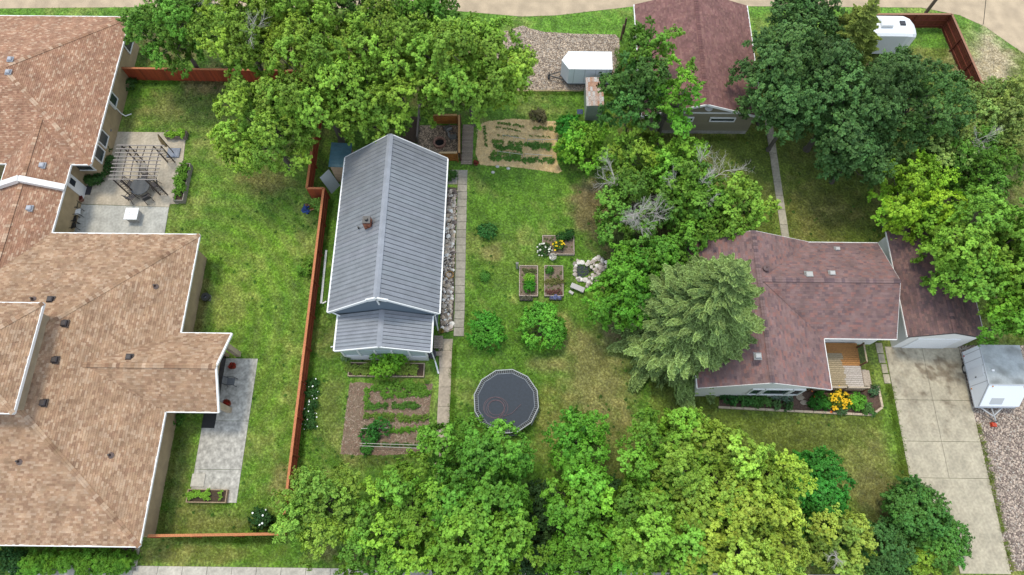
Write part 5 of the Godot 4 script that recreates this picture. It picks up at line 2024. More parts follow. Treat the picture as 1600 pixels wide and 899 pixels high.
	part(bed, "edging", ob, mat("weathered_wood", 0.9))
	var coil = MB.new()
	var cp = g(703, 431)
	var kp = []
	var kr = []
	for i in 60:
		var a = i * 0.35
		kp.append(Vector3(cp.x + cos(a) * (0.26 + 0.03 * sin(i)), 0.14 + i * 0.0012, cp.z + sin(a) * 0.26))
		kr.append(0.018)
	coil.tube(kp, kr, 5, k(222, 164, 70))
	var co = part(self, numbered("coiled_hose"), coil, mat("rubber", 0.6))
	tag(co, "yellow hose coiled on the river stones", "hose")
	var gr = shrub("grass_clump", "dark tuft of long leaves at the head of the stone bed", 703, 275, 9, 0.6, k(70, 110, 50), {"leaf": "long", "clump": 0.3, "cat": "plant"})
	# air conditioner between porch and walk
	var ac = thing("porch_steps", "small grey wooden landing with steps beside the porch", "steps", Vector3(-5.15, 0, -12.9))
	var ab = MB.new()
	for i in 7:
		ab.box(Vector3(0, 0.4, -0.6 + i * 0.13), Vector3(0.6, 0.03, 0.11), vary(k(160, 146, 130), 0.08))
	part(ac, "landing", ab, mat("weathered_wood", 0.9))
	ab = MB.new()
	for q in [[-0.25, -0.6], [0.25, -0.6], [-0.25, 0.2], [0.25, 0.2]]:
		ab.box(Vector3(q[0], 0.19, q[1]), Vector3(0.08, 0.38, 0.08), k(150, 136, 120))
	part(ac, "post", ab, mat("weathered_wood", 0.9))
	ab = MB.new()
	ab.box(Vector3(0.0, 0.2, 0.55), Vector3(0.55, 0.05, 0.3), k(170, 156, 140))
	part(ac, "step", ab, mat("weathered_wood", 0.9))
	flower_pot("small pot with yellow plant at the end of the stone bed", g(690, 519), 0.17, 0.28, k(150, 120, 70), k(120, 120, 50), k(170, 140, 60))
	var bin = MB.new()
	bin.lathe(g(676, 556), [[0.0, 0.0], [0.26, 0.0], [0.3, 0.5], [0.24, 0.52], [0.0, 0.48]], 14, Color(0.03, 0.03, 0.035))
	var bo = part(self, "rain_tub", bin, mat("rubber", 0.6))
	tag(bo, "black tub below the porch downspout", "tub")
	# flower bed in front of the porch
	var fbc = g(607, 570)
	planter("porch_planter", "long timber-edged flower bed in front of the porch", Vector3(fbc.x - 0.08, 0, -11.2), 5.1, 0.9, 0.26, k(206, 184, 158), k(96, 76, 62))
	leafy_fill("bed_plants", "row of mixed low plants in the porch flower bed", Vector3(-8.9, 0.22, -11.2), 4.7, 0.6, 0.2, k(146, 172, 72), 130, 0.19, "small")
	shrub("porch_shrub", "bright green arching shrub in the middle of the porch bed", 603, 562, 30, 1.7, k(132, 190, 52), {"clump": 0.42, "n": 9})
	var gl = shrub("corner_plant", "pale green climbing plant at the porch corner downspout", 540, 558, 7, 0.8, k(120, 150, 100), {"clump": 0.16})
	# raised beds
	var wood = k(206, 188, 172)
	for q in [[811, 416, 841, 463, "tall green plants in its lower half"], [850, 416, 881, 463, "reddish seedlings at its lower end"], [847, 369, 898, 398, "yellow flowers in its middle"]]:
		var a = g(q[0], q[1], 0.15)
		var b = g(q[2], q[3], 0.15)
		planter("raised_bed", "timber framed raised garden bed with " + q[4], Vector3((a.x + b.x) / 2, 0, (a.z + b.z) / 2), b.x - a.x - 0.03, b.z - a.z, 0.25, wood, k(148, 128, 108))
		leafy_fill("seedlings", "scattered seedlings in the raised bed with " + q[4], Vector3((a.x + b.x) / 2, 0.19, (a.z + b.z) / 2), b.x - a.x - 0.3, b.z - a.z - 0.3, 0.06, k(112, 132, 64), 26, 0.09, "small")
	shrub("bed_plant", "leafy green clump in the raised bed with lower planting", 826, 448, 10, 0.55, k(80, 160, 40), {"cat": "plant", "y": 0.2, "clump": 0.2})
	shrub("bed_plant", "light green leaves above the clump in the raised bed", 826, 437, 9, 0.4, k(140, 200, 60), {"cat": "plant", "y": 0.2, "clump": 0.18})
	shrub("bed_plant", "small green plant at the upper corner of the seedling bed", 859, 425, 6, 0.35, k(80, 140, 50), {"cat": "plant", "y": 0.2, "clump": 0.16})
	veg_row("seedling_row", "reddish seedlings at the lower end of the raised bed", g(855, 457, 0.2), g(878, 456, 0.2), 0.35, 0.15, k(136, 92, 84))
	veg_row("seedling_row", "sparse olive seedlings in the middle of the raised bed", g(855, 440, 0.2), g(878, 440, 0.2), 0.4, 0.1, k(128, 128, 70))
	veg_row("seedling_row", "sparse dull seedlings at the upper end of the left raised bed", g(816, 424, 0.2), g(838, 424, 0.2), 0.3, 0.12, k(110, 120, 70))
	shrub("yellow_flowers", "clump of yellow flowers in the crosswise raised bed", 873, 386, 8, 0.5, k(90, 130, 50), {"cat": "plant", "y": 0.2, "flower": k(250, 214, 40), "blooms": 30, "bloom_r": 0.07, "clump": 0.18})
	shrub("bed_plant", "dark green plant behind the yellow flowers", 877, 371, 8, 0.45, k(60, 110, 44), {"cat": "plant", "y": 0.2, "clump": 0.18})
	shrub("bed_plant", "dark green plant at the corner of the crosswise raised bed", 888, 368, 9, 0.45, k(56, 104, 44), {"cat": "plant", "y": 0.2, "clump": 0.18})
	shrub("white_flowers", "dark plant with white blossoms spilling over the raised bed corner", 850, 390, 11, 0.5, k(72, 108, 50), {"cat": "plant", "flower": k(236, 236, 220), "blooms": 26, "bloom_r": 0.07, "clump": 0.2})
	flower_pot("round white pot beside the crosswise raised bed", g(863.5, 404), 0.24, 0.3, k(244, 242, 236), k(220, 216, 206), k(236, 232, 220))
	for q in [[822, 465, k(120, 120, 100), "mossy trough behind the raised bed of tall plants"], [868, 464, k(140, 150, 200), "trough of lilac flowers at the foot of the seedling bed"]]:
		var p = g(q[0], q[1])
		planter("flower_trough", q[3], Vector3(p.x, 0, p.z + 0.1), 0.9, 0.3, 0.2, k(96, 92, 84), q[2] * 0.6)
		leafy_fill("trough_flowers", q[3].replace("trough", "flowers in the trough"), Vector3(p.x, 0.16, p.z + 0.1), 0.6, 0.2, 0.12, q[2], 10, 0.12, "small")
	var po = MB.new()
	var pp = g(808, 419)
	po.box(pp + Vector3(0, 0.42, 0), Vector3(0.16, 0.84, 0.12), k(196, 192, 182))
	po.box(pp + Vector3(0, 0.86, 0), Vector3(0.2, 0.05, 0.16), k(150, 146, 138))
	var poo = part(self, "garden_post", po, mat("weathered_wood", 0.9))
	tag(poo, "short pale post at the corner of the raised bed", "post")
	# pond
	var pn = thing("garden_pond", "small dark pond ringed with pale stones beside the hedge", "pond")
	var wp = MB.new()
	var wpoly = gpoly([[900, 420], [904, 414], [914, 416], [925, 415], [928, 422], [918, 430], [908, 435], [901, 430]])
	wp.prism(wpoly, 0.012, 0.012, Color(0.012, 0.012, 0.013))
	part(pn, "water", wp, mat("pond_water", 0.06))
	var sp = [k(220, 210, 198, 0.75), k(200, 188, 176, 0.7), k(234, 228, 220, 0.8), k(180, 170, 160)]
	var ringp = [[897, 424], [897, 418], [900, 413], [905, 410], [911, 410], [917, 412], [922, 411], [926, 409], [931, 406], [937, 405], [942, 407], [945, 411], [944, 417], [940, 423], [935, 428], [931, 433], [926, 430], [920, 434], [914, 438], [908, 439], [902, 436], [898, 430], [932, 414], [936, 418], [930, 421], [934, 425], [927, 437], [922, 441], [931, 440], [928, 445], [934, 444], [920, 446], [939, 414], [926, 416], [938, 420], [928, 424]]
	for q in ringp:
		for i in 3:
			var p = g(q[0] + rf(-3, 3), q[1] + rf(-2.4, 2.4))
			var s = rf(0.09, 0.19)
			var ti = rng.randi() % 4
			piece(pn, "stone", stone_piece(rng.randi() % 4, 20 + ti, sp[ti]), Transform3D(Basis(Vector3.UP, rf(0, TAU)).scaled(Vector3(s, s * 0.7, s * rf(0.7, 1.2))), Vector3(p.x, 0.04 + rf(0, 0.06), p.z)))
	var bn = thing("garden_bench", "tilted white stone bench slab beside the pond", "bench", g(902, 452) + Vector3(0, 0, 0), "", -0.42)
	var bb = MB.new()
	bb.cbox(Vector3(0, 0.3, 0), Vector3(1.0, 0.1, 0.36), 0.02, k(226, 220, 214), Basis(Vector3.RIGHT, 0.25))
	part(bn, "seat", bb, mat("stone", 0.85))
	for s in [-0.35, 0.35]:
		bb = MB.new()
		bb.box(Vector3(s, 0.13, 0), Vector3(0.14, 0.26, 0.28), k(206, 200, 194))
		part(bn, "leg", bb, mat("stone", 0.85))
	var bl = MB.new()
	bl.cbox(g(892.5, 458) + Vector3(0, 0.08, 0), Vector3(0.34, 0.16, 0.2), 0.02, k(226, 220, 212), Basis(Vector3.UP, -0.6))
	var blo = part(self, "stone_block", bl, mat("stone", 0.85))
	tag(blo, "small white stone block beside the bench slab", "stone block")
	# shrubs of the middle lawn
	shrub("lilac_bush", "loose bright green bush on the lawn beside the paver path", 758, 516, 32, 1.7, k(96, 172, 54), {"clump": 0.4, "n": 9})
	shrub("apple_bush", "rounded bright green bush on the lawn above the trampoline", 846, 512, 39, 2.1, k(112, 182, 58), {"clump": 0.45, "n": 11})
	shrub("young_shrub", "small dark bluish shrub alone on the upper lawn", 761, 361, 15, 0.7, k(72, 130, 60), {"clump": 0.26})
	shrub("young_shrub", "little bright shrub on the lawn beside the yellow hose", 757, 431, 9, 0.5, k(96, 150, 56), {"clump": 0.2})
	shrub("fence_weeds", "pale green weeds growing at the red fence foot", 478, 420, 13, 0.6, k(126, 176, 60), {"clump": 0.28})
	# white-flowered plants along the fence
	for q in [[489, 600], [487, 615], [486, 632], [483, 648], [484, 664]]:
		shrub("daisy_plant", "low plant with white flowers along the inside of the fence", q[0], q[1], 9, 0.45, k(66, 110, 50), {"cat": "plant", "group": "white-flowered plants along the fence", "flower": k(240, 240, 236), "blooms": 6, "bloom_r": 0.04, "clump": 0.22})

	# fire pit
	var fp = gpoly([[655, 196], [718, 196], [717, 250], [690, 252], [650, 236]])
	sheet("fire_pit_gravel", fp, 0.008, k(186, 162, 136), mat("gravel", 0.95), "brown gravel round the fire pit")
	var fc = g(687, 224)
	var fo = thing("fire_pit", "round brick fire pit with black ash on brown gravel", "fire pit", Vector3(fc.x, 0, fc.z))
	for i in 16:
		var a = TAU * i / 16
		var b = MB.new()
		b.cbox(Vector3(cos(a) * 0.42, 0.12, sin(a) * 0.42), Vector3(0.16, 0.24, 0.15), 0.015, vary(k(196, 150, 128), 0.12), Basis(Vector3.UP, -a + PI / 2))
		part(fo, "brick", b, mat("clay", 0.85))
	var ash = MB.new()
	ash.lathe(Vector3.ZERO, [[0.0, 0.05], [0.34, 0.03], [0.36, 0.0]], 16, Color(0.015, 0.014, 0.013))
	part(fo, "ash", ash, mat("soil", 0.98))
	for q in [[700, 206, 0.5], [709, 219, -1.4]]:
		var p = g(q[0], q[1])
		patio_chair("lawn_chair", "grey folding chair beside the brick fire pit", Vector3(p.x, 0.01, p.z), q[2], k(110, 106, 102), k(150, 146, 140), "chairs at the fire pit")
	# boardwalk
	var bw = thing("boardwalk", "grey plank boardwalk between fire pit and straw garden", "boardwalk")
	var w0 = g(723, 196)
	var w1 = g(738, 258)
	var nb = 24
	for i in nb:
		var b = MB.new()
		b.cbox(Vector3((w0.x + w1.x) / 2 + rf(-0.02, 0.02), 0.1, lerpf(w0.z, w1.z, (i + 0.5) / nb)), Vector3(0.85, 0.06, (w1.z - w0.z) / nb - 0.02), 0.008, vary(k(158, 142, 124), 0.12))
		part(bw, "plank", b, mat("weathered_wood", 0.9))
	# dark deck behind the house
	var dd = thing("back_deck", "dark brown deck behind the grey-roofed house", "deck")
	var e0 = g(630, 186)
	var e1 = g(653, 226)
	for i in 12:
		var b = MB.new()
		b.box(Vector3(lerpf(e0.x, e1.x, (i + 0.5) / 12), 0.3, (e0.z + e1.z) / 2), Vector3((e1.x - e0.x) / 12 - 0.012, 0.05, e1.z - e0.z), vary(k(96, 78, 62), 0.12))
		part(dd, "plank", b, mat("weathered_wood", 0.9))
	var rl = MB.new()
	rl.beam(Vector3(e1.x + 0.05, 1.1, e0.z - 1), Vector3(e1.x + 0.05, 1.1, e1.z), 0.1, 0.05, k(150, 140, 130))
	rl.beam(Vector3(e1.x + 0.05, 0.6, e0.z - 1), Vector3(e1.x + 0.05, 0.6, e1.z), 0.05, 0.05, k(140, 130, 120))
	part(dd, "railing", rl, mat("weathered_wood", 0.9))
	for i in 4:
		var b = MB.new()
		b.box(Vector3(e1.x + 0.05, 0.55, lerpf(e0.z - 1, e1.z, i / 3.0)), Vector3(0.09, 1.1, 0.09), k(130, 120, 108))
		part(dd, "railing_post", b, mat("weathered_wood", 0.9))
	# teal shed
	var ts = thing("teal_shed", "wooden lean-to shed with teal metal roof beside the house", "shed")
	var h = 2.3
	var s0 = g(518, 224, h)
	var s1 = g(546, 262, h)
	var tw = MB.new()
	tw.box(Vector3((s0.x + s1.x) / 2, 1.1, (s0.z + s1.z) / 2), Vector3(s1.x - s0.x - 0.2, 2.2, s1.z - s0.z - 0.25), k(188, 160, 128))
	part(ts, "wall", tw, mat("weathered_wood", 0.9))
	for i in 9:
		var b = MB.new()
		b.box(Vector3((s0.x + s1.x) / 2, 0.15 + i * 0.24, s1.z - 0.11), Vector3(s1.x - s0.x - 0.16, 0.22, 0.03), vary(k(196, 168, 136), 0.1))
		part(ts, "plank", b, mat("weathered_wood", 0.9))
	for i in 6:
		var b = MB.new()
		b.box(Vector3((s0.x + s1.x) / 2, h + 0.03, lerpf(s0.z, s1.z, (i + 0.5) / 6)), Vector3(s1.x - s0.x, 0.03, (s1.z - s0.z) / 6 - 0.01), vary(k(94, 134, 146), 0.05), Basis(Vector3.FORWARD, 0.06))
		b.box(Vector3((s0.x + s1.x) / 2, h + 0.05, lerpf(s0.z, s1.z, float(i) / 6) + 0.02), Vector3(s1.x - s0.x, 0.03, 0.04), k(94, 134, 146), Basis(Vector3.FORWARD, 0.06))
		part(ts, "roof_panel", b, mat("roof_metal", 0.38))
	var lp = MB.new()
	var l0 = g(518, 300)
	lp.box(l0 + Vector3(0.05, 0.8, -0.4), Vector3(0.9, 1.8, 0.05), k(206, 210, 206), Basis(Vector3.UP, 0.9) * Basis(Vector3.RIGHT, -0.35))
	var lo = part(self, "leaning_panel", lp, mat("painted_trim", 0.5))
	tag(lo, "pale sheet leaning between the red fence and the wooden shed", "panel")
	keep_off_rect(-15, -34, -13.95, -24.4)
	keep_off_rect(-13.6, -29, -12.1, -25)
	# gardener
	person_gardening()

func person_gardening() -> void:
	var at = g(480, 332)
	var o = thing("person", "person in blue shirt and jeans crouching at the plants by the fence", "person", Vector3(at.x, 0, at.z), "", -1.25)
	# joints: the figure faces -z (turned towards the fence plants); [a, b, ra, rb, colour]
	var jean = k(60, 92, 170)
	var shirt = k(46, 70, 128)
	var skin = k(206, 150, 116)
	var hair = k(120, 84, 60)
	var shoe = k(40, 40, 44)
	var hip = Vector3(0, 0.42, 0.18)
	var chest = Vector3(0, 0.78, -0.08)
	var neck = Vector3(0, 0.92, -0.17)
	var head = Vector3(0, 1.03, -0.24)
	var bones = [[hip, chest, 0.15, 0.15, shirt], [chest, neck, 0.13, 0.06, shirt], [head, head + Vector3(0, 0.03, 0.03), 0.105, 0.1, hair], [head + Vector3(0, -0.04, -0.05), head + Vector3(0, -0.05, -0.07), 0.075, 0.06, skin], [head + Vector3(0, -0.03, -0.1), head + Vector3(0, -0.05, -0.13), 0.02, 0.015, skin]]
	for s in [-1.0, 1.0]:
		var h = hip + Vector3(s * 0.1, -0.02, 0)
		var kn = Vector3(s * 0.17, 0.44, -0.24)
		var an = Vector3(s * 0.15, 0.09, 0.06)
		bones.append([h, kn, 0.1, 0.07, jean])
		bones.append([kn, an, 0.07, 0.045, jean])
		bones.append([an, an + Vector3(s * 0.02, -0.05, -0.17), 0.045, 0.035, shoe])
		var sh = chest + Vector3(s * 0.19, 0.04, 0)
		var el = sh + Vector3(s * 0.05, -0.24, -0.18)
		var wr = el + Vector3(-s * 0.06, -0.08, -0.24)
		bones.append([chest + Vector3(s * 0.08, 0.04, 0), sh, 0.09, 0.07, shirt])
		bones.append([sh, el, 0.06, 0.045, shirt])
		bones.append([el, wr, 0.045, 0.03, skin])
		for f in 4:
			bones.append([wr + Vector3((f - 1.5) * 0.018, 0, -0.04), wr + Vector3((f - 1.5) * 0.022, -0.03 - 0.008 * f, -0.12 + absf(f - 1.3) * 0.012), 0.012, 0.009, skin])
		bones.append([wr + Vector3(-s * 0.02, 0, -0.02), wr + Vector3(-s * 0.05, -0.02, -0.08), 0.013, 0.009, skin])
		bones.append([head + Vector3(s * 0.1, -0.02, -0.02), head + Vector3(s * 0.105, -0.03, -0.02), 0.02, 0.018, skin])
	var b = nets(bones, 0.025)
	part(o, "body", b, mat("cloth", 0.9))
	var pot = MB.new()
	pot.lathe(g(489, 325), [[0.0, 0.0], [0.16, 0.0], [0.22, 0.3], [0.19, 0.3], [0.14, 0.05]], 12, k(222, 140, 50))
	var po = part(self, "orange_bucket", pot, mat("clay", 0.85))
	tag(po, "orange bucket beside the crouching person", "bucket")
	shrub("fence_plant", "light green leafy plant in front of the fence corner", 497, 320, 10, 0.9, k(140, 186, 76), {"clump": 0.26})

# smooth union of tapered bones as one surface
func nets(bones: Array, cell: float) -> MB:
	var lo = Vector3(INF, INF, INF)
	var hi = -lo
	for q in bones:
		for i in 2:
			var r = q[2 + i] + 0.06
			lo = lo.min(q[i] - Vector3(r, r, r))
			hi = hi.max(q[i] + Vector3(r, r, r))
	var n = Vector3i(((hi - lo) / cell).ceil()) + Vector3i.ONE
	var val := PackedFloat32Array()
	var own := PackedInt32Array()
	val.resize(n.x * n.y * n.z)
	own.resize(val.size())
	val.fill(1.0)
	for bi in bones.size():
		var q = bones[bi]
		var a: Vector3 = q[0]
		var d: Vector3 = q[1] - a
		var l2 = maxf(d.length_squared(), 1e-6)
		var pad = maxf(q[2], q[3]) + 0.06
		var l = ((a.min(q[1]) - Vector3.ONE * pad - lo) / cell).floor().max(Vector3.ZERO)
		var u = ((a.max(q[1]) + Vector3.ONE * pad - lo) / cell).ceil()
		for z in range(int(l.z), mini(int(u.z) + 1, n.z)):
			for y in range(int(l.y), mini(int(u.y) + 1, n.y)):
				for x in range(int(l.x), mini(int(u.x) + 1, n.x)):
					var p = lo + Vector3(x, y, z) * cell
					var t = clampf((p - a).dot(d) / l2, 0, 1)
					var ds = (p - a - d * t).length() - lerpf(q[2], q[3], t)
					var at = (z * n.y + y) * n.x + x
					var old = val[at]
					if ds < old:
						own[at] = bi
					var kk = 0.02
					var hh = maxf(kk - absf(ds - old), 0.0) / kk
					val[at] = minf(ds, old) - hh * hh * kk * 0.25
	var mb = MB.new()
	var vid := {}
	var vs = []
	var st = [1, n.x, n.x * n.y]
	for z in n.z - 1:
		for y in n.y - 1:
			for x in n.x - 1:
				var base = (z * n.y + y) * n.x + x
				var cnt = 0
				var acc = Vector3.ZERO
				var cr = []
				var inside = 0
				var o = 0
				for c in 8:
					var f = val[base + (c & 1) * st[0] + ((c >> 1) & 1) * st[1] + ((c >> 2) & 1) * st[2]]
					cr.append(f)
					if f < 0:
						inside += 1
						o = own[base + (c & 1) * st[0] + ((c >> 1) & 1) * st[1] + ((c >> 2) & 1) * st[2]]
				if inside == 0 or inside == 8:
					continue
				for e in [[0, 1], [2, 3], [4, 5], [6, 7], [0, 2], [1, 3], [4, 6], [5, 7], [0, 4], [1, 5], [2, 6], [3, 7]]:
					var fa = cr[e[0]]
					var fb = cr[e[1]]
					if (fa < 0) != (fb < 0):
						var t = fa / (fa - fb)
						var pa = Vector3(e[0] & 1, (e[0] >> 1) & 1, (e[0] >> 2) & 1)
						var pb = Vector3(e[1] & 1, (e[1] >> 1) & 1, (e[1] >> 2) & 1)
						acc += pa.lerp(pb, t)
						cnt += 1
				vid[base] = vs.size()
				vs.append([lo + (Vector3(x, y, z) + acc / cnt) * cell, bones[o][4]])
	for base in vid:
		for ax in 3:
			var u = st[(ax + 1) % 3]
			var w = st[(ax + 2) % 3]
			if (val[base] < 0) != (val[base + st[ax]] < 0) and vid.has(base - u) and vid.has(base - w) and vid.has(base - u - w):
				var q = [vs[vid[base]], vs[vid[base - u]], vs[vid[base - u - w]], vs[vid[base - w]]]
				for i in [0, 1, 2, 0, 2, 3]:
					mb.v.push_back(q[i][0])
					mb.c.push_back(q[i][1])
	return mb

func pole_part(parent: Node3D, n: String, a: Vector3, b: Vector3, r: float, col: Color) -> void:
	var mb = MB.new()
	mb.tube([a, b], [r, r], 6, col)
	part(parent, n, mb, mat("painted_trim", 0.5))

func trellis(label: String, a: Vector3, b: Vector3, h: float, col: Color) -> void:
	var o = thing("plant_support", label, "plant support")
	pole_part(o, "top_rail", a + Vector3(0, h, 0), b + Vector3(0, h, 0), 0.022, col)
	for q in [a, (a + b) * 0.5, b]:
		pole_part(o, "stake", q, q + Vector3(0, h + 0.05, 0), 0.02, col)

func gardens() -> void:
	rng.seed = 19
	# straw mulched garden
	var sp = gpoly([[748, 196], [762, 190], [800, 186], [868, 190], [872, 214], [868, 232], [871, 254], [878, 268], [872, 271], [842, 266], [800, 261], [750, 258], [743, 240]])
	sheet("straw_garden", sp, 0.008, k(226, 196, 140, 0.7), mat("straw", 0.95, 0.45, 0.7, 0.25, 3.0, 3.0), "straw mulched vegetable garden beside the boardwalk")
	# straw lying in ridges between the rows
	var st = MB.new()
	var sc = [k(232, 202, 148, 0.7), k(216, 184, 128, 0.7), k(240, 214, 166, 0.7), k(200, 168, 116, 0.7)]
	for i in 5200:
		var p = Vector2(rf(-4.6, 3.9), rf(-31.6, -26.2))
		if not Geometry2D.is_point_in_polygon(p, sp):
			continue
		var a = rf(0, TAU)
		var d = Vector3(cos(a), rf(-0.1, 0.25), sin(a)) * rf(0.05, 0.13)
		var s = Vector3(-d.z, 0, d.x).normalized() * 0.012
		var o = Vector3(p.x, rf(0.02, 0.06), p.y)
		st.quad(o - d - s, o - d + s, o + d + s, o + d - s, vary(sc[rng.randi() % 4], 0.12))
	var so = struct("straw", st, mat("straw_stalk", 0.9))
	so.set_meta("kind", "stuff")
	so.set_meta("label", "loose golden straw spread over the vegetable garden")
	so.set_meta("category", "straw")
	# rows, read from the photograph
	var dk = k(98, 146, 58)
	var md = k(120, 160, 66)
	var rows = [[[778, 192], [820, 199], md, 0.3, "thin row of seedlings at the top of the straw garden"], [[776, 199], [818, 206], dk, 0.22, "low row of seedlings along the second straw ridge"], [[836, 200], [868, 202], md, 0.4, "patchy green row at the upper end of the straw garden"], [[778, 212], [812, 214], dk, 0.2, "short sparse row in the middle of the straw garden"],
		[[826, 213], [862, 215], md, 0.2, "sparse row beside the leafy bush in the straw garden"], [[772, 222], [818, 226], md, 0.42, "green row under the upper plant support"], [[774, 230], [818, 233], dk, 0.6, "dense dark row under the upper plant support"], [[824, 228], [862, 231], dk, 0.7, "dense dark row beside the middle stake"],
		[[768, 240], [816, 243], md, 0.45, "green row between the two plant supports"], [[766, 247], [814, 250], dk, 0.55, "dark row under the lower plant support"], [[820, 250], [866, 252], dk, 0.6, "dark row at the lower end of the straw garden"], [[757, 200], [760, 232], dk, 0.3, "dark narrow row beside the straw path"]]
	for q in rows:
		veg_row("vegetable_row", q[4], g(q[0][0], q[0][1]), g(q[1][0], q[1][1]), q[3] * 0.72, q[3] * 0.6, q[2])
	var wt = k(206, 198, 184)
	trellis("pale plant support over the upper dark vegetable row", g(786, 219), g(820, 225), 0.7, wt)
	trellis("pale plant support reaching the leafy bush", g(824, 226), g(870, 226), 0.7, wt)
	trellis("pale plant support over the lower vegetable row", g(778, 243), g(816, 248), 0.6, wt)
	trellis("long pale plant support at the lower end of the straw garden", g(820, 247), g(862, 250), 0.6, wt)
	flower_pot("pot of red flowers at the corner of the straw garden", g(744, 257), 0.2, 0.25, k(140, 80, 60), k(110, 60, 40), k(170, 60, 50))
	for q in [[770, 270, "white stone lying in the grass below the straw garden"], [777, 261, "grey stone at the lower straw edge"], [794, 264, "flat grey stone beside the lower straw edge"]]:
		var sm = piece(self, numbered("garden_stone"), stone_piece(1, 31, k(220, 216, 206)), Transform3D(Basis().scaled(Vector3(0.16, 0.1, 0.13)), g(q[0], q[1]) + Vector3(0, 0.05, 0)))
		tag(sm, q[2], "stone")
	shrub("currant_bush", "deep green leafy bush bordering the straw garden", 888, 200, 24, 1.3, k(70, 150, 44), {"clump": 0.4, "n": 8})
	shrub("currant_bush", "bright leafy bush between the straw garden and the tree hedge", 895, 232, 26, 1.5, k(92, 170, 46), {"clump": 0.4, "n": 8})
	var sp2 = thing("solar_panel", "small dark solar panel on a stake above the green bush", "solar panel", g(904, 189))
	var b = MB.new()
	b.box(Vector3(0, 1.2, 0), Vector3(0.45, 0.03, 0.36), Color(0.03, 0.04, 0.08), Basis(Vector3.RIGHT, 0.5))
	part(sp2, "panel", b, mat("dark_glass", 0.08))
	pole_part(sp2, "stake", Vector3(0, 0, 0), Vector3(0, 1.18, 0), 0.02, k(120, 120, 120))
	shrub("dry_bush", "dry brownish bush behind the straw garden", 841, 182, 14, 0.6, k(126, 118, 80), {"clump": 0.24, "dens": 0.8})
	b = MB.new()
	b.lathe(Vector3.ZERO, [[0.0, 0.02], [0.12, 0.0], [0.15, 0.26], [0.13, 0.26], [0.11, 0.04], [0.0, 0.04]], 12, Color(0.02, 0.02, 0.02))
	var bk = part(self, "black_bucket", b, mat("rubber", 0.6))
	bk.position = g(842, 190)
	tag(bk, "small black bucket in front of the dry brownish bush", "bucket")

	# lower vegetable plot
	var vp = gpoly([[546, 600], [560, 597], [600, 602], [676, 600], [671, 640], [668, 708], [600, 712], [560, 711], [532, 710], [538, 660]])
	sheet("vegetable_plot", vp, 0.008, k(150, 128, 106), mat("soil", 0.98), "bare tilled soil of the vegetable plot before the porch")
	var lt = MB.new()
	for i in 2600:
		var p = g(rf(532, 676), rf(598, 712))
		if not Geometry2D.is_point_in_polygon(Vector2(p.x, p.z), vp):
			continue
		var a = rf(0, TAU)
		var d = Vector3(cos(a), rf(-0.1, 0.2), sin(a)) * rf(0.03, 0.1)
		var s = Vector3(-d.z, 0, d.x).normalized() * rf(0.01, 0.03)
		lt.quad(p - d - s + Vector3(0, 0.03, 0), p - d + s + Vector3(0, 0.03, 0), p + d + s + Vector3(0, 0.03, 0), p + d - s + Vector3(0, 0.03, 0), vary([k(176, 150, 126), k(132, 106, 88), k(192, 170, 148), k(160, 124, 104)][rng.randi() % 4], 0.12))
	var lo = struct("wood_mulch", lt, mat("straw_stalk", 0.9))
	lo.set_meta("kind", "stuff")
	lo.set_meta("label", "wood chips and dry stalks scattered over the vegetable plot")
	lo.set_meta("category", "mulch")
	var lg = k(112, 160, 54)
	var rows2 = [[[586, 606], [668, 602], lg, 0.55, "top row of bright bean plants nearest the porch bed"], [[594, 618], [672, 614], lg, 0.42, "second row of bright bean plants below the porch bed"], [[574, 635], [655, 634], k(92, 140, 50), 0.42, "row of potato plants in the middle of the plot"], [[574, 652], [668, 654], k(122, 156, 60), 0.4, "row of lighter potato plants below the middle"],
		[[614, 672], [668, 672], k(112, 172, 48), 0.36, "short row of bright carrots beside the squash"], [[572, 612], [574, 642], lg, 0.35, "column of plants joining the bean rows"], [[566, 694], [668, 697], k(96, 130, 60), 0.25, "sparse row of peas between two pale poles"]]
	for q in rows2:
		veg_row("vegetable_row", q[4], g(q[0][0], q[0][1]), g(q[1][0], q[1][1]), q[3], q[3] * 0.8, q[2])
	shrub("squash_plant", "big dark leafed squash plant in the vegetable plot", 594, 668, 17, 0.6, k(64, 130, 48), {"cat": "plant", "clump": 0.3})
	shrub("squash_plant", "spreading dark squash plant by the pale poles", 577, 680, 16, 0.55, k(70, 136, 50), {"cat": "plant", "clump": 0.28})
	shrub("squash_plant", "small squash plant below the pale poles", 572, 702, 9, 0.4, k(84, 146, 52), {"cat": "plant", "clump": 0.22})
	for q in [[564, 670, 606, 669, "pale pole lying over the squash leaves"], [562, 693, 660, 696, "upper of two long pale poles across the plot"], [562, 697, 660, 701, "lower of two long pale poles across the plot"]]:
		var pm = MB.new()
		pm.tube([g(q[0], q[1], 0.4), g(q[2], q[3], 0.4)], [0.022, 0.022], 6, k(206, 204, 190))
		for t in [0.03, 0.97]:
			var e = g(q[0], q[1], 0.4).lerp(g(q[2], q[3], 0.4), t)
			pm.tube([Vector3(e.x, 0, e.z), e], [0.018, 0.018], 6, k(206, 204, 190))
		var po = part(self, numbered("garden_pole"), pm, mat("painted_trim", 0.5))
		tag(po, q[4], "pole")

	# flower bed of the maroon-roofed house
	var fb = gpoly([[1124, 604], [1290, 612], [1370, 604], [1377, 636], [1362, 648], [1240, 642], [1124, 636]])
	sheet("flower_bed", fb, 0.008, k(112, 88, 74), mat("soil", 0.98), "dark soil of the flower bed along the white bungalow")
	var ed = thing("bed_edging", "pale pink stone edging round the bungalow flower bed", "edging")
	var ep = [[1122, 637], [1180, 640], [1240, 643], [1300, 646], [1362, 649], [1378, 637], [1371, 604]]
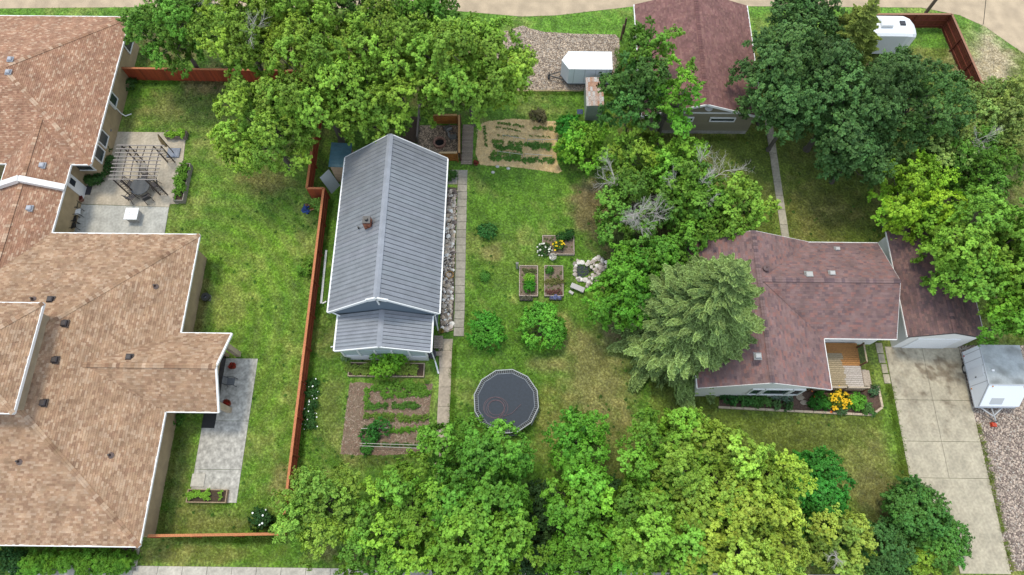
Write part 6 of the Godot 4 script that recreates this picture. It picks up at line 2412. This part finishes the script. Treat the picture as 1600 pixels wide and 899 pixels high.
	for i in ep.size() - 1:
		var a = g(ep[i][0], ep[i][1])
		var c = g(ep[i + 1][0], ep[i + 1][1])
		var n = maxi(1, int(a.distance_to(c) / 0.62))
		for j in n:
			var m = MB.new()
			m.beam(a.lerp(c, (j + 0.02) / n) + Vector3(0, 0.06, 0), a.lerp(c, (j + 0.98) / n) + Vector3(0, 0.06, 0), 0.14, 0.16, vary(k(214, 192, 164), 0.06))
			part(ed, "edging_block", m, mat("concrete", 0.85))
	shrub("yellow_lily_clump", "clump of yellow lilies in the bungalow flower bed", 1310, 625, 16, 0.8, k(120, 140, 50), {"cat": "plant", "flower": k(246, 200, 40), "blooms": 220, "bloom_r": 0.06, "clump": 0.26, "leaf": "long"})
	shrub("round_shrub", "round light green shrub beside the yellow lilies", 1338, 628, 14, 0.8, k(116, 184, 60), {"clump": 0.26, "dens": 1.4})
	shrub("lily_leaves", "dark grassy clump with an orange bloom beside the yellow lilies", 1283, 628, 16, 0.6, k(72, 140, 48), {"cat": "plant", "leaf": "long", "clump": 0.3, "flower": k(226, 120, 60), "blooms": 4, "bloom_r": 0.08})
	for q in [[1140, 622, 13, k(60, 110, 50)], [1158, 624, 13, k(74, 126, 54)], [1178, 626, 12, k(78, 128, 56)], [1196, 627, 10, k(92, 140, 64)], [1132, 612, 10, k(60, 106, 50)]]:
		shrub("bed_plant", "leafy green plant in the bed below the white gable wall", q[0], q[1], q[2], 0.5, q[3], {"cat": "plant", "group": "leafy plants below the gable wall", "clump": 0.25})
	for q in [[1213, 618, 8, k(120, 140, 120), "grey-green plant below the bungalow window"], [1230, 620, 9, k(110, 136, 112), "silvery hosta below the bungalow window"], [1214, 633, 7, k(96, 130, 70), "low green hosta at the bed edge below the window"], [1230, 634, 8, k(84, 124, 62), "broad hosta at the bed edge below the window"], [1366, 612, 8, k(90, 124, 80), "small plant at the deck end of the flower bed"], [1357, 640, 10, k(100, 144, 70), "loose plant at the lower corner of the flower bed"], [1316, 640, 8, k(96, 130, 80), "low plant below the yellow lilies"]]:
		shrub("bed_plant", q[4], q[0], q[1], q[2], 0.4, q[3], {"cat": "plant", "clump": 0.2})
	for q in [[1251, 622], [1256, 629], [1248, 617]]:
		var p = g(q[0], q[1])
		var s = piece(self, numbered("flat_stone"), stone_piece(2, 33, k(176, 160, 140)), Transform3D(Basis(Vector3.UP, rf(0, 3)).scaled(Vector3(0.3, 0.06, 0.18)), p + Vector3(0, 0.04, 0)))
		tag(s, "flat tan stone on the bare soil of the flower bed", "stone", "stepping stones in the flower bed")

func wheel(parent: Node3D, at: Vector3, r: float, axis: Vector3) -> void:
	var b = MB.new()
	b.tube([at - axis * 0.1, at + axis * 0.1], [r, r], 16, Color(0.02, 0.02, 0.02))
	var w = part(parent, "wheel", b, mat("rubber", 0.6))
	b = MB.new()
	b.tube([at - axis * 0.105, at + axis * 0.105], [r * 0.55, r * 0.55], 12, k(190, 190, 190))
	part(w, "rim", b, mat("vent_metal", 0.5))

func vehicles() -> void:
	rng.seed = 20
	# V-nosed trailer on the gravel pad
	var H = 2.2
	var white = k(232, 236, 242)
	var paint = mat("trailer_paint", 0.3, 0.06, 1.2)
	var t = thing("v_nose_trailer", "white V-nosed cargo trailer on the gravel parking pad", "trailer")
	var a = g(889, 79.5, H)
	var b = g(946, 82, H)
	var c = g(943, 110, H)
	var d = g(889, 106.5, H)
	var e = g(878, 94, H)
	var z0 = (a.z + b.z) / 2
	var z1 = (c.z + d.z) / 2
	var x0 = (a.x + d.x) / 2
	var x1 = x0 + 3.3
	var zm = (z0 + z1) / 2
	var poly = PackedVector2Array([Vector2(x0, z0), Vector2(x1, z0), Vector2(x1, z1), Vector2(x0, z1), Vector2(e.x, zm)])
	var m = MB.new()
	m.prism(poly, 0.42, H, white)
	part(t, "body", m, paint)
	m = MB.new()
	var big := PackedVector2Array()
	for p in poly:
		big.push_back(p + (p - Vector2((x0 + x1) / 2, zm)).normalized() * 0.02)
	m.prism(big, H - 0.08, H + 0.012, k(244, 246, 248))
	part(t, "roof", m, paint)
	m = MB.new()
	for i in poly.size():
		var p = poly[i]
		var q = poly[(i + 1) % poly.size()]
		m.beam(Vector3(p.x, 0.44, p.y), Vector3(q.x, 0.44, q.y), 0.06, 0.1, k(120, 124, 128))
	part(t, "frame", m, mat("vent_metal", 0.5))
	m = MB.new()
	m.tube([Vector3(x0, 0.42, z0 + 0.3), Vector3(e.x - 1.0, 0.42, zm)], [0.05, 0.05], 6, Color(0.03, 0.03, 0.03))
	m.tube([Vector3(x0, 0.42, z1 - 0.3), Vector3(e.x - 1.0, 0.42, zm)], [0.05, 0.05], 6, Color(0.03, 0.03, 0.03))
	m.tube([Vector3(e.x - 0.9, 0.1, zm), Vector3(e.x - 0.9, 0.8, zm)], [0.04, 0.04], 6, Color(0.03, 0.03, 0.03))
	m.tube([Vector3(e.x - 0.9, 0.1, zm - 0.12), Vector3(e.x - 0.9, 0.1, zm + 0.12)], [0.1, 0.1], 8, Color(0.03, 0.03, 0.03))
	part(t, "tongue", m, mat("chair_metal", 0.5))
	for z in [z0 + 0.02, z1 - 0.02]:
		wheel(t, Vector3((x0 + x1) / 2 + 0.3, 0.33, z), 0.33, Vector3(0, 0, 1))
	for i in 4:
		m = MB.new()
		m.box(Vector3(lerpf(x0, x1, (i + 0.5) / 4.0), (0.5 + H) / 2, z1 + 0.004), Vector3(0.035, H - 0.6, 0.012), k(206, 210, 216))
		part(t, "side_seam", m, paint)
	# rusty shed
	var s = thing("rusty_shed", "small white metal shed with a rusty roof behind the trailer", "shed")
	var h = 1.9
	var p0 = g(915, 121, h)
	var p1 = g(944, 166, h)
	m = MB.new()
	m.box(Vector3((p0.x + p1.x) / 2, h / 2, (p0.z + p1.z) / 2), Vector3(p1.x - p0.x - 0.1, h, p1.z - p0.z - 0.1), k(206, 212, 208))
	for i in 14:
		m.box(Vector3(lerpf(p0.x + 0.1, p1.x - 0.1, i / 13.0), h / 2, p1.z - 0.045), Vector3(0.04, h - 0.02, 0.03), k(214, 220, 216))
	part(s, "wall", m, mat("roof_metal", 0.38))
	for i in 6:
		m = MB.new()
		var za = lerpf(p0.z, p1.z, float(i) / 6)
		var zb = lerpf(p0.z, p1.z, (i + 1.0) / 6)
		var pn = []
		for j in 8:
			var col = k(198, 150, 120).lerp(k(214, 210, 204), clampf(0.55 + n2.get_noise_2d(i * 3.1, j * 2.3) * 1.6, 0, 1))
			m.box(Vector3(lerpf(p0.x, p1.x, (j + 0.5) / 8), h + 0.06 - absf(j - 3.5) * 0.02, (za + zb) / 2), Vector3((p1.x - p0.x) / 8, 0.03, zb - za - 0.01), col)
		part(s, "roof_panel", m, mat("rusty_metal", 0.8, 0.3, 0.8, 0.2, 2.0))
	# camper under the spruce
	var cp = thing("camper_trailer", "white rounded camper trailer half hidden by trees inside the corner fence", "camper")
	H = 2.6
	var q0 = g(1318, 22, H)
	var q1 = g(1440, 55, H)
	m = MB.new()
	var prof = []
	var L = q1.x - q0.x
	var W = q1.z - q0.z
	var n = 12
	var ring = []
	for i in n + 1:
		var u = float(i) / n
		var x = q0.x + L * u
		var top = H - 0.5 * pow(clampf((u - 0.8) / 0.2, 0, 1), 2.0) - 0.2 * pow(clampf((0.1 - u) / 0.1, 0, 1), 2.0)
		var inset = 0.35 * pow(clampf((u - 0.82) / 0.18, 0, 1), 2.0)
		ring.append([Vector3(x, 0.45, q0.z + inset), Vector3(x, top - 0.15, q0.z + inset), Vector3(x, top, q0.z + inset + 0.18), Vector3(x, top + 0.04, (q0.z + q1.z) / 2), Vector3(x, top, q1.z - inset - 0.18), Vector3(x, top - 0.15, q1.z - inset), Vector3(x, 0.45, q1.z - inset)])
	for i in n:
		for j in 6:
			m.quad(ring[i][j], ring[i][j + 1], ring[i + 1][j + 1], ring[i + 1][j], k(240, 242, 244))
	for r in [ring[0], ring[n]]:
		for j in range(1, 6):
			m.tri(r[0], r[j], r[j + 1], k(234, 236, 238))
	part(cp, "body", m, paint)
	for u in [0.32, 0.78]:
		m = MB.new()
		m.cbox(Vector3(q0.x + L * u, H + 0.08, (q0.z + q1.z) / 2 - 0.1), Vector3(0.42, 0.12, 0.42), 0.04, k(60, 60, 70))
		part(cp, "roof_vent", m, mat("vent_metal", 0.5))
	m = MB.new()
	m.cbox(Vector3(q0.x + L * 0.55, H + 0.16, (q0.z + q1.z) / 2), Vector3(0.9, 0.26, 0.7), 0.06, k(226, 226, 226))
	part(cp, "air_conditioner", m, paint)
	for z in [q0.z + 0.1, q1.z - 0.1]:
		wheel(cp, Vector3(q0.x + L * 0.45, 0.34, z), 0.34, Vector3(0, 0, 1))
	# cargo trailer by the driveway
	var r = thing("cargo_trailer", "white enclosed cargo trailer with grey roof on the gravel strip", "trailer")
	H = 2.3
	var k0 = g(1530, 539, H)
	var k1 = g(1546, 601, H)
	var xa = (k0.x + k1.x) / 2
	var xb = xa + 2.6
	var za = k0.z
	var zb = k1.z
	var gz = g(1532, 637, 0.5).z
	m = MB.new()
	m.box(Vector3((xa + xb) / 2, (0.5 + H) / 2, (za + zb) / 2), Vector3(xb - xa, H - 0.5, zb - za), k(236, 240, 246))
	part(r, "body", m, paint)
	m = MB.new()
	m.quad(Vector3(xa, H, zb), Vector3(xb, H, zb), Vector3(xb, 0.9, gz), Vector3(xa, 0.9, gz), k(244, 246, 250))
	m.quad(Vector3(xa, 0.9, gz), Vector3(xb, 0.9, gz), Vector3(xb, 0.5, gz), Vector3(xa, 0.5, gz), k(244, 246, 250))
	for x in [xa, xb]:
		m.quad(Vector3(x, H, zb), Vector3(x, 0.9, gz), Vector3(x, 0.5, gz), Vector3(x, 0.5, zb), k(236, 240, 246))
	part(r, "nose", m, paint)
	m = MB.new()
	grid_quad(m, [Vector3(xa, H + 0.02, za), Vector3(xb, H + 0.02, za), Vector3(xb, H + 0.02, zb), Vector3(xa, H + 0.02, zb)], 14, 16, func(p): return k(196, 200, 198).lerp(k(140, 142, 136), clampf(n1.get_noise_2d(p.x * 4, p.z * 5) * 1.5 + 0.15, 0, 0.8)))
	part(r, "roof", m, mat("roof_metal", 0.38))
	m = MB.new()
	m.cbox(Vector3(xa + 0.45, H + 0.06, (za + zb) / 2 + 0.4), Vector3(0.16, 0.08, 0.12), 0.02, k(240, 240, 240))
	part(r, "roof_vent", m, paint)
	for q in [[Vector3(xa, H, za), Vector3(xa, H, zb)], [Vector3(xa, H, zb), Vector3(xb, H, zb)], [Vector3(xa, 0.5, za), Vector3(xa, 0.5, gz)], [Vector3(xa, 0.5, gz), Vector3(xb, 0.5, gz)], [Vector3(xa, H, zb), Vector3(xa, 0.9, gz)]]:
		m = MB.new()
		m.beam(q[0], q[1], 0.06, 0.07, k(206, 210, 214))
		part(r, "corner_trim", m, mat("vent_metal", 0.5))
	for i in 5:
		m = MB.new()
		m.box(Vector3(xa - 0.004, (0.55 + H) / 2, lerpf(za, zb, (i + 0.5) / 5.0)), Vector3(0.012, H - 0.6, 0.035), k(206, 210, 216))
		part(r, "side_seam", m, paint)
	m = MB.new()
	var na = atan2(gz - zb, H - 0.9)
	m.box(Vector3((xa + xb) / 2 - 0.3, 1.25, lerpf(gz, zb, 0.25) + 0.012), Vector3(0.8, 0.5, 0.025), k(224, 226, 228), Basis(Vector3.RIGHT, -na))
	part(r, "access_hatch", m, paint)
	m = MB.new()
	var hx = (xa + xb) / 2 - 0.2
	for o in [-0.7, 0.7]:
		m.tube([Vector3(hx + o, 0.45, gz + 0.0), Vector3(hx, 0.45, gz + 0.55)], [0.05, 0.05], 6, k(206, 206, 206))
	m.tube([Vector3(hx, 0.45, gz + 0.0), Vector3(hx + 0.1, 0.45, gz + 1.0)], [0.05, 0.05], 6, k(190, 190, 190))
	m.tube([Vector3(hx + 0.08, 0.05, gz + 0.9), Vector3(hx + 0.08, 0.75, gz + 0.9)], [0.04, 0.04], 6, k(90, 90, 90))
	part(r, "tongue", m, mat("vent_metal", 0.5))
	for q in [[Vector3(xa - 0.008, 0.62, za + 0.3), k(220, 60, 50)], [Vector3(xa - 0.008, 0.62, zb - 0.1), k(236, 150, 40)], [Vector3(xa + 0.3, H - 0.1, zb + 0.09), k(236, 150, 40)], [Vector3(xb - 0.3, H - 0.1, zb + 0.09), k(236, 150, 40)]]:
		m = MB.new()
		m.cbox(q[0], Vector3(0.07, 0.06, 0.1), 0.01, q[1])
		part(r, "marker_lens", m, paint)
	m = MB.new()
	m.box(Vector3(xa - 0.01, 1.35, lerpf(za, zb, 0.62)), Vector3(0.02, 1.5, 0.7), k(226, 230, 236))
	var sdr = part(r, "side_door", m, paint)
	m = MB.new()
	m.box(Vector3(xa - 0.03, 1.3, lerpf(za, zb, 0.62) + 0.28), Vector3(0.04, 0.12, 0.06), k(60, 60, 62))
	part(sdr, "latch", m, mat("vent_metal", 0.5))
	for x in [xa + 0.12, xb - 0.12]:
		wheel(r, Vector3(x, 0.34, (za + zb) / 2 - 0.2), 0.34, Vector3(1, 0, 0))
	var oc = thing("wheel_chock", "small orange wheel chock on the gravel by the trailer tongue", "wheel chock", g(1552, 664))
	m = MB.new()
	m.plane([Vector3(-0.2, 0.28, -0.12), Vector3(0.2, 0.06, -0.12), Vector3(0.2, 0.06, 0.14), Vector3(-0.2, 0.28, 0.14)], 0.05, k(236, 84, 46))
	m.box(Vector3(-0.16, 0.13, 0.01), Vector3(0.07, 0.26, 0.26), k(226, 76, 40))
	m.box(Vector3(0, 0.03, 0.01), Vector3(0.42, 0.05, 0.27), k(220, 70, 40))
	part(oc, "wedge", m, mat("rubber", 0.6))

func trees() -> void:
	var bright = k(144, 182, 62)
	var fresh = k(152, 192, 68)
	var mid = k(112, 160, 54)
	var deep = k(86, 130, 56)
	var dark = k(94, 134, 70)
	var pale = k(158, 184, 92)
	# behind the grey-roofed house
	tree("maple_tree", "dark green tree beside the rear cedar fence", "", 268, 45, 66, 8.0, mid)
	tree("maple_tree", "maple with a few bare twigs growing through the rear cedar fence", "", 385, 62, 70, 9.5, bright, {"dead": 2})
	tree("maple_tree", "tall bright maple behind the cedar fence corner", "", 492, 50, 70, 10.0, bright)
	tree("maple_tree", "light green maple spreading over the grass lot and red fence", "", 415, 195, 74, 8.5, fresh)
	tree("maple_tree", "bright maple between the teal shed and the tall fence maple", "", 498, 135, 76, 10.0, bright)
	tree("maple_tree", "bright maple hanging over the rear corner of the grey metal roof", "", 585, 168, 66, 8.0, bright)
	tree("maple_tree", "light green maple behind the dark back deck", "", 610, 85, 66, 9.5, fresh)
	tree("maple_tree", "dark crowned tree in the gap by the road behind the maples", "", 565, 15, 48, 8.0, deep)
	tree("maple_tree", "mid green tree by the road beyond the round maple", "", 660, 18, 58, 8.5, mid)
	tree("maple_tree", "large round bright maple overhanging the fire pit", "", 732, 106, 90, 10.0, fresh, {"clump": 0.68})
	# beside the olive garage
	tree("elm_tree", "dark green tree shading the rusty shed", "", 990, 150, 56, 8.5, deep)
	tree("elm_tree", "mid green tree top against the olive garage roof", "", 1005, 85, 42, 8.0, mid)
	tree("poplar_tree", "bright green pointed tree against the olive garage wall", "", 1050, 155, 47, 9.0, k(122, 184, 56), {"flat": 1.5})
	var ash = {"leaf": "fine", "clump": 0.7, "hue": 0.06}
	tree("ash_tree", "broad dark ash hanging over the edge of the olive garage roof", "", 1234, 110, 82, 9.5, dark, ash)
	tree("ash_tree", "broad dark ash in the middle of the mass behind the shaded lawn", "", 1322, 150, 92, 10.0, dark, ash)
	tree("ash_tree", "broad green ash beside the brown corner fence", "", 1422, 164, 86, 9.0, k(88, 128, 62), ash)
	tree("ash_tree", "low dark ash drooping over the shaded lawn", "", 1345, 232, 62, 7.0, dark, ash)
	tree("ash_tree", "dark ash by the road behind the olive garage", "", 1255, 32, 56, 9.0, dark, ash)
	tree("ash_tree", "dark ash overhanging the start of the back walk", "", 1236, 178, 46, 7.0, dark, ash)
	spruce("pale green spruce rising over the white camper", [1372, -2], 9.5, 3.0, k(170, 188, 92))
	tree("willow_tree", "pale yellowish tree at the road corner outside the brown fence", "", 1552, 178, 74, 6.0, pale, {"leaf": "fine"})
	tree("willow_tree", "pale green tree crossing the corner fence", "", 1480, 228, 56, 6.5, pale, {"leaf": "fine", "dead": 2})
	tree("birch_tree", "mid green loose tree between the ash and the garage maple", "", 1530, 262, 62, 6.5, mid, {"leaf": "fine"})
	tree("maple_tree", "round bright yellow-green maple beside the garage roof", "", 1432, 312, 70, 6.5, k(156, 202, 56))
	tree("maple_tree", "tall bright tree overhanging the garage roof and cargo trailer", "", 1548, 390, 94, 9.0, k(142, 190, 66))
	tree("maple_tree", "bright tree hanging over the end of the cargo trailer", "", 1598, 490, 58, 8.0, k(134, 192, 60))
	# hedge of trees between the middle and right lots
	tree("hedge_tree", "low bright tree beside the straw garden bushes", "", 910, 222, 36, 3.4, k(138, 196, 60))
	tree("hedge_tree", "light green hedge tree below the dark elm", "", 985, 238, 46, 4.8, fresh)
	tree("hedge_tree", "green hedge tree below the olive garage wall", "", 1060, 262, 52, 5.4, k(134, 188, 62))
	tree("hedge_tree", "light green hedge tree at the bungalow roof peak", "", 1160, 318, 50, 5.6, fresh)
	tree("hedge_tree", "mid green hedge tree behind the tall spruce", "", 1105, 348, 54, 5.2, k(124, 172, 58))
	tree("hedge_tree", "deep green hedge tree beside the stone pond", "", 1004, 428, 66, 5.2, k(112, 176, 54))
	tree("hedge_tree", "leafy hedge tree hanging over the white bench slab", "", 968, 475, 50, 4.4, k(118, 182, 56))
	tree("hedge_tree", "mid green hedge tree between the pond and the spruce", "", 1045, 412, 54, 5.2, k(108, 162, 54))
	tree("half_dead_tree", "thin hedge tree with bare grey dead branches", "", 990, 325, 62, 5.2, k(120, 168, 62), {"dens": 0.75, "dead": 6})
	tree("half_dead_tree", "hedge tree with bare twigs near the bungalow ridge", "", 1085, 300, 52, 5.4, k(122, 172, 64), {"dens": 0.75, "dead": 5})
	spruce("tall grey-green spruce against the maroon roof", [1158, 412], 13.2, 4.3, k(172, 200, 120))
	# front row along the sidewalk
	tree("ash_tree", "pale green loose ash growing over the end of the red fence", "", 494, 792, 74, 6.5, k(148, 188, 72), {"leaf": "fine"})
	tree("ash_tree", "bright ash in the front row below the vegetable plot", "", 635, 800, 80, 6.5, k(140, 190, 64))
	tree("ash_tree", "darker green ash overlapping the trampoline edge", "", 742, 738, 86, 6.5, k(110, 166, 56))
	tree("ash_tree", "broad bright ash by the sidewalk below the darker ash", "", 755, 850, 88, 7.0, k(132, 184, 62))
	tree("ash_tree", "bright low ash by the sidewalk beside the loose pale ash", "", 590, 885, 66, 6.0, k(130, 182, 64))
	tree("young_ash_tree", "slender green ash standing free on the lawn below the trampoline", "", 900, 692, 50, 5.0, k(112, 178, 56))
	tree("young_ash_tree", "slender bright ash between the two dark undergrowth bushes", "", 908, 785, 58, 6.0, k(128, 192, 62))
	tree("young_ash_tree", "slender green ash by the sidewalk beside the dark undergrowth", "", 920, 870, 62, 5.6, k(122, 182, 60))
	tree("box_elder_tree", "green box elder beside the foot of the spruce", "", 1035, 700, 64, 6.0, k(132, 186, 62))
	tree("box_elder_tree", "large yellow-green box elder in the middle of the front clump", "", 1115, 748, 96, 7.5, k(164, 200, 72), {"clump": 0.6})
	tree("box_elder_tree", "green box elder by the sidewalk beside the slender ashes", "", 1040, 835, 86, 7.0, k(138, 190, 66))
	tree("box_elder_tree", "broad yellowish box elder by the sidewalk", "", 1165, 835, 104, 7.5, k(170, 200, 76), {"clump": 0.6})
	tree("box_elder_tree", "yellow-green box elder beside the deep green lilac", "", 1205, 745, 54, 6.5, k(158, 196, 70))
	shrub("lilac_shrub", "deep green dense lilac on the bungalow lawn edge", 1276, 762, 56, 3.0, k(78, 158, 56), {"clump": 0.5, "n": 12, "dens": 1.2})
	tree("box_elder_tree", "pale yellow-green young tree between the dark front shrubs", "", 1312, 845, 52, 4.2, k(164, 192, 80), {"dead": 1})
	shrub("front_shrub", "dark green shrub in the middle of the front hedge", 1382, 858, 48, 2.4, k(84, 130, 64), {"clump": 0.45, "n": 10})
	shrub("front_shrub", "loose green shrub beside the driveway flare", 1430, 792, 48, 2.6, k(92, 146, 64), {"clump": 0.45, "n": 10})
	shrub("front_shrub", "rounded green shrub pressed against the driveway edge", 1466, 844, 44, 2.2, k(98, 156, 64), {"clump": 0.42, "n": 9})
	shrub("front_shrub", "yellow-green shrub at the sidewalk end of the hedge", 1438, 885, 34, 2.0, k(150, 192, 64), {"clump": 0.4, "n": 8})
	shrub("front_shrub", "mid green shrub between the yellowish young tree and the lilac", 1278, 840, 44, 2.2, k(88, 142, 58), {"clump": 0.44, "n": 10})
	shrub("understorey_bush", "dark undergrowth bush beside the darker green ash", 850, 790, 44, 2.0, k(66, 98, 50), {"clump": 0.45, "n": 9})
	shrub("understorey_bush", "dark undergrowth bush beside the green box elder", 965, 800, 46, 2.0, k(62, 94, 48), {"clump": 0.45, "n": 9})
	shrub("understorey_bush", "dark undergrowth bush by the sidewalk between broad and slender ash", 840, 870, 44, 2.0, k(66, 98, 50), {"clump": 0.45, "n": 9})
